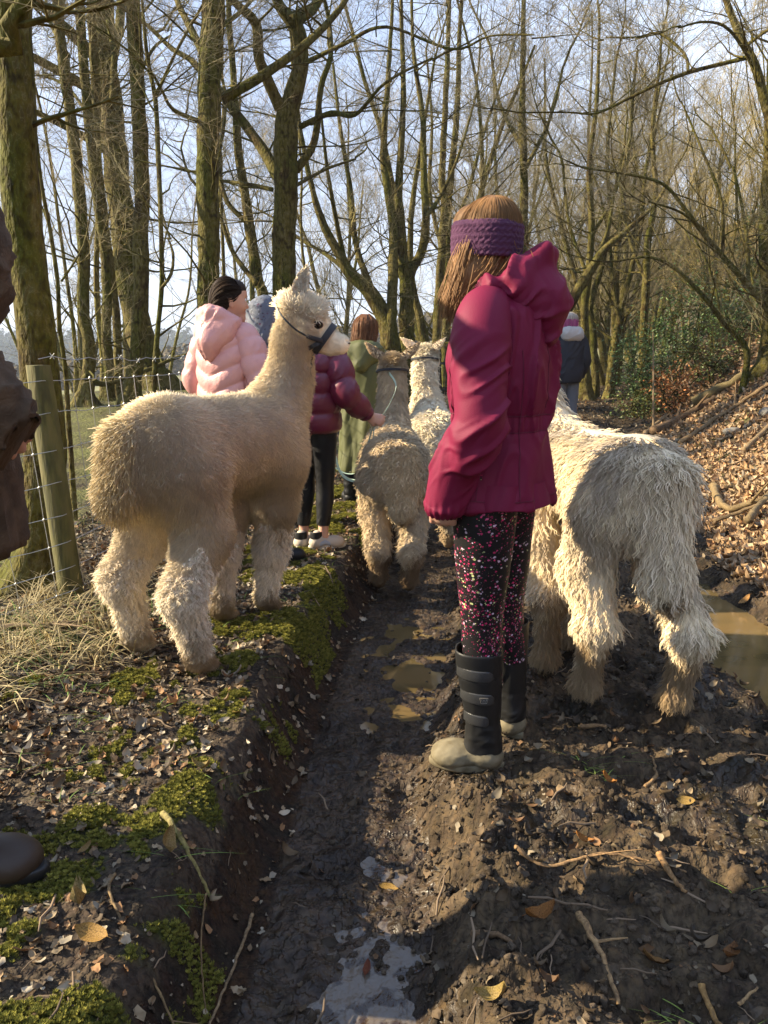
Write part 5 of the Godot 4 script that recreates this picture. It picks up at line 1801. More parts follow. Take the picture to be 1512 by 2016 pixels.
func shoe(t: Node3D, called: String, at: Vector3, toe: Vector3, len_: float, wide: float, high: float, upper: Material, sole: Material):
	var n := Node3D.new()
	n.name = called
	t.add_child(n, true)
	n.transform = foot_turn(at, toe)
	var up := foot_shape(len_, wide, high).build(0.009)
	put("upper", up.mesh(upper, smooth_normals(up)), n)
	put("sole", sole_mesh(len_ * 1.04, wide * 1.06, high * 0.34).mesh(sole), n)
	return n

func build_people():
	make_people_parts()
	girl_in_raspberry()
	girl_in_pink()
	child_in_burgundy()
	child_in_green()
	child_in_print()
	walker_far()
	adult_in_brown()

func quick_part(t: Node, called: String, mb: MB, m: Material) -> MeshInstance3D:
	return put(called, mb.mesh(m, smooth_normals(mb)), t)

func arc_band(c0: Vector3, rx: float, rz: float, a0: float, a1: float, y: float, w: float, th: float, slant := 0.0, round_end := true) -> MB:
	# a strap laid round an upright oval shaft, its end rounded
	var mb := MB.new()
	var n := 18
	var rings := []
	for k in n + 1:
		var f := float(k) / n
		var a := lerpf(a0, a1, f)
		var hw := w * 0.5
		if round_end and f > 0.85:
			hw *= sqrt(maxf(0.05, 1.0 - pow((f - 0.85) / 0.15, 2.0) * 0.8))
		var d := Vector3(cos(a), 0, sin(a))
		var yy := y + slant * f
		var p := c0 + Vector3(d.x * rx, yy, d.z * rz)
		var u := Vector3(d.x / rx, 0, d.z / rz).normalized()
		rings.append(PackedVector3Array([p + Vector3(0, -hw, 0) + u * th * 0.2, p + Vector3(0, -hw * 0.82, 0) + u * th, p + Vector3(0, hw * 0.82, 0) + u * th, p + Vector3(0, hw, 0) + u * th * 0.2, p + Vector3(0, hw, 0) - u * 0.003, p + Vector3(0, -hw, 0) - u * 0.003]))
	skin(mb, rings, Color.WHITE, true, true)
	return mb

func tall_boot(t: Node3D, at: Vector3, toe: Vector3, mirror: float, seed_: float):
	# black nylon yard boot on a muddied rubber foot, three leather straps on the outside
	var n := Node3D.new()
	n.name = "boot"
	t.add_child(n, true)
	n.transform = foot_turn(at + Vector3(toe.x, 0, toe.z).normalized() * 0.031, toe)
	var S := foot_shape(0.205, 0.094, 0.082)
	var ru := S.build(0.007)
	displace(ru, func(p: Vector3, uv, nn):
		var lines := exp(-pow((p.y - 0.040 - 0.010 * sin(p.z * 34.0)) / 0.0022, 2.0)) + exp(-pow((p.y - 0.056 - 0.008 * sin(p.z * 30.0 + 1.0)) / 0.002, 2.0)) * smoothstep(0.06, -0.02, p.z)
		return lines * 0.0018 + 0.0012 * noise_a.get_noise_3d(p.x * 40.0 + seed_, p.y * 40.0, p.z * 40.0))
	quick_part(n, "rubber_foot", ru, M.rubber)
	quick_part(n, "sole", sole_mesh(0.222, 0.100, 0.024), M.rubber)
	# ankle and shaft
	var rings := []
	for q in [[0.062, 0.046, 0.058, 0.024], [0.090, 0.0455, 0.056, 0.026], [0.115, 0.046, 0.053, 0.025], [0.145, 0.046, 0.051, 0.023], [0.20, 0.051, 0.056, 0.019], [0.27, 0.057, 0.062, 0.012], [0.33, 0.061, 0.066, 0.007], [0.372, 0.0625, 0.0675, 0.005], [0.372, 0.058, 0.063, 0.005], [0.30, 0.054, 0.059, 0.009]]:
		rings.append([Vector3(0, q[0], q[3]), q[1], q[2]])
	var sh := garment(rings, 48, 0.008)
	displace(sh, func(p: Vector3, uv, nn):
		var seam := -0.0025 * exp(-pow((p.y - 0.155) / 0.004, 2.0)) - 0.0018 * exp(-pow((p.y - 0.235) / 0.003, 2.0)) - 0.0018 * exp(-pow((p.y - 0.30) / 0.003, 2.0)) - 0.002 * exp(-pow((absf(p.x) - 0.044) / 0.004, 2.0)) * float(p.z > 0.0)
		return seam + 0.004 * creases(p * Vector3(1, 2.2, 1), seed_, 10.0) * (1.0 - smoothstep(0.10, 0.2, p.y)) + 0.0015 * creases(p, seed_ + 4.0, 14.0))
	quick_part(n, "shaft", sh, M.boot_black)
	var m := mirror   # -1: straps on the left side
	for k in 3:
		var y: float = [0.316, 0.245, 0.176][k]
		var rx: float = [0.0612, 0.0562, 0.0505][k]
		var oz: float = [0.008, 0.015, 0.021][k]
		var a0 := -PI / 2 - 0.35 * m * -1.0
		var st := arc_band(Vector3(0, 0, oz), rx, rx + 0.005, -PI / 2 + m * 0.45, -PI / 2 + m * (0.45 + [1.75, 1.75, 1.45][k]), y, 0.033, 0.004, -0.006)
		quick_part(n, "strap", st, M.boot_leather)
		var loop := MB.new()
		var a := -PI / 2 + m * 0.42
		var c := Vector3(cos(a) * (rx + 0.003), y, oz + sin(a) * (rx + 0.008))
		tube(loop, PackedVector3Array([c + Vector3(0, -0.019, 0), c + Vector3(0, 0.019, 0), c + Vector3(m * -0.006, 0.020, 0.004), c + Vector3(m * -0.006, -0.020, 0.004), c + Vector3(0, -0.019, 0)]), _fill(5, 0.0016), 6)
		quick_part(n, "buckle", loop, M.boot_black)
		if k == 1:
			# pale emblem on the middle strap: a shield with two joined Vs
			var em := MB.new()
			var aa := -PI / 2 + m * 1.72
			var base := Vector3(cos(aa) * (rx + 0.0038), y - 0.004, oz + sin(aa) * (rx + 0.009))
			var u := Vector3(cos(aa), 0, sin(aa))
			var across := Vector3(-sin(aa), 0, cos(aa)) * m
			var P := func(x: float, yy: float) -> Vector3: return base + across * x + Vector3(0, yy, 0) + u * 0.0008
			for path in [[[-0.012, 0.008], [0.012, 0.008], [0.008, -0.008], [-0.008, -0.008], [-0.012, 0.008]], [[-0.008, 0.005], [-0.004, -0.0055], [0.0, 0.005], [0.004, -0.0055], [0.008, 0.005]], [[-0.0035, 0.005], [0.0, -0.0055], [0.0035, 0.005]]]:
				var pts := PackedVector3Array()
				for q in path:
					pts.append(P.call(q[0], q[1]))
				tube(em, pts, _fill(pts.size(), 0.0007), 4)
			quick_part(n, "emblem", em, M.piping)
	var pip := MB.new()
	var pl := []
	for k in 9:
		var f := k / 8.0
		var a := lerpf(0.25, 1.1, f) if m < 0.0 else lerpf(PI - 0.25, PI - 1.1, f)
		pl.append(Vector3(cos(a) * -0.0, 0, 0) + Vector3((0.060 if m < 0.0 else -0.060) * cos(f * 0.6), 0.345 - f * 0.2, 0.010 + 0.03 * sin(f * 3.0)))
	tube(pip, curve_pts(pl, 0.01), _fill(40, 0.0018), 5)
	quick_part(n, "piping", pip, M.piping)

func trouser(t: Node, called: String, pts: Array, m: Material, s := 0.004, seed_ := 1.0, uvs := Vector2(1, 1), f := 16.0):
	var mb := sleeve_tube(pts, 36, 0.012, 1.0, uvs)
	displace(mb, func(p: Vector3, uv, nn): return s * creases(p, seed_, f))
	quick_part(t, called, mb, m)

func girl_in_raspberry():
	var at := on_ground(0.312, -2.12)
	at.y = 0.0
	var yaw := deg_to_rad(62.0)
	var t := thing("person", "person in a raspberry hooded jacket, purple headband, splatter-print leggings and tall black boots", "person", at, yaw, "people on the walk")
	var inv := t.transform.affine_inverse()
	var J := joints(1.0)
	var fl := on_ground(0.296, -2.055)
	var fr := on_ground(0.392, -2.215)
	fl.y = -0.022
	fr.y = minf(fr.y, 0.0)
	J.ankle = [inv * (fl + Vector3(0, 0.09, 0)), inv * (fr + Vector3(0, 0.09, 0))]
	J.toe = [inv.basis * Vector3(-0.98, 0, -0.16), inv.basis * Vector3(-0.62, 0, -0.78)]
	for k in 2:
		var hp := Vector3(-0.085 if k == 0 else 0.085, 0.80, 0.0)
		J.knee[k] = Vector3(lerpf(J.ankle[k].x, hp.x, 0.45), 0.44, lerpf(J.ankle[k].z, hp.z, 0.45) - 0.012)
	J.head = Vector3(-0.008, 1.453, -0.052)
	J.head_turn = Vector3(0.03, deg_to_rad(-8.0), 0)
	J.elbow = [Vector3(-0.222, 1.0, 0.03), Vector3(0.22, 1.0, 0.02)]
	J.wrist = [Vector3(-0.195, 0.835, -0.068), Vector3(0.19, 0.83, -0.10)]
	J.hand_dir = [Vector3(0.05, -1, -0.12), Vector3(0, -1, -0.2)]
	var ht: Transform3D = body_of(t, J, 0.88)
	# leggings
	for k in 2:
		var a: Vector3 = J.ankle[k]
		var kn: Vector3 = J.knee[k]
		trouser(t, "legging", [[Vector3((-0.075 if k == 0 else 0.075), 0.86, 0.0), 0.098], [Vector3((-0.085 if k == 0 else 0.085), 0.74, 0.0), 0.088], [kn.lerp(Vector3((-0.085 if k == 0 else 0.085), 0.74, 0), 0.45), 0.074], [kn, 0.058], [kn.lerp(a, 0.35), 0.055], [a + Vector3(0, 0.16, 0.0), 0.046]], M.splatter, 0.0025, 3.0 + k, Vector2(1.0, 2.6))
	tall_boot(t, inv * fl, J.toe[0], -1.0, 2.0)
	tall_boot(t, inv * fr, J.toe[1], 1.0, 8.0)
	# jacket: skirt, elastic waist, bodice
	var rings := []
	for q in [[0.84, 0.160, 0.128], [0.772, 0.174, 0.139], [0.766, 0.179, 0.144], [0.776, 0.184, 0.149], [0.83, 0.175, 0.142], [0.90, 0.164, 0.135], [0.975, 0.148, 0.124], [1.01, 0.149, 0.125], [1.06, 0.160, 0.133], [1.14, 0.168, 0.135], [1.22, 0.168, 0.128], [1.285, 0.150, 0.118], [1.325, 0.108, 0.098], [1.35, 0.080, 0.085], [1.37, 0.074, 0.080]]:
		rings.append([Vector3(0, q[0], 0.012), q[1], q[2]])
	var ja := garment(rings, 190, 0.0062)
	displace(ja, func(p: Vector3, uv, nn):
		var skirt := 1.0 - smoothstep(0.93, 0.98, p.y)
		var an := atan2(p.x, p.z)
		var d := 0.020 * creases(p, 7.0, 6.5, Vector3(-0.3, 1.0, 0.25)) * lerpf(1.0, 0.8, skirt)
		d += skirt * 0.010 * sin(an * 7.0 + 2.0 * noise_a.get_noise_2d(p.y * 3.0, an)) * (0.97 - p.y) * 4.0
		# drawn-in waist channel with fine gathers, yoke and side seams, stitched hem
		var wz := exp(-pow((p.y - 0.992) / 0.03, 2.0))
		d += wz * 0.0022 * sin(an * 46.0) - 0.004 * exp(-pow((p.y - 0.973) / 0.0035, 2.0)) - 0.004 * exp(-pow((p.y - 1.013) / 0.0035, 2.0))
		d -= 0.0028 * exp(-pow((p.y - 0.796) / 0.0025, 2.0)) * float(nn.dot(Vector3(p.x, 0, p.z)) > 0.0)
		d -= 0.003 * exp(-pow((absf(an) - 1.45) / 0.022, 2.0)) * float(p.y < 1.2)
		d -= 0.0025 * exp(-pow((absf(an) - 0.62) / 0.02, 2.0)) * float(p.y > 1.0 and p.y < 1.24)
		return d)
	quick_part(t, "jacket", ja, M.raspberry)
	var rows := ja.v.size() / 191
	var hem := 0
	for k in rows:
		if ja.v[k * 191].y < 0.80 and k > rows / 8:
			hem = k
	for c in [[72, hem, rows - 34], [118, hem, rows - 34], [140, rows / 2, rows - 26], [168, hem, rows - 34], [95, hem, rows / 2]]:
		quick_part(t, "seam", seam(ja, 190, c[0], c[1], c[2]), M.seam_thread)
	for y in [0.797, 0.973, 1.013]:
		for k in range(rows / 8, rows):
			if ja.v[k * 191].y > y:
				quick_part(t, "seam", seam(ja, 190, k, 0, 190, true), M.seam_thread)
				break
	for k in 2:
		var e: Vector3 = J.elbow[k]
		var w: Vector3 = J.wrist[k]
		var sx := -1.0 if k == 0 else 1.0
		var mb := sleeve_tube([[Vector3(sx * 0.075, 1.295, 0.005), 0.042], [Vector3(sx * 0.125, 1.278, 0.005), 0.066], [Vector3(sx * 0.163, 1.225, 0.008), 0.075], [Vector3(sx * 0.20, 1.10, 0.022), 0.073], [e + Vector3(0, 0.01, 0), 0.070], [e.lerp(w, 0.4), 0.071], [e.lerp(w, 0.75), 0.069], [w + Vector3(0, -0.052, 0.000), 0.062], [w + Vector3(0.004, -0.076, -0.004), 0.042], [w + Vector3(0.004, -0.084, -0.004), 0.036], [w + Vector3(0.004, -0.06, -0.004), 0.033]], 84, 0.006)
		displace(mb, func(p: Vector3, uv, nn):
			var f := smoothstep(1.30, 1.15, p.y)
			var d := 0.016 * creases(p, 17.0 + k * 5.0, 6.5, Vector3(0.5, 0.55, 0.75)) * f
			d += 0.003 * sin(atan2(p.x - w.x, p.z - w.z) * 18.0) * exp(-pow((p.y - w.y + 0.072) / 0.03, 2.0))
			return d)
		quick_part(t, "sleeve", mb, M.raspberry)
	# hood hanging open down the back
	var S := Sdf.new()
	S.cone(Vector3(-0.045, 1.33, 0.075), Vector3(0.045, 1.33, 0.075), 0.070, 0.070, 0.04, Vector3.BACK, 0.75)
	S.cone(Vector3(0, 1.385, 0.105), Vector3(0, 1.30, 0.120), 0.042, 0.060, 0.04)
	S.cone(Vector3(0, 1.30, 0.12), Vector3(0, 1.215, 0.125), 0.058, 0.034, 0.04)
	var rim := [Vector3(-0.035, 1.285, -0.105), Vector3(-0.088, 1.305, -0.055), Vector3(-0.100, 1.335, 0.010), Vector3(-0.070, 1.380, 0.075), Vector3(-0.02, 1.430, 0.118), Vector3(0.03, 1.425, 0.118), Vector3(0.075, 1.38, 0.075), Vector3(0.100, 1.335, 0.010), Vector3(0.088, 1.305, -0.055), Vector3(0.035, 1.285, -0.105)]
	for k in 9:
		S.cone(rim[k], rim[k + 1], 0.019, 0.019, 0.03)
	S.cone(Vector3(0, 1.47, -0.03), Vector3(0, 1.33, -0.02), 0.094, 0.070, 0.02, Vector3.ZERO, 1.0, true)
	var ho := S.build(0.0065)
	displace(ho, func(p: Vector3, uv, nn):
		return 0.022 * creases(p, 41.0, 7.5, Vector3(0.6, 0.5, -0.4)) - 0.004 * exp(-pow(p.x / 0.004, 2.0)) - 0.003 * exp(-pow((absf(p.x) - 0.06) / 0.003, 2.0)))
	quick_part(t, "hood", ho, M.raspberry)
	# knitted headband
	var br := []
	for q in [[-0.046, 0.0835, 0.094], [-0.052, 0.088, 0.099], [-0.046, 0.0915, 0.1035], [0.0, 0.0935, 0.1065], [0.035, 0.0925, 0.106], [0.046, 0.0895, 0.102], [0.050, 0.085, 0.097], [0.044, 0.081, 0.092]]:
		br.append([Vector3(0, q[0] + 0.010, 0.010), q[1], q[2]])
	var hb := garment(br, 200, 0.0032)
	displace(hb, func(p: Vector3, uv, nn):
		var a := atan2(p.x, p.z) / TAU
		var row := (p.y - 0.01 + 0.05) / 0.0165
		var sl := absf(fposmod(row, 2.0) - 1.0)
		return 0.0020 * (absf(sin(PI * (a * 34.0 + sl * 0.9))) - 0.5) + 0.0008 * sin(row * TAU))
	var hb2 := _moved(hb, ht)
	quick_part(t, "headband", hb2, M.knit_purple)
	# hair: combed from the crown under the band, then falling over the front of the far shoulder
	var st := crown_strands(760, Vector3(0, 0, 0.01), 0.052)
	st.append([900, 0.034, [Vector3(-0.060, -0.020, -0.010), Vector3(-0.080, -0.07, -0.012), Vector3(-0.088, -0.12, -0.02), Vector3(-0.096, -0.165, -0.03), Vector3(-0.092, -0.20, -0.035)], 0.042])
	st.append([420, 0.036, [Vector3(-0.03, -0.03, 0.06), Vector3(-0.06, -0.08, 0.05), Vector3(-0.085, -0.13, 0.01), Vector3(-0.095, -0.18, -0.02)], 0.030])
	st.append([260, 0.034, [Vector3(0.055, -0.02, 0.01), Vector3(0.08, -0.08, -0.02), Vector3(0.085, -0.14, -0.06), Vector3(0.08, -0.2, -0.08)], 0.035])
	st.append([50, 0.05, [Vector3(0.0, -0.03, 0.10), Vector3(0.005, -0.05, 0.112), Vector3(0.015, -0.055, 0.118), Vector3(0.012, -0.075, 0.108)], 0.06])
	hair(t, ht, st, Color(0.20, 0.105, 0.042), 31, true, 0.0009, 0.0895, [[Vector3(-0.045, -0.02, 0.0), Vector3(-0.075, -0.09, -0.01), 0.034, 0.036], [Vector3(-0.075, -0.09, -0.01), Vector3(-0.090, -0.18, -0.03), 0.036, 0.020], [Vector3(0.045, -0.02, 0.0), Vector3(0.078, -0.12, -0.05), 0.032, 0.028], [Vector3(-0.03, -0.03, 0.05), Vector3(-0.075, -0.11, 0.01), 0.03, 0.03]])

func girl_in_pink():
	var at := Vector3(-0.765, 0.06, -3.86)
	var s := 0.95
	var t := thing("person", "person in a pink quilted puffer jacket with tied-back dark hair", "person", at, deg_to_rad(-30.0), "people on the walk")
	t.scale = Vector3(0.86, 0.955, 0.86)
	var inv := t.transform.affine_inverse()
	var J := joints(s)
	var fr := on_ground(-0.52, -3.90)
	var fl := on_ground(-0.83, -3.80)
	J.ankle = [inv * (fl + Vector3(0, 0.08, 0)), inv * (fr + Vector3(0, 0.08, 0))]
	J.knee = [Vector3(-0.10, 0.42, -0.02), Vector3(0.16, 0.42, -0.02)]
	J.toe = [Vector3(-0.1, 0, -1), inv.basis * Vector3(0.9, 0, -0.2)]
	J.head_turn = Vector3(0.05, deg_to_rad(-38.0), 0)
	J.head = Vector3(0.015, 1.375, -0.02)
	J.elbow = [Vector3(-0.23, 0.98, 0.02), Vector3(0.25, 0.98, 0.0)]
	J.wrist = [Vector3(-0.18, 0.82, -0.18), Vector3(0.20, 0.85, -0.20)]
	var ht: Transform3D = body_of(t, J, 0.97)
	for k in 2:
		var sx := -1.0 if k == 0 else 1.0
		trouser(t, "trouser_leg", [[Vector3(sx * 0.07, 0.80, 0), 0.095], [Vector3(sx * 0.085, 0.68, 0), 0.083], [J.knee[k], 0.06], [J.ankle[k] + Vector3(0, 0.02, 0), 0.048]], M.dark_trousers, 0.005, 5.0 + k)
		shoe(t, "shoe", inv * (fl if k == 0 else fr), J.toe[k], 0.215, 0.088, 0.075, M.black_cloth, M.boot_black)
	var rings := []
	for q in [[0.72, 0.15, 0.12], [0.70, 0.165, 0.135], [0.715, 0.178, 0.145], [0.85, 0.176, 0.142], [1.0, 0.174, 0.140], [1.10, 0.176, 0.138], [1.17, 0.166, 0.126], [1.225, 0.135, 0.11], [1.26, 0.098, 0.098], [1.29, 0.085, 0.092], [1.30, 0.078, 0.085]]:
		rings.append([Vector3(0, q[0], 0.008), q[1], q[2]])
	var ja := garment(rings, 110, 0.009)
	displace(ja, func(p: Vector3, uv, nn):
		var an := atan2(p.x, p.z)
		var side := exp(-pow((absf(an) - 1.25) / 0.03, 2.0))
		var q := (p.y - 0.028 * minf(absf(an), 1.25) / 0.35 * 0.75) / 0.092
		var f := absf(sin(PI * q))
		return 0.016 * (pow(f, 0.45) - 0.6) + 0.004 * creases(p * Vector3(1.6, 0.5, 1.6), 60.0, 20.0) * f - 0.010 * side)
	quick_part(t, "jacket", ja, M.pink_nylon)
	for k in 2:
		var sx := -1.0 if k == 0 else 1.0
		var e: Vector3 = J.elbow[k]
		var w: Vector3 = J.wrist[k]
		var mb := sleeve_tube([[Vector3(sx * 0.08, 1.225, 0.0), 0.05], [Vector3(sx * 0.125, 1.205, 0.0), 0.073], [Vector3(sx * 0.165, 1.155, 0.0), 0.082], [Vector3(sx * 0.205, 1.07, 0.008), 0.080], [e, 0.074], [e.lerp(w, 0.5), 0.068], [w, 0.052], [w + (w - e).normalized() * 0.02, 0.036]], 48, 0.009)
		displace(mb, func(p: Vector3, uv, nn):
			var f := absf(sin(PI * (uv.y / 0.088 + 0.10 * sin(uv.x * TAU))))
			return 0.012 * (pow(f, 0.45) - 0.6) + 0.004 * creases(p, 63.0, 18.0))
		quick_part(t, "sleeve", mb, M.pink_nylon)
	var S := Sdf.new()
	S.cone(Vector3(-0.055, 1.235, 0.095), Vector3(0.055, 1.235, 0.095), 0.082, 0.082, 0.05, Vector3.BACK, 0.8)
	S.cone(Vector3(0, 1.29, 0.105), Vector3(0, 1.18, 0.15), 0.06, 0.066, 0.05)
	S.cone(Vector3(0, 1.18, 0.15), Vector3(0, 1.125, 0.15), 0.06, 0.04, 0.04)
	var rim := [Vector3(-0.055, 1.21, -0.09), Vector3(-0.11, 1.235, -0.02), Vector3(-0.112, 1.275, 0.06), Vector3(-0.065, 1.315, 0.12), Vector3(0, 1.33, 0.14), Vector3(0.065, 1.315, 0.12), Vector3(0.112, 1.275, 0.06), Vector3(0.11, 1.235, -0.02), Vector3(0.055, 1.21, -0.09)]
	for k in 8:
		S.cone(rim[k], rim[k + 1], 0.025, 0.025, 0.035)
	S.cone(Vector3(0, 1.42, 0.0), Vector3(0, 1.28, 0.02), 0.095, 0.072, 0.02, Vector3.ZERO, 1.0, true)
	var ho := S.build(0.0095)
	displace(ho, func(p: Vector3, uv, nn): return 0.006 * creases(p, 71.0, 12.0) - 0.006 * exp(-pow((p.x + 0.005) / 0.004, 2.0)) - 0.004 * exp(-pow((p.y - 1.27 - absf(p.x) * 0.2) / 0.003, 2.0)) * float(p.z > 0.08))
	quick_part(t, "hood", ho, M.pink_nylon)
	var st := []
	for k in 420:
		var a := TAU * k / 420.0
		var f := Vector3(cos(a) * 0.080, 0.0, sin(a) * 0.09)
		# drawn back over the skull into a low tail
		var side := Vector3(cos(a) * 0.081, 0.03 + 0.08 * absf(sin(a * 0.5 + 0.6)), -0.055 + 0.03 * sin(a))
		st.append([1, 0.003, [Vector3(cos(a) * 0.06, 0.055 + 0.035 * sin(a), -0.06), Vector3(cos(a) * 0.0835, 0.042 + 0.085 * sin(a), -0.01), Vector3(cos(a) * 0.0835, 0.034 + 0.088 * sin(a), 0.045), Vector3(cos(a) * 0.058, 0.010 + 0.062 * sin(a), 0.098), Vector3(cos(a) * 0.014, -0.035 + 0.014 * sin(a), 0.116), Vector3(cos(a) * 0.02, -0.09, 0.085)], 0.005])
	hair(t, ht, st, Color(0.034, 0.021, 0.013), 33, true, 0.0014, 0.0895)

func child_in_burgundy():
	var at := Vector3(-0.385, 0.055, -4.16)
	var s := 0.86
	var t := thing("person", "person in a burgundy puffer jacket, black leggings and pale trainers holding the mint lead", "person", at, deg_to_rad(-22.0), "people on the walk")
	var inv := t.transform.affine_inverse()
	var J := joints(s)
	var fl := on_ground(-0.45, -4.20)
	var fr := on_ground(-0.335, -4.13)
	J.ankle = [inv * (fl + Vector3(0, 0.075, 0)), inv * (fr + Vector3(0, 0.075, 0))]
	J.knee = [Vector3(-0.06, 0.38, -0.02), Vector3(0.06, 0.38, -0.02)]
	J.hip = [Vector3(-0.07, 0.68, 0), Vector3(0.07, 0.68, 0)]
	J.toe = [inv.basis * Vector3(0.35, 0, -1), inv.basis * Vector3(0.95, 0, -0.3)]
	J.elbow = [Vector3(-0.20, 0.85, 0.02), Vector3(0.215, 0.86, 0.02)]
	J.wrist = [Vector3(-0.16, 0.74, -0.16), inv * Vector3(-0.085, 0.80, -4.16)]
	J.hand_dir = [Vector3(0, -0.4, -1), Vector3(0.75, -0.35, -0.5)]
	J.palm = [Vector3(0.9, 0, -0.2), Vector3(-0.3, -0.3, -0.9)]
	J.head_turn = Vector3(0.1, deg_to_rad(-15.0), 0)
	J.head = Vector3(0.0, 1.225, -0.02)
	var ht: Transform3D = body_of(t, J, 0.92)
	for k in 2:
		var sx := -1.0 if k == 0 else 1.0
		trouser(t, "legging", [[Vector3(sx * 0.055, 0.74, 0), 0.084], [Vector3(sx * 0.066, 0.62, 0), 0.073], [J.knee[k], 0.050], [J.knee[k].lerp(J.ankle[k], 0.35), 0.049], [J.ankle[k] + Vector3(0, 0.055, 0), 0.034]], M.black_cloth, 0.003, 15.0 + k)
		var so: Node3D = shoe(t, "trainer", inv * (fl if k == 0 else fr), J.toe[k], 0.205, 0.082, 0.070, M.sneaker, M.sole_white)
		var pn := MB.new()
		tube(pn, PackedVector3Array([Vector3(0.040, 0.03, 0.03), Vector3(0.043, 0.045, 0.0), Vector3(0.041, 0.03, -0.035)]), PackedFloat32Array([0.010, 0.013, 0.008]), 8, Color.WHITE, true, 0.3, Vector3.UP)
		tube(pn, PackedVector3Array([Vector3(-0.040, 0.03, 0.03), Vector3(-0.043, 0.045, 0.0), Vector3(-0.041, 0.03, -0.035)]), PackedFloat32Array([0.010, 0.013, 0.008]), 8, Color.WHITE, true, 0.3, Vector3.UP)
		quick_part(so, "panel", pn, M.sneaker_grey)
		var sock := sleeve_tube([[Vector3(0, 0.06, 0.038), 0.036], [Vector3(0, 0.098, 0.038), 0.0335], [Vector3(0, 0.099, 0.038), 0.031]], 20)
		quick_part(so, "sock", sock, M.black_cloth)
	# small swoosh mark on the shin
	var sw := MB.new()
	var kn: Vector3 = J.knee[0].lerp(J.ankle[0], 0.12)
	var cd := (inv.basis * Vector3(0.1, 0, 1)).normalized()
	var cx := (inv.basis * Vector3(1, 0, -0.1)).normalized()
	tube(sw, curve_pts([kn + cd * 0.0515 + cx * -0.012 + Vector3(0, 0.002, 0), kn + cd * 0.0525 + cx * -0.006 + Vector3(0, -0.004, 0), kn + cd * 0.0525 + Vector3(0, -0.002, 0) + cx * 0.004, kn + cd * 0.0505 + cx * 0.016 + Vector3(0, 0.005, 0)], 0.004), PackedFloat32Array([0.0008, 0.0016, 0.002, 0.0017, 0.0014, 0.001, 0.0008, 0.0006, 0.0004, 0.0003, 0.0003, 0.0003, 0.0003]), 4)
	quick_part(t, "mark", sw, M.piping)
	var rings := []
	for q in [[0.68, 0.12, 0.10], [0.655, 0.14, 0.118], [0.67, 0.152, 0.13], [0.78, 0.155, 0.132], [0.90, 0.158, 0.130], [1.0, 0.156, 0.124], [1.06, 0.142, 0.112], [1.11, 0.11, 0.096], [1.14, 0.083, 0.086], [1.18, 0.08, 0.083], [1.185, 0.07, 0.073]]:
		rings.append([Vector3(0, q[0], 0.005), q[1], q[2]])
	var ja := garment(rings, 90, 0.009)
	displace(ja, func(p: Vector3, uv, nn):
		var f := absf(sin(PI * (p.y - 0.66) / 0.105))
		return 0.018 * (pow(f, 0.45) - 0.55) + 0.005 * creases(p * Vector3(1.4, 0.6, 1.4), 80.0, 16.0))
	quick_part(t, "jacket", ja, M.burgundy)
	for k in 2:
		var sx := -1.0 if k == 0 else 1.0
		var e: Vector3 = J.elbow[k]
		var w: Vector3 = J.wrist[k]
		var mb := sleeve_tube([[Vector3(sx * 0.07, 1.085, 0.0), 0.045], [Vector3(sx * 0.11, 1.068, 0.0), 0.066], [Vector3(sx * 0.145, 1.02, 0.0), 0.075], [Vector3(sx * 0.185, 0.93, 0.01), 0.072], [e, 0.068], [e.lerp(w, 0.5), 0.060], [w - (w - e).normalized() * 0.015, 0.044], [w, 0.030]], 44, 0.009)
		displace(mb, func(p: Vector3, uv, nn):
			var f := absf(sin(PI * (uv.y + 0.02) / 0.115))
			return 0.014 * (pow(f, 0.45) - 0.55) + 0.005 * creases(p, 83.0, 16.0))
		quick_part(t, "sleeve", mb, M.burgundy)
	hair(t, ht, [[160, 0.05, [Vector3(0, 0.02, 0.08), Vector3(0, -0.06, 0.10), Vector3(0, -0.15, 0.10)], 0.06]], Color(0.07, 0.04, 0.02), 35)
	# mint webbing lead from the tan alpaca's halter through the hand to a hanging loop
	var l := thing("lead_rope", "mint green webbing lead held by the burgundy sleeve, looping down", "lead")
	var hand: Vector3 = t.transform * J.wrist[1] + Vector3(0.035, -0.035, -0.03)
	put("strap", ribbon([hand, hand + Vector3(0.06, 0.045, -0.12), hand + Vector3(0.12, 0.16, -0.36), Vector3(0.03, 1.0, -4.66)], 0.019).mesh(M.mint), l)
	put("loop", ribbon([hand, hand + Vector3(-0.01, -0.10, 0.015), hand + Vector3(-0.02, -0.22, 0.0), hand + Vector3(-0.06, -0.31, -0.03), hand + Vector3(-0.13, -0.335, -0.05), hand + Vector3(-0.19, -0.29, -0.04), hand + Vector3(-0.22, -0.2, -0.05)], 0.023).mesh(M.mint), l)
	put("tail", ribbon([hand, hand + Vector3(-0.03, -0.10, -0.02), hand + Vector3(-0.045, -0.2, -0.02), hand + Vector3(-0.09, -0.285, -0.05), hand + Vector3(-0.16, -0.30, -0.07), hand + Vector3(-0.24, -0.26, -0.09)], 0.02).mesh(M.mint), l)

func ribbon(pts: Array, w: float) -> MB:
	var cp := curve_pts(pts, 0.015)
	var mb := MB.new()
	tube(mb, cp, _fill(cp.size(), w * 0.5), 10, Color.WHITE, true, 0.16, Vector3(0.2, 0.9, 0.4))
	return mb

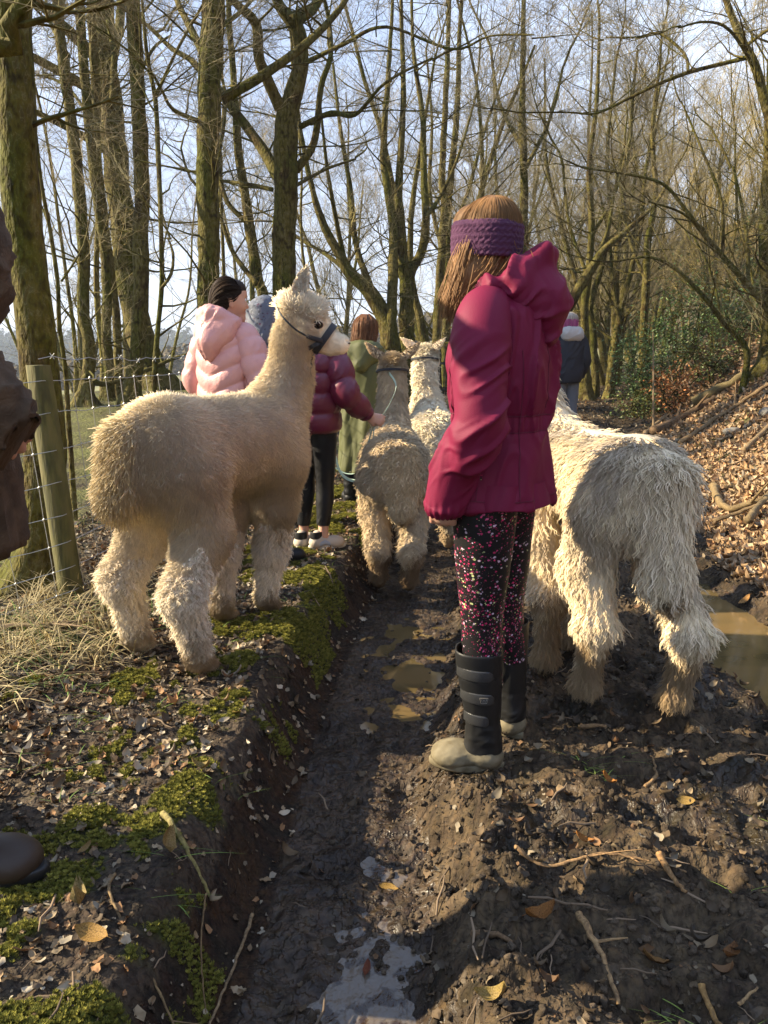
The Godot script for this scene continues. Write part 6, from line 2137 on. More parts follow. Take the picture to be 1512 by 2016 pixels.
func child_in_green():
	var at := Vector3(-0.13, 0.0, -5.42)
	var s := 0.86
	var t := thing("person", "person in a long olive green coat with loose auburn hair", "person", at, deg_to_rad(-12.0), "people on the walk")
	var inv := t.transform.affine_inverse()
	var J := joints(s)
	var fl := on_ground(-0.245, -5.38)
	var fr := on_ground(-0.13, -5.30)
	J.ankle = [inv * (fl + Vector3(0, 0.08, 0)), inv * (fr + Vector3(0, 0.08, 0))]
	J.head_turn = Vector3(0, deg_to_rad(-12.0), 0)
	J.head = Vector3(0.01, 1.24, -0.02)
	var ht: Transform3D = body_of(t, J, 0.93)
	for k in 2:
		trouser(t, "trouser_leg", [[Vector3((-0.07 if k == 0 else 0.07), 0.7, 0), 0.085], [J.knee[k], 0.06], [J.ankle[k] + Vector3(0, 0.10, 0), 0.052]], M.dark_trousers, 0.004, 21.0 + k)
		var bo: Node3D = shoe(t, "boot", inv * (fl if k == 0 else fr), Vector3(-0.4 if k == 0 else 0.3, 0, -1), 0.2, 0.086, 0.075, M.boot_black, M.boot_black)
		var shf := sleeve_tube([[Vector3(0, 0.05, 0.035), 0.043], [Vector3(0, 0.12, 0.035), 0.044], [Vector3(0, 0.21, 0.033), 0.05], [Vector3(0, 0.212, 0.033), 0.044]], 24)
		displace(shf, func(p: Vector3, uv, nn): return 0.006 * (absf(sin(p.y * 60.0)) - 0.5))
		quick_part(bo, "shaft", shf, M.boot_black)
	var rings := []
	for q in [[0.36, 0.17, 0.145], [0.285, 0.198, 0.17], [0.29, 0.206, 0.178], [0.45, 0.19, 0.162], [0.65, 0.175, 0.148], [0.85, 0.163, 0.132], [0.98, 0.158, 0.125], [1.06, 0.138, 0.110], [1.10, 0.105, 0.096], [1.135, 0.08, 0.084], [1.145, 0.07, 0.074]]:
		rings.append([Vector3(0, q[0], 0.008), q[1], q[2]])
	var ja := garment(rings, 90, 0.012)
	displace(ja, func(p: Vector3, uv, nn):
		var an := atan2(p.x, p.z)
		return 0.011 * sin(an * 6.0 + noise_a.get_noise_2d(p.y * 2.0, an * 2.0) * 3.0) * smoothstep(1.0, 0.5, p.y) + 0.012 * creases(p * Vector3(1, 0.5, 1), 90.0, 8.0))
	quick_part(t, "coat", ja, M.green_coat)
	for k in 2:
		var sx := -1.0 if k == 0 else 1.0
		var e: Vector3 = J.elbow[k]
		var w: Vector3 = J.wrist[k]
		var mb := sleeve_tube([[Vector3(sx * 0.07, 1.085, 0.0), 0.045], [Vector3(sx * 0.115, 1.065, 0.0), 0.065], [Vector3(sx * 0.15, 1.0, 0.0), 0.072], [e, 0.068], [w, 0.056], [w + Vector3(0, -0.01, 0), 0.045]], 36, 0.011)
		displace(mb, func(p: Vector3, uv, nn): return 0.010 * creases(p, 93.0, 11.0))
		quick_part(t, "sleeve", mb, M.green_coat)
	var S := Sdf.new()
	S.cone(Vector3(-0.06, 1.10, 0.085), Vector3(0.06, 1.10, 0.085), 0.075, 0.075, 0.04)
	S.cone(Vector3(0, 1.12, 0.10), Vector3(0, 1.03, 0.13), 0.06, 0.06, 0.04)
	for k in 8:
		var a := lerpf(-2.2, 2.2, k / 8.0)
		var b := lerpf(-2.2, 2.2, (k + 1) / 8.0)
		S.cone(Vector3(sin(a) * 0.105, 1.11 + 0.035 * cos(a), 0.02 + cos(a) * 0.10), Vector3(sin(b) * 0.105, 1.11 + 0.035 * cos(b), 0.02 + cos(b) * 0.10), 0.028, 0.028, 0.03)
	var ho := S.build(0.011)
	displace(ho, func(p: Vector3, uv, nn): return 0.008 * creases(p, 95.0, 10.0))
	quick_part(t, "hood", ho, M.green_coat)
	var st := []
	for k in 320:
		var a := TAU * k / 320.0
		var z := sin(a)
		if z < -0.55:
			continue
		st.append([1, 0.006, [Vector3(cos(a) * 0.03, 0.122, 0.02 + z * 0.02), Vector3(cos(a) * 0.080, 0.07, 0.02 + z * 0.085), Vector3(cos(a) * 0.088, 0.0, 0.025 + z * 0.092), Vector3(cos(a) * 0.082, -0.08, 0.045 + z * 0.085), Vector3(cos(a) * 0.07 + 0.03, -0.15 - 0.04 * absf(z), 0.06 + z * 0.075)], 0.02])
	hair(t, ht, st, Color(0.145, 0.062, 0.026), 37, true, 0.0017)

func child_in_print():
	var at := Vector3(-0.70, 0.05, -4.72)
	var s := 0.90
	var t := thing("person", "person in a grey patterned hooded top glimpsed behind the cream alpaca's neck", "person", at, deg_to_rad(-15.0), "people on the walk")
	var inv := t.transform.affine_inverse()
	var J := joints(s)
	for k in 2:
		J.ankle[k] = inv * on_ground(at.x + (-0.08 if k == 0 else 0.09), at.z, 0.08)
	J.head = Vector3(0.0, 1.255, -0.02)
	var ht: Transform3D = body_of(t, J, 0.93)
	for k in 2:
		trouser(t, "trouser_leg", [[Vector3((-0.07 if k == 0 else 0.07), 0.76, 0), 0.085], [J.knee[k], 0.06], [J.ankle[k], 0.045]], M.dark_trousers, 0.004, 41.0 + k)
		shoe(t, "shoe", J.ankle[k] - Vector3(0, 0.08, 0), J.toe[k], 0.21, 0.085, 0.07, M.black_cloth, M.boot_black)
	var rings := []
	for q in [[0.70, 0.13, 0.11], [0.68, 0.16, 0.13], [0.8, 0.165, 0.135], [1.0, 0.165, 0.13], [1.09, 0.145, 0.112], [1.15, 0.10, 0.09], [1.19, 0.075, 0.08]]:
		rings.append([Vector3(0, q[0], 0.008), q[1], q[2]])
	var ja := garment(rings, 60, 0.015)
	displace(ja, func(p: Vector3, uv, nn): return 0.012 * creases(p, 97.0, 9.0))
	quick_part(t, "jacket", ja, M.print_cloth)
	for k in 2:
		var sx := -1.0 if k == 0 else 1.0
		var mb := sleeve_tube([[Vector3(sx * 0.08, 1.125, 0.0), 0.05], [Vector3(sx * 0.125, 1.10, 0.0), 0.068], [Vector3(sx * 0.16, 1.03, 0.0), 0.072], [J.elbow[k], 0.066], [J.wrist[k], 0.045]], 30, 0.014)
		displace(mb, func(p: Vector3, uv, nn): return 0.010 * creases(p, 99.0, 11.0))
		quick_part(t, "sleeve", mb, M.print_cloth)
	var S := Sdf.new()
	S.ball(Vector3(0, 1.285, 0.0), 0.112, 0.03)
	S.cone(Vector3(0, 1.22, 0.03), Vector3(0, 1.15, 0.04), 0.10, 0.10, 0.03)
	S.cone(Vector3(0, 1.25, -0.10), Vector3(0, 1.25, -0.16), 0.085, 0.085, 0.02, Vector3.ZERO, 1.0, true)
	var ho := S.build(0.012)
	displace(ho, func(p: Vector3, uv, nn): return 0.010 * creases(p, 98.0, 11.0))
	quick_part(t, "hood", ho, M.print_cloth)

func walker_far():
	var at := on_ground(2.02, -8.7)
	var s := 0.93
	var t := thing("person", "person in a navy jacket with a pale grey hood far along the track", "person", at, deg_to_rad(16.0), "people on the walk")
	var J := joints(s)
	J.head_turn = Vector3(0, 0.2, 0)
	var ht: Transform3D = body_of(t, J, 0.95)
	for k in 2:
		trouser(t, "trouser_leg", [[Vector3((-0.07 if k == 0 else 0.07), 0.8, 0), 0.095], [J.knee[k], 0.068], [J.ankle[k], 0.06]], M.grey_trousers, 0.006, 51.0 + k)
		shoe(t, "shoe", J.ankle[k] - Vector3(0, 0.083, 0), J.toe[k], 0.23, 0.09, 0.075, M.boot_black, M.boot_black)
	var rings := []
	for q in [[0.72, 0.13, 0.11], [0.69, 0.155, 0.13], [0.72, 0.165, 0.14], [0.8, 0.178, 0.148], [1.0, 0.178, 0.142], [1.12, 0.172, 0.13], [1.18, 0.145, 0.112], [1.235, 0.095, 0.09], [1.26, 0.075, 0.08]]:
		rings.append([Vector3(0, q[0], 0.008), q[1], q[2]])
	var ja := garment(rings, 64, 0.014)
	displace(ja, func(p: Vector3, uv, nn): return 0.012 * creases(p, 107.0, 9.0) + 0.004 * sin(atan2(p.x, p.z) * 22.0) * exp(-pow((p.y - 1.1) / 0.05, 2.0)))
	quick_part(t, "jacket", ja, M.navy)
	for k in 2:
		var sx := -1.0 if k == 0 else 1.0
		var mb := sleeve_tube([[Vector3(sx * 0.08, 1.205, 0.0), 0.05], [Vector3(sx * 0.13, 1.18, 0.0), 0.074], [Vector3(sx * 0.17, 1.10, 0.0), 0.080], [J.elbow[k], 0.076], [J.wrist[k] + Vector3(0, 0.02, 0), 0.06], [J.wrist[k], 0.04]], 32, 0.013)
		displace(mb, func(p: Vector3, uv, nn): return 0.012 * creases(p, 109.0, 10.0))
		quick_part(t, "sleeve", mb, M.navy)
	var S := Sdf.new()
	S.cone(Vector3(-0.06, 1.215, 0.085), Vector3(0.06, 1.215, 0.085), 0.07, 0.07, 0.04)
	S.cone(Vector3(-0.05, 1.20, 0.10), Vector3(0.05, 1.20, 0.10), 0.065, 0.065, 0.05)
	for k in 8:
		var a := lerpf(-2.2, 2.2, k / 8.0)
		var b := lerpf(-2.2, 2.2, (k + 1) / 8.0)
		S.cone(Vector3(sin(a) * 0.105, 1.225 + 0.03 * cos(a), 0.02 + cos(a) * 0.10), Vector3(sin(b) * 0.105, 1.225 + 0.03 * cos(b), 0.02 + cos(b) * 0.10), 0.028, 0.028, 0.03)
	var ho := S.build(0.012)
	displace(ho, func(p: Vector3, uv, nn): return 0.008 * creases(p, 111.0, 10.0))
	quick_part(t, "hood", ho, M.grey_hood)
	# pale hair with dyed pink lengths
	var pale := []
	var dyed := []
	for k in 180:
		var a := TAU * k / 180.0
		if sin(a) < -0.6:
			continue
		pale.append([1, 0.004, [Vector3(cos(a) * 0.03, 0.122, 0.02 + sin(a) * 0.02), Vector3(cos(a) * 0.082, 0.08, 0.02 + sin(a) * 0.085), Vector3(cos(a) * 0.09, 0.03, 0.025 + sin(a) * 0.092)], 0.006])
		dyed.append([1, 0.004, [Vector3(cos(a) * 0.090, 0.045, 0.025 + sin(a) * 0.092), Vector3(cos(a) * 0.088, -0.02, 0.03 + sin(a) * 0.09), Vector3(cos(a) * 0.07, -0.085, 0.04 + sin(a) * 0.07)], 0.012])
	hair(t, ht, pale, Color(0.50, 0.42, 0.34), 39, true, 0.0025)
	hair(t, ht, dyed, Color(0.42, 0.10, 0.23), 40, false, 0.0027)

func adult_in_brown():
	var at := Vector3(-0.945, 0.075, -1.50)
	var s := 1.13
	var t := thing("person", "person in a dark brown coat and brown boots cut off by the frame edge", "person", at, deg_to_rad(-25.0), "people on the walk")
	var inv := t.transform.affine_inverse()
	var J := joints(s)
	var fl := on_ground(-1.12, -1.62)
	var fr := on_ground(-0.905, -1.47)
	J.ankle = [inv * (fl + Vector3(0, 0.09, 0)), inv * (fr + Vector3(0, 0.09, 0))]
	J.knee = [inv * Vector3(-1.10, 0.56, -1.58), inv * Vector3(-0.945, 0.56, -1.47)]
	J.toe = [inv.basis * Vector3(0.9, 0, -0.5), inv.basis * Vector3(0.99, 0, 0.06)]
	J.elbow = [Vector3(-0.25, 1.12, 0.06), inv * Vector3(-0.83, 1.22, -1.31)]
	J.wrist = [Vector3(-0.23, 0.93, 0.0), inv * Vector3(-0.725, 1.13, -1.31)]
	J.hand_dir = [Vector3(0, -1, -0.1), J.wrist[1] - J.elbow[1]]
	var ht: Transform3D = body_of(t, J, 1.05)
	for k in 2:
		var sx := -1.0 if k == 0 else 1.0
		trouser(t, "trouser_leg", [[Vector3(sx * 0.08, 0.95, 0), 0.11], [Vector3(sx * 0.10, 0.75, 0.03), 0.085], [J.knee[k], 0.064], [J.ankle[k] + Vector3(0, 0.02, 0), 0.055]], M.dark_trousers, 0.008, 61.0 + k, Vector2(1, 1), 10.0)
		shoe(t, "boot", inv * (fl if k == 0 else fr), J.toe[k], 0.29, 0.108, 0.092, M.brown_boot, M.boot_black)
	var rings := []
	for q in [[0.82, 0.19, 0.16], [0.735, 0.215, 0.185], [0.74, 0.225, 0.195], [0.95, 0.215, 0.182], [1.12, 0.205, 0.168], [1.28, 0.205, 0.158], [1.38, 0.185, 0.145], [1.445, 0.14, 0.12], [1.48, 0.10, 0.10], [1.53, 0.085, 0.09]]:
		rings.append([Vector3(0, q[0], 0.008), q[1], q[2]])
	var ja := garment(rings, 100, 0.012)
	displace(ja, func(p: Vector3, uv, nn):
		var an := atan2(p.x, p.z)
		return 0.014 * creases(p * Vector3(1, 0.6, 1), 117.0, 7.0) + 0.008 * sin(an * 5.0) * smoothstep(1.05, 0.75, p.y))
	quick_part(t, "coat", ja, M.brown_coat)
	for k in 2:
		var sx := -1.0 if k == 0 else 1.0
		var e: Vector3 = J.elbow[k]
		var w: Vector3 = J.wrist[k] + (J.wrist[k] - e).normalized() * 0.125
		var mb := sleeve_tube([[Vector3(sx * 0.08, 1.43, 0.0), 0.05], [Vector3(sx * 0.15, 1.405, 0.0), 0.085], [Vector3(sx * 0.195, 1.34, 0.0), 0.098], [Vector3(sx * 0.23, 1.22, 0.03), 0.096], [e, 0.094], [e.lerp(w, 0.45), 0.088], [e.lerp(w, 0.85), 0.078], [w, 0.064], [w + (w - e).normalized() * 0.012, 0.054], [w - (w - e).normalized() * 0.05, 0.05]], 56, 0.010)
		displace(mb, func(p: Vector3, uv, nn): return 0.014 * creases(p, 119.0, 9.0) + 0.004 * creases(p * Vector3(1, 2, 1), 121.0, 16.0))
		quick_part(t, "sleeve", mb, M.brown_coat)
	hair(t, ht, crown_strands(200, Vector3.ZERO, 0.0), Color(0.03, 0.02, 0.012), 42)

# ---------------------------------------------------------------- distance
func build_far():
	# wooded hill across the valley
	var mb := MB.new()
	mb.colored = true
	var nx := 90
	var nz := 14
	for k in nz + 1:
		for j in nx + 1:
			var x := lerpf(-620.0, 260.0, float(j) / nx)
			var d := lerpf(330.0, 560.0, float(k) / nz)
			var f := float(k) / nz
			var top := 7.0 + 7.0 * noise_a.get_noise_2d(x * 0.004, 4.0) + 3.0 * noise_a.get_noise_2d(x * 0.02, 14.0)
			mb.vert(Vector3(x, -36.0 + (22.0 + top) * sin(f * PI * 0.62) - 3.0, -d), Vector2.ZERO, Color(0.045, 0.06, 0.035))
	for k in nz:
		for j in nx:
			var a := k * (nx + 1) + j
			mb.quad(a, a + 1, a + nx + 2, a + nx + 1)
	put("hill", mb.mesh(M.far_ground)).set_meta("kind", "structure")
	var r := RandomNumberGenerator.new()
	r.seed = 77
	var cm := MB.new()
	cm.colored = true
	for k in 90:
		var y := r.randf()
		var a := r.randf() * TAU
		var w := (1.0 - y) * 0.32 + 0.04
		var c := Vector3(cos(a) * w * r.randf_range(0.5, 1.0), y, sin(a) * w * r.randf_range(0.5, 1.0))
		var s := 0.13
		var n := cm.v.size()
		for q in 3:
			cm.vert(c + Vector3(r.randf_range(-s, s), r.randf_range(-s, s * 0.6), r.randf_range(-s, s)))
		cm.tri(n, n + 1, n + 2)
	var crown := cm.mesh(mat("far_leaf", Color.WHITE, 1.0, {"vc": 1, "spec": 0.1}))
	var where := []
	var cols := []
	for k in 3600:
		var x := r.randf_range(-560.0, 200.0)
		var f := pow(r.randf(), 1.3)
		var d := lerpf(335.0, 540.0, f)
		var top := 7.0 + 7.0 * noise_a.get_noise_2d(x * 0.004, 4.0) + 3.0 * noise_a.get_noise_2d(x * 0.02, 14.0)
		var y := -40.0 + (22.0 + top) * sin(f * PI * 0.62)
		var s := r.randf_range(8.0, 15.0)
		where.append(Transform3D(Basis(Vector3.UP, r.randf() * TAU).scaled(Vector3(s, s, s)), Vector3(x, y, -d)))
		cols.append(Color(0.03, 0.045, 0.028) * r.randf_range(0.7, 1.3))
	var o := scatter("far_forest", crown, where, cols)
	tag(o, "dark conifer wood covering the hill across the valley", "forest")
	# grey-brown bare wood lower in the valley
	where = []
	cols = []
	for k in 1500:
		var x := r.randf_range(-150.0, 20.0)
		var d := r.randf_range(120.0, 175.0)
		var y := shape(x, d) - 1.0
		var s := r.randf_range(3.0, 6.0)
		where.append(Transform3D(Basis(Vector3.UP, r.randf() * TAU).scaled(Vector3(s * 1.3, s, s * 1.3)), Vector3(x, y, -d)))
		cols.append(Color(0.14, 0.115, 0.075) * r.randf_range(0.7, 1.3))
	o = scatter("valley_woods", crown, where, cols)
	tag(o, "grey-brown bare wood low in the valley beyond the field", "woods")

# ---------------------------------------------------------------- fence
func build_fence():
	var t := thing("wire_fence", "leaning stock fence of square wire mesh on a mossy wooden post", "fence")
	var line := [Vector3(-2.35, 0, -1.95), Vector3(-1.37, 0, -3.19), Vector3(-1.02, 0, -6.3), Vector3(-1.05, 0, -9.0), Vector3(-0.9, 0, -12.0)]
	for k in range(1, 5):
		var b: Vector3 = line[k]
		var g := shape(b.x, -b.z)
		var mb := MB.new()
		var rings := []
		for lv in 10:
			var f := lv / 9.0
			var y := -0.3 + f * 1.30
			var c := Vector3(b.x + 0.015 - 0.048 * maxf(0.0, y), g + y, b.z)
			var ring := PackedVector3Array()
			for j in 12:
				var a := TAU * j / 12
				var rr := 0.050 * (1.0 + 0.10 * cos(4.0 * a)) * (1.0 + 0.06 * noise_a.get_noise_2d(j * 0.9, y * 3.0 + k)) * (0.92 if lv == 9 else 1.0)
				ring.append(c + Vector3(cos(a) * rr, 0.0, -sin(a) * rr * 0.8))
			rings.append(ring)
		skin(mb, rings, Color.WHITE, true, true)
		put("post", mb.mesh(M.post_wood), t)
	var heights := [0.06, 0.16, 0.27, 0.39, 0.52, 0.66, 0.81, 0.94]
	var at := func(k: int, f: float, h: float) -> Vector3:
		var p: Vector3 = line[k].lerp(line[k + 1], f)
		var g := lerpf(shape(line[k].x, -line[k].z), shape(line[k + 1].x, -line[k + 1].z), f)
		var lean := -0.06 * h if k else -0.06 * h - 0.06 * sin(f * PI) * h
		return Vector3(p.x + lean + 0.055, g + h - 0.03 * sin(f * PI) + 0.012 * noise_a.get_noise_2d(p.z * 3.0, h * 9.0), p.z + 0.05)
	for h in heights:
		for k in 4:
			var pts := PackedVector3Array()
			for q in 21:
				pts.append(at.call(k, q / 20.0, h))
			var mb := MB.new()
			tube(mb, pts, _fill(21, 0.0017), 5)
			put("wire", mb.mesh(M.wire), t)
	for k in 4:
		var n := int(line[k].distance_to(line[k + 1]) / 0.152)
		for q in n:
			var pts := PackedVector3Array()
			for h in heights:
				var p: Vector3 = at.call(k, (q + 0.5) / n, h)
				pts.append(p + Vector3(0.006 * noise_a.get_noise_2d(q * 3.0, h * 20.0), 0, 0.002))
			var mb := MB.new()
			tube(mb, pts, _fill(pts.size(), 0.0016), 5)
			for p in pts:
				tube(mb, PackedVector3Array([p + Vector3(-0.004, -0.005, 0.002), p + Vector3(0.004, 0.005, 0.002)]), PackedFloat32Array([0.0034, 0.0034]), 5)
			put("wire", mb.mesh(M.wire), t)
	# separate barbed strand along the top
	for k in range(1, 4):
		var pts := PackedVector3Array()
		for q in 31:
			pts.append(at.call(k, q / 30.0, 1.03) + Vector3(0, 0.006 * sin(q * 2.1), 0))
		var mb := MB.new()
		tube(mb, pts, _fill(31, 0.0018), 5)
		for q in range(1, 30, 2):
			tube(mb, PackedVector3Array([pts[q] + Vector3(-0.01, -0.012, 0), pts[q] + Vector3(0.01, 0.012, 0)]), PackedFloat32Array([0.001, 0.001]), 4)
			tube(mb, PackedVector3Array([pts[q] + Vector3(0.01, -0.012, 0.004), pts[q] + Vector3(-0.01, 0.012, -0.004)]), PackedFloat32Array([0.001, 0.001]), 4)
		put("barbed_wire", mb.mesh(M.wire), t)
	var g := thing("tree_guard", "dark iron tree guard standing round the paired stems", "tree guard", Vector3(1.15, shape(1.15, 15.6), -15.6))
	for k in 14:
		var a := TAU * k / 14.0
		var mb := MB.new()
		tube(mb, PackedVector3Array([Vector3(cos(a) * 0.26, -0.05, sin(a) * 0.26), Vector3(cos(a) * 0.27, 0.3, sin(a) * 0.27), Vector3(cos(a) * 0.28, 0.72, sin(a) * 0.28)]), _fill(3, 0.011), 5)
		put("bar", mb.mesh(M.strap), g)
	for y in [0.12, 0.62]:
		put("hoop", strap_loop(Vector3(0, y, 0), Vector3(0.275, 0, 0), Vector3(0, 0, 0.275), 0.03).mesh(M.strap), g)

# ---------------------------------------------------------------- leaves, sticks, moss, grass
func leaf_mesh(seed_: int, width: float, curl: float, m: Material, lobed := false) -> ArrayMesh:
	var r := RandomNumberGenerator.new()
	r.seed = seed_
	var mb := MB.new()
	var n := 7
	var twist := r.randf_range(-0.6, 0.6)
	for k in n + 1:
		var f := float(k) / n
		var w := width * 0.5 * pow(sin(PI * clampf(f * 0.97 + 0.015, 0.0, 1.0)), 0.8) * (1.0 + 0.12 * r.randf_range(-1, 1))
		if lobed and k % 2:
			w *= 0.6
		var y := curl * (f - 0.5) * (f - 0.5) * 2.0
		var roll := twist * (f - 0.5)
		for j in 5:
			var s := (j - 2) / 2.0
			var up := absf(s) * curl * 0.55 * width + r.randf_range(-0.012, 0.012)
			mb.vert(Vector3(s * w * cos(roll), y + up + s * w * sin(roll), f - 0.5))
	for k in n:
		for j in 4:
			var a := k * 5 + j
			mb.quad(a, a + 5, a + 6, a + 1)
	var tp := PackedVector3Array([Vector3(0, curl * 0.5, -0.5), Vector3(0.01, curl * 0.5 - 0.02, -0.62)])
	tube(mb, tp, PackedFloat32Array([0.012, 0.007]), 4)
	return mb.mesh(m)

const LEAF_COLS := [Color(0.16, 0.105, 0.055), Color(0.22, 0.15, 0.08), Color(0.28, 0.21, 0.125), Color(0.32, 0.26, 0.175), Color(0.11, 0.075, 0.042), Color(0.38, 0.32, 0.23), Color(0.25, 0.135, 0.06), Color(0.085, 0.062, 0.04)]

func scrap_mesh(seed_: int) -> ArrayMesh:
	# a torn, crumpled piece of leaf
	var r := RandomNumberGenerator.new()
	r.seed = seed_
	var mb := MB.new()
	var c := mb.vert(Vector3(0, 0.08, 0))
	var n := 9
	for ring in 2:
		for k in n:
			var a := TAU * (k + r.randf_range(-0.3, 0.3)) / n
			var rad := (0.28 if ring == 0 else r.randf_range(0.34, 0.62))
			mb.vert(Vector3(cos(a) * rad * 0.75, r.randf_range(-0.05, 0.16) * (1.0 + ring), sin(a) * rad))
	for k in n:
		var k2 := (k + 1) % n
		mb.tri(c, c + 1 + k2, c + 1 + k)
		mb.quad(c + 1 + k, c + 1 + k2, c + 1 + n + k2, c + 1 + n + k)
	return mb.mesh(M.leaf)

func lay(r: RandomNumberGenerator, x: float, z: float, s: float, tilt := 0.35, lift := 0.004) -> Transform3D:
	var n := (ground_normal(x, z) + Vector3(r.randfn(), 0.0, r.randfn()) * tilt).normalized()
	var a := r.randf() * TAU
	var f := Vector3(cos(a), 0, sin(a))
	f = (f - n * f.dot(n)).normalized()
	return Transform3D(Basis(n.cross(f) * s, n * s, f * s), Vector3(x, ground(x, z) + lift + s * 0.06, z))

func stick(called: String, label: String, pts: Array, rad: float, col: Color, lift := 0.0, forks := 0):
	var list := []
	var r := RandomNumberGenerator.new()
	r.seed = int(absf(pts[0].x) * 1000.0) + 17
	for k in pts.size():
		var p: Vector3 = pts[k]
		var y := p.y if p.y > 0.5 else ground(p.x, p.z) + rad * 0.8 + lift
		list.append([Vector3(p.x, y, p.z), rad * (1.0 - 0.55 * k / (pts.size() - 1))])
	var base: Vector3 = list[0][0]
	for q in list:
		q[0] -= base
	var cr := curve_rad(list, maxf(0.012, rad * 2.0))
	var cp: PackedVector3Array = cr[0]
	var cd: PackedFloat32Array = cr[1]
	for k in cp.size():
		cp[k] += Vector3(r.randfn(), r.randfn() * 0.5, r.randfn()) * rad * 0.22
		cd[k] *= r.randf_range(0.88, 1.12)
	var mb := MB.new()
	mb.colored = true
	tube(mb, cp, cd, 9, col)
	for k in mb.v.size():
		mb.c[k] = col * (1.0 + 0.45 * noise_a.get_noise_3dv(mb.v[k] * 30.0))
	var t := thing(called, label, "stick" if rad < 0.03 else "branch", base, 0.0, "fallen sticks and boughs")
	put("stem", mb.mesh(M.stick), t)
	for f in forks:
		var a := int(cp.size() * r.randf_range(0.3, 0.85))
		var d := (cp[mini(a + 1, cp.size() - 1)] - cp[a - 1]).normalized()
		var sd := (d * 0.7 + Vector3(r.randf_range(-1, 1), r.randf_range(0.1, 0.9), r.randf_range(-1, 1))).normalized()
		var l := cp[0].distance_to(cp[cp.size() - 1]) * r.randf_range(0.18, 0.4)
		var fb := MB.new()
		fb.colored = true
		tube(fb, PackedVector3Array([cp[a], cp[a] + sd * l * 0.5 + Vector3(0, 0.02 * l, 0), cp[a] + sd * l]), PackedFloat32Array([cd[a] * 0.6, cd[a] * 0.45, cd[a] * 0.2]), 7, col)
		put("fork", fb.mesh(M.stick), t)

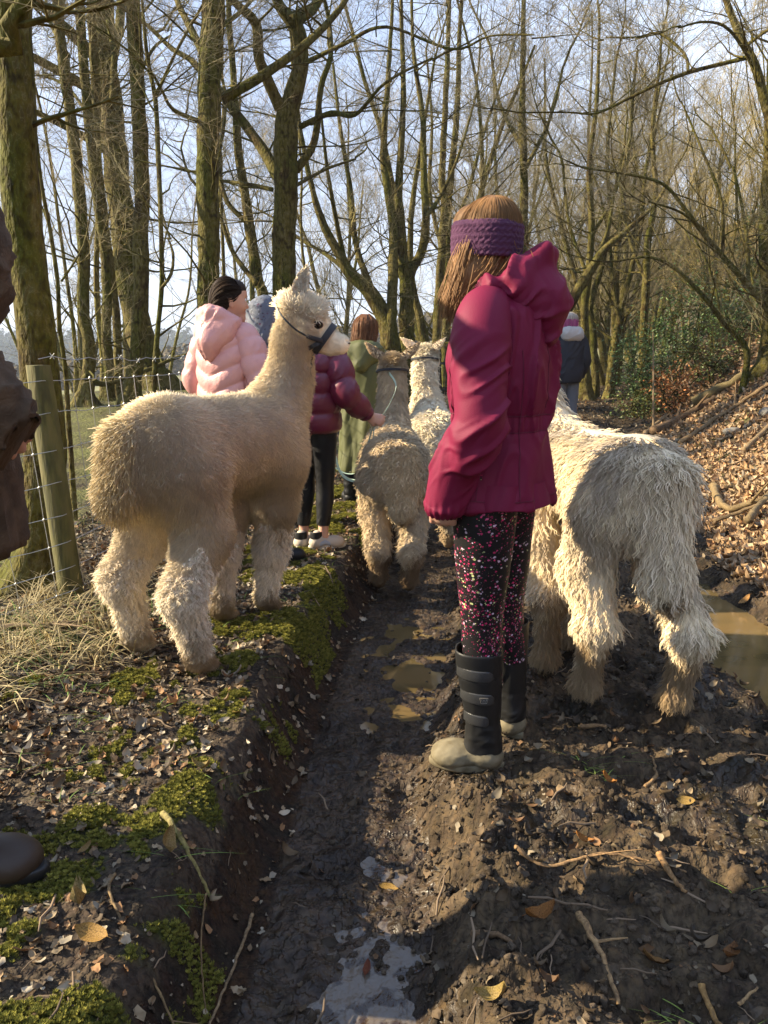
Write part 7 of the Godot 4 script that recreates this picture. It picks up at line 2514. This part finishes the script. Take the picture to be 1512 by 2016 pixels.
func build_litter():
	var r := RandomNumberGenerator.new()
	r.seed = 515
	var leaves := []
	for k in 6:
		leaves.append(leaf_mesh(300 + k, [0.5, 0.62, 0.42, 0.55, 0.7, 0.48][k], [0.25, 0.5, 0.15, 0.7, 0.35, 0.9][k], M.leaf, k == 4))
	var bits := []
	for k in 3:
		bits.append(scrap_mesh(330 + k))
	var where := [[], [], [], [], [], [], [], [], []]
	var cols := [[], [], [], [], [], [], [], [], []]
	var drop := func(x: float, z: float, s: float, c: Color, tilt: float):
		var q := r.randi() % 6 if s > 0.034 or r.randf() < 0.12 else 6 + r.randi() % 3
		where[q].append(lay(r, x, z, s, tilt))
		var v := r.randf_range(0.4, 0.92)
		cols[q].append(Color(c.r * v, c.g * v, c.b * v))
	# mossy bank
	var n := 0
	while n < 30000:
		var d := 0.85 + pow(r.randf(), 1.4) * 6.0
		var x := r.randf_range(-1.9, lut(RUT_L, d) + 0.08)
		n += 1
		if moss_at(x, d) > 0.45 and r.randf() < 0.85:
			continue
		if x > lut(RUT_L, d) - 0.16 and r.randf() < 0.72:
			continue
		if d < 1.75 and r.randf() < 0.35:
			continue
		drop.call(x, -d, (0.009 + 0.031 * pow(r.randf(), 2.0) + (0.016 if r.randf() < 0.06 else 0.0)) * (0.8 if d < 1.8 else 1.0), LEAF_COLS[r.randi() % 8] * 1.25, 0.4)
	# trodden ridge and the rut
	for k in 11000:
		var d := 0.85 + pow(r.randf(), 1.5) * 8.0
		var x := r.randf_range(lut(RUT_L, d) + 0.05, lut(FOOT, d) + 0.1)
		var in_rut := x < lut(RUT_R, d)
		if in_rut and r.randf() < 0.86:
			continue
		if x > lut(PUD_L, d) + 0.05 and x < lut(PUD_R, d) - 0.1 and d < 4.7:
			continue
		drop.call(x, -d, 0.008 + 0.034 * pow(r.randf(), 2.6), LEAF_COLS[[0, 1, 2, 4, 6, 7, 7, 4, 3][r.randi() % 9]] * (0.6 if in_rut else 0.85), 0.55)
	# leafy slope
	for k in 36000:
		var d := 2.2 + pow(r.randf(), 1.6) * 17.0
		var x := lut(FOOT, d) - 0.05 + pow(r.randf(), 1.3) * minf(6.0, 1.0 + d * 0.4)
		var c: Color = LEAF_COLS[r.randi() % 7]
		c = c.lerp(Color(0.52, 0.33, 0.17), r.randf() * 0.8) * 1.4
		drop.call(x, -d, (0.025 + 0.05 * r.randf()) * (1.0 + d * 0.035), c, 0.4)
	# path beyond
	for k in 5000:
		var d := 6.0 + r.randf() * 16.0
		var x := lerpf(lut(RUT_L, minf(d, 14.0)) - 0.8, lut(FOOT, d), r.randf())
		drop.call(x, -d, 0.03 + 0.05 * r.randf(), LEAF_COLS[r.randi() % 7], 0.35)
	for k in 9:
		var o := scatter("leaf_litter", leaves[k] if k < 6 else bits[k - 6], where[k], cols[k])
		tag(o, "layer of small dead leaves and fragments over the ground", "leaf litter")
	# leaves one can pick out
	for q in [["large curled orange-brown leaf lying on the churned mud", 0.331, -1.399, 0.085, Color(0.30, 0.13, 0.05), 1], ["large flat tan leaf on the dark bank at the bottom left", -0.565, -1.278, 0.085, Color(0.36, 0.22, 0.11), 0],
		["crumpled pale pink-brown leaf beside the mossy stick", -0.492, -1.538, 0.075, Color(0.36, 0.25, 0.19), 3], ["narrow yellow-brown leaf at the edge of the grey slurry", 0.012, -1.712, 0.06, Color(0.33, 0.21, 0.09), 2],
		["grey crumpled leaf on the moss above the tan leaf", -0.617, -1.353, 0.085, Color(0.30, 0.25, 0.21), 5], ["orange leaf near the thin crossing twig", 0.499, -1.702, 0.055, Color(0.36, 0.16, 0.06), 1],
		["orange-pink leaf on the bank across the long puddle", 1.745, -3.549, 0.085, Color(0.40, 0.22, 0.13), 0], ["dark red leaf floating on the grey slurry", -0.038, -1.454, 0.05, Color(0.16, 0.04, 0.02), 2],
		["pale ribbed leaf upright in the mud at the bottom", 0.205, -1.187, 0.07, Color(0.34, 0.26, 0.17), 3], ["brown leaf right of the bent bare stick", 0.547, -1.327, 0.065, Color(0.26, 0.14, 0.08), 4],
		["dark russet leaf by the forked stick at the lower right", 0.69, -1.301, 0.06, Color(0.22, 0.10, 0.06), 1], ["pale grey-brown leaf on the mossy lip of the rut", -0.481, -1.845, 0.06, Color(0.33, 0.27, 0.21), 5],
		["small brown leaf between moss tufts near the brown boot", -0.677, -1.538, 0.045, Color(0.26, 0.17, 0.11), 0], ["bright orange leaf on the ridge right of the rubber boots", 0.614, -1.909, 0.05, Color(0.40, 0.18, 0.07), 3],
		["light tan leaf on the open mud towards the frame edge", 0.798, -1.825, 0.055, Color(0.38, 0.26, 0.15), 0], ["upright tan leaf at the crumbling lip by the moss mound", -0.455, -2.19, 0.06, Color(0.40, 0.27, 0.16), 2]]:
		var o := put("fallen_leaf", leaves[q[5]])
		o.transform = lay(r, q[1], q[2], q[3] * 0.85, 0.3, 0.012)
		if q[0].contains("slurry"):
			o.position.y = -0.156
		var lm: StandardMaterial3D = M.leaf.duplicate()
		lm.vertex_color_use_as_albedo = false
		lm.albedo_color = q[4].linear_to_srgb()
		lm.albedo_texture = M.bark.albedo_texture
		lm.uv1_triplanar = true
		lm.uv1_scale = Vector3(3, 3, 3)
		lm.albedo_color = (q[4] * 1.9).linear_to_srgb()
		o.material_override = lm
		tag(o, q[0], "leaf", "leaves that stand out on the ground")
	# sticks
	var bare := Color(0.62, 0.47, 0.30)
	var dark := Color(0.36, 0.27, 0.18)
	stick("fallen_stick", "short mossy stick with pale broken ends on the dark bank", [Vector3(-0.54, 0, -1.673), Vector3(-0.485, 0, -1.601), Vector3(-0.395, 0, -1.535)], 0.0085, Color(0.55, 0.58, 0.28), 0.004)
	stick("fallen_stick", "thin curved twig forming the left arm of a V at the bottom", [Vector3(-0.578, 0, -1.445), Vector3(-0.56, 0, -1.371), Vector3(-0.43, 0.0, -1.24), Vector3(-0.34, 0, -1.165)], 0.0038, Color(0.46, 0.38, 0.24), 0.012, 1)
	stick("fallen_stick", "straight grey twig forming the right arm of the V", [Vector3(-0.317, 0, -1.594), Vector3(-0.325, 0, -1.474), Vector3(-0.362, 0, -1.20)], 0.0048, Color(0.5, 0.43, 0.32), 0.012)
	stick("fallen_stick", "hair-thin upright twig between the arms of the V", [Vector3(-0.405, 0, -1.521), Vector3(-0.39, 0, -1.40), Vector3(-0.36, 0, -1.297)], 0.0025, Color(0.42, 0.33, 0.2), 0.02)
	stick("fallen_stick", "long thin twig lying across the lit mud", [Vector3(0.312, 0, -1.611), Vector3(0.386, 0, -1.592), Vector3(0.531, 0, -1.60), Vector3(0.70, 0, -1.56)], 0.0052, bare, 0.012, 2)
	stick("fallen_stick", "stubby bark-brown stick touching the end of the long twig", [Vector3(0.640, 0, -1.58), Vector3(0.655, 0, -1.52), Vector3(0.662, 0, -1.465)], 0.0082, Color(0.62, 0.44, 0.24), 0.008)
	stick("fallen_stick", "bent bare stick pointing down at the big orange leaf", [Vector3(0.415, 0, -1.42), Vector3(0.431, 0, -1.316), Vector3(0.442, 0, -1.21)], 0.0085, Color(0.70, 0.55, 0.36), 0.01, 1)
	stick("fallen_stick", "short broken stick half sunk left of the big orange leaf", [Vector3(0.19, 0, -1.41), Vector3(0.225, 0, -1.38), Vector3(0.265, 0, -1.355)], 0.0085, dark, 0.004)
	stick("fallen_stick", "yellowish stick at the bottom right corner", [Vector3(0.606, 0, -1.245), Vector3(0.615, 0, -1.19), Vector3(0.61, 0, -1.14)], 0.0065, Color(0.72, 0.52, 0.24), 0.008)
	stick("fallen_stick", "long grey stick in the dry grass by the fence", [Vector3(-1.60, 0, -2.78), Vector3(-1.276, 0, -2.79), Vector3(-1.05, 0, -2.93)], 0.014, Color(0.42, 0.36, 0.27), 0.02, 1)
	stick("fallen_stick", "thin bowed twig beside the dry grass", [Vector3(-1.162, 0, -2.141), Vector3(-1.12, 0, -2.23), Vector3(-1.094, 0, -2.384), Vector3(-0.943, 0, -2.463)], 0.005, Color(0.5, 0.42, 0.3), 0.015)
	stick("fallen_stick", "small crooked stick right of the shaggy alpaca's shadow", [Vector3(0.727, 0, -1.934), Vector3(0.77, 0, -1.97), Vector3(0.784, 0, -2.04)], 0.0065, Color(0.55, 0.43, 0.28), 0.006)
	stick("fallen_stick", "cut stick end lying in the shadow behind the boots", [Vector3(0.63, 0, -2.25), Vector3(0.69, 0, -2.19)], 0.0085, Color(0.62, 0.48, 0.33), 0.008)
	stick("fallen_stick", "pale splinter near the bottom right corner", [Vector3(0.655, 0, -1.19), Vector3(0.705, 0, -1.22)], 0.004, Color(0.7, 0.56, 0.36), 0.006)
	stick("fallen_bough", "mossy fallen bough lying up the leafy slope", [Vector3(4.21, 0, -10.58), Vector3(4.45, 0, -10.3), Vector3(4.72, 0, -10.15), Vector3(5.3, 0, -9.95)], 0.075, Color(0.42, 0.40, 0.22), 0.02, 3)
	stick("fallen_bough", "dark fallen log below the mossy bough", [Vector3(3.33, 0, -9.56), Vector3(3.85, 0, -10.05), Vector3(4.3, 0, -10.1)], 0.06, dark, 0.01, 2)
	stick("fallen_bough", "long pale pole leaning up the slope from the path", [Vector3(2.95, 0, -9.0), Vector3(4.2, 0, -11.3), Vector3(5.2, 0.75, -12.6)], 0.032, Color(0.66, 0.56, 0.4), 0.05, 3)
	stick("fallen_bough", "crooked branch lying at the foot of the slope by the puddle", [Vector3(2.50, 0, -5.75), Vector3(2.33, 0, -5.2), Vector3(2.36, 0, -4.95), Vector3(2.75, 0, -4.86)], 0.030, Color(0.50, 0.44, 0.28), 0.03, 2)
	stick("fallen_bough", "dark forked branch rising beside the crooked one", [Vector3(2.16, 0, -4.46), Vector3(2.41, 0, -4.80), Vector3(2.85, 0, -5.3)], 0.026, Color(0.40, 0.36, 0.24), 0.06, 2)
	stick("fallen_bough", "thin straight branch below the crooked one", [Vector3(2.10, 0, -4.80), Vector3(2.6, 0, -4.74)], 0.014, Color(0.5, 0.42, 0.28), 0.02)
	stick("fallen_bough", "slim branch across the leafy slope above the stone", [Vector3(3.2, 0, -8.3), Vector3(3.8, 0, -8.6), Vector3(4.6, 0, -8.4)], 0.03, Color(0.55, 0.45, 0.3), 0.03, 2)
	stick("fallen_bough", "grey branch slanting through the leaves near the frame edge", [Vector3(3.1, 0, -6.6), Vector3(3.5, 0, -6.9), Vector3(4.0, 0, -7.0)], 0.026, Color(0.52, 0.45, 0.33), 0.03, 2)
	# stones on the slope
	for q in [["small rounded grey stone among the leaves on the slope", 3.48, -7.72, 0.10], ["pale flat stone at the frame edge on the slope", 3.72, -7.46, 0.12]]:
		var S := Sdf.new()
		S.cone(Vector3(-q[3] * 0.4, 0, 0), Vector3(q[3] * 0.3, 0.01, 0.02), q[3] * 0.6, q[3] * 0.5, 0.03, Vector3.UP, 0.7)
		var mb := S.build(0.02)
		displace(mb, func(p: Vector3, uv, nn): return 0.02 * noise_a.get_noise_3dv(p * 9.0))
		var o := put("stone", mb.mesh(M.stone), self, on_ground(q[1], q[2], 0.02))
		tag(o, q[0], "stone", "stones on the slope")
	# clods of mud thrown up along the ridge
	where = [[], []]
	cols = [[], []]
	var clod := []
	for k in 2:
		var S := Sdf.new()
		S.ball(Vector3.ZERO, 0.45, 0.2)
		S.ball(Vector3(0.35, 0.1, 0.2), 0.3, 0.2)
		S.ball(Vector3(-0.2, 0.15, -0.3), 0.28, 0.2)
		var mb := S.build(0.2)
		displace(mb, func(p: Vector3, uv, nn): return 0.25 * noise_a.get_noise_3dv(p * 1.9 + Vector3(k * 9.0, 0, 0)))
		clod.append(mb.mesh(M.clod))
	for k in 9000:
		var d := 0.85 + pow(r.randf(), 1.5) * 5.0
		var x := lut(RUT_R, d) + 0.10 + r.randfn() * 0.16 if r.randf() < 0.45 else r.randf_range(lut(RUT_R, d), lut(PUD_L, d))
		var s := 0.004 + 0.017 * pow(r.randf(), 3.0)
		where[k % 2].append(Transform3D(Basis.from_euler(Vector3(r.randf() * TAU, r.randf() * TAU, 0)).scaled(Vector3.ONE * s), Vector3(x, ground(x, -d) + s * 0.15, -d)))
		cols[k % 2].append(Color(0.075, 0.056, 0.038) * r.randf_range(0.7, 1.8))
	for k in 2:
		tag(scatter("mud_clods", clod[k], where[k], cols[k]), "crumbs and clods of churned mud", "mud")
	# bits of twig
	var tw := MB.new()
	tube(tw, PackedVector3Array([Vector3(0, 0, -0.5), Vector3(0.05, 0.02, -0.1), Vector3(-0.02, 0.03, 0.2), Vector3(0.04, 0.0, 0.5)]), PackedFloat32Array([0.022, 0.028, 0.024, 0.012]), 5)
	var twm := tw.mesh(M.leaf)
	var a1 := []
	var a2 := []
	for k in 1500:
		var d := 0.85 + pow(r.randf(), 1.5) * 9.0
		var x := r.randf_range(-1.9, 3.2 + d * 0.3)
		if x > lut(RUT_L, d) and x < lut(RUT_R, d) and r.randf() < 0.7:
			continue
		if x > lut(PUD_L, d) and x < lut(PUD_R, d) and d < 4.8:
			continue
		a1.append(lay(r, x, -d, 0.03 + 0.10 * pow(r.randf(), 2.0), 0.15))
		a2.append(Color(0.15, 0.105, 0.065) * r.randf_range(0.4, 1.6))
	tag(scatter("twig_litter", twm, a1, a2), "scattered bits of broken twig", "twigs")
	moss_and_grass(r)

func moss_and_grass(r: RandomNumberGenerator):
	var ms := []
	for v in 3:
		var mb := MB.new()
		for b in 9:
			var a := TAU * (b + r.randf()) / 9.0
			var o := Vector3(cos(a), 0, sin(a))
			var h := r.randf_range(0.6, 1.1)
			var p := o * r.randf_range(0.0, 0.35)
			tube(mb, PackedVector3Array([p, p + Vector3(0, h * 0.55, 0) + o * 0.15, p + Vector3(0, h, 0) + o * 0.45]), PackedFloat32Array([0.10, 0.13, 0.02]), 4, Color.WHITE, false)
		ms.append(mb.mesh(M.moss))
	var where := [[], [], []]
	var cols := [[], [], []]
	var n := 0
	while n < 190000:
		n += 1
		var d := 0.85 + pow(r.randf(), 1.3) * 7.5
		var x := lut(RUT_L, d) + 0.02 - r.randf() * 0.95
		var m := moss_at(x, d)
		if m < 0.15 + r.randf() * 0.6:
			continue
		var s := r.randf_range(0.0035, 0.0085) * (0.75 + d * 0.13)
		where[n % 3].append(Transform3D(Basis(Vector3.UP, r.randf() * TAU).scaled(Vector3(s * 1.3, s, s * 1.3)), Vector3(x, ground(x, -d) - 0.002 + 0.018 * smoothstep(0.4, 1.0, m) * r.randf(), -d)))
		var y := r.randf()
		cols[n % 3].append(Color(0.095, 0.10, 0.018).lerp(Color(0.27, 0.245, 0.05), y) * r.randf_range(0.65, 1.2))
	for k in 3:
		tag(scatter("moss", ms[k], where[k], cols[k]), "bright green moss cushions along the bank", "moss")
	# grass blades
	var gb := MB.new()
	var pts := PackedVector3Array()
	for k in 7:
		var f := k / 6.0
		pts.append(Vector3(0, f - 0.25 * f * f, 0.55 * f * f))
	tube(gb, pts, PackedFloat32Array([0.010, 0.012, 0.012, 0.010, 0.008, 0.005, 0.001]), 4, Color.WHITE, false, 0.3)
	var blade := gb.mesh(M.grass)
	var w1 := []
	var c1 := []
	var tuft := func(x: float, z: float, count: int, spread: float, h: float, col: Color, flop: float):
		for k in count:
			var px := x + r.randfn() * spread
			var pz := z + r.randfn() * spread
			var b := Basis(Vector3.UP, r.randf() * TAU) * Basis(Vector3.RIGHT, r.randf_range(0.0, flop))
			var l := h * r.randf_range(0.5, 1.3)
			w1.append(Transform3D(b.scaled(Vector3(0.16 + l * 0.3, l, l)), Vector3(px, ground(px, pz) - 0.005, pz)))
			c1.append(col * r.randf_range(0.6, 1.35))
	for k in 60:
		var d := r.randf_range(2.1, 3.35)
		tuft.call(r.randf_range(-1.75, -0.98) - maxf(0.0, 2.6 - d) * 0.25, -d, 26, 0.05, 0.17, Color(0.42, 0.34, 0.17), 1.2)
	for k in 26:
		tuft.call(r.randf_range(-1.6, -0.95), -r.randf_range(2.3, 3.3), 12, 0.05, 0.10, Color(0.12, 0.19, 0.04), 0.9)
	for k in 46:
		var d := r.randf_range(0.9, 4.5)
		tuft.call(lut(RUT_L, d) - r.randf_range(0.1, 0.8), -d, 5, 0.02, 0.055, Color(0.16, 0.24, 0.05), 0.9)
	for q in [[0.575, -2.02], [0.62, -1.99], [0.665, -2.01], [0.81, -1.52], [0.55, -1.20], [0.62, -1.14], [1.0, -1.75]]:
		tuft.call(q[0], q[1], 9, 0.014, 0.045, Color(0.20, 0.26, 0.05), 1.1)
	for k in 420:
		var d := r.randf_range(3.6, 10.0)
		tuft.call(lut(BANK, d) - r.randf_range(0.1, 4.5), -d, 10, 0.08, 0.13, Color(0.21, 0.215, 0.07), 0.9)
	for k in 160:
		var d := r.randf_range(5.5, 14.0)
		tuft.call(lut(RUT_L, d) - r.randf_range(0.2, 1.6), -d, 10, 0.08, 0.12, Color(0.16, 0.19, 0.05), 0.9)
	for k in 120:
		var d := r.randf_range(2.6, 14.0)
		tuft.call(lut(FOOT, d) + r.randf_range(0.0, 2.4), -d, 8, 0.06, 0.10, Color(0.17, 0.18, 0.05), 1.0)
	tag(scatter("grass", blade, w1, c1), "dry and green grass blades in tufts along the bank and fence", "grass")

# ---------------------------------------------------------------- holly, beech sapling, brambles
func bush(called: String, label: String, category: String, at: Vector3, size: Vector3, count: int, leaf: Mesh, ls: float, cols: Array, seed_: int, stems: int, hollow := 0.5):
	var r := RandomNumberGenerator.new()
	r.seed = seed_
	var t := thing(called, label, category, at)
	var sb := MB.new()
	sb.colored = true
	var tips := []
	for k in stems:
		var a := TAU * (k + r.randf()) / stems
		var p := Vector3(cos(a), 0, sin(a)) * 0.08
		var dir := Vector3(cos(a) * size.x * 0.6, size.y * 1.3, sin(a) * size.z * 0.6) * r.randf_range(0.5, 1.0)
		var pts := PackedVector3Array([p - Vector3(0, 0.1, 0)])
		var rad := PackedFloat32Array([0.018])
		for j in 6:
			var f := (j + 1) / 6.0
			pts.append(p + dir * f + Vector3(r.randfn(), r.randfn(), r.randfn()) * 0.06)
			rad.append(lerpf(0.018, 0.004, f))
		tube(sb, pts, rad, 5, Color(0.5, 0.5, 0.3), false)
		for j in range(2, 7):
			tips.append(pts[j])
			for q in 3:
				var e := pts[j] + Vector3(r.randfn() * size.x, r.randfn() * size.y * 0.5, r.randfn() * size.z) * 0.28
				tube(sb, PackedVector3Array([pts[j], pts[j].lerp(e, 0.5) + Vector3(0, 0.03, 0), e]), PackedFloat32Array([0.006, 0.004, 0.002]), 4, Color(0.5, 0.48, 0.3), false)
				tips.append(e)
				tips.append(pts[j].lerp(e, 0.6))
	put("stems", sb.mesh(M.branch_bark), t)
	var where := []
	var tint := []
	for k in count:
		var p: Vector3 = tips[r.randi() % tips.size()] + Vector3(r.randfn(), r.randfn(), r.randfn()) * ls * 1.6
		p.y = maxf(p.y, 0.03)
		var b := Basis.from_euler(Vector3(r.randf_range(-0.9, 0.9), r.randf() * TAU, r.randf_range(-0.7, 0.7)))
		where.append(Transform3D(b.scaled(Vector3.ONE * ls * r.randf_range(0.7, 1.3)), p))
		tint.append(cols[r.randi() % cols.size()] * r.randf_range(0.7, 1.3))
	scatter("foliage", leaf, where, tint, t)

func build_bushes():
	var holly := leaf_mesh(401, 0.55, 0.3, M.holly, true)
	var beech := leaf_mesh(402, 0.6, 0.4, M.leaf)
	var ivy := leaf_mesh(403, 0.7, 0.25, M.holly)
	var g := [Color(0.06, 0.125, 0.03), Color(0.085, 0.165, 0.04), Color(0.045, 0.09, 0.022), Color(0.16, 0.22, 0.06)]
	var y := [Color(0.12, 0.16, 0.035), Color(0.09, 0.13, 0.03), Color(0.17, 0.19, 0.05)]
	var o := [Color(0.52, 0.22, 0.07), Color(0.45, 0.17, 0.05), Color(0.58, 0.28, 0.10)]
	var put_bush := func(called, label, category, x, d, size, count, leaf, ls, cols, seed_, stems):
		bush(called, label, category, Vector3(x, shape(x, d), -d), size, count, leaf, ls, cols, seed_, stems)
	put_bush.call("holly_bush", "green holly bush at the corner of the path", "bush", 4.25, 12.6, Vector3(0.6, 1.0, 0.6), 2600, holly, 0.05, g, 1, 7)
	put_bush.call("holly_bush", "taller dark holly behind the orange beech twigs", "bush", 5.5, 14.6, Vector3(0.9, 1.5, 0.8), 3000, holly, 0.055, g, 2, 8)
	put_bush.call("holly_bush", "low spreading holly below the leaning pale stem", "bush", 6.1, 13.4, Vector3(1.0, 0.9, 0.8), 2200, holly, 0.055, g, 3, 7)
	put_bush.call("holly_bush", "green holly at the frame edge under the reddish trunk", "bush", 5.6, 10.6, Vector3(0.7, 0.9, 0.6), 1500, holly, 0.05, g, 4, 6)
	put_bush.call("beech_sapling", "beech sapling still holding bright orange dead leaves", "shrub", 4.1, 11.0, Vector3(0.34, 0.5, 0.3), 650, beech, 0.045, o, 5, 6)
	put_bush.call("bramble", "tangled olive bramble at the foot of the slope", "shrub", 4.9, 11.6, Vector3(0.9, 0.55, 0.5), 900, ivy, 0.04, y, 6, 8)
	put_bush.call("bramble", "low green bramble spilling onto the path edge", "shrub", 3.9, 11.6, Vector3(0.6, 0.3, 0.6), 700, ivy, 0.04, y, 7, 7)
	put_bush.call("bramble", "yellow-green bramble higher on the slope by the bough", "shrub", 5.6, 9.6, Vector3(0.8, 0.5, 0.5), 900, ivy, 0.04, y, 8, 8)
	put_bush.call("bramble", "thin bramble under the pale leaning stem", "shrub", 6.6, 11.6, Vector3(0.9, 0.8, 0.6), 1100, ivy, 0.04, y, 9, 9)
	put_bush.call("ivy_bush", "ivy-green bush deep in the thicket above the bend", "bush", 7.6, 16.0, Vector3(1.2, 1.6, 0.9), 2200, ivy, 0.06, g, 10, 8)
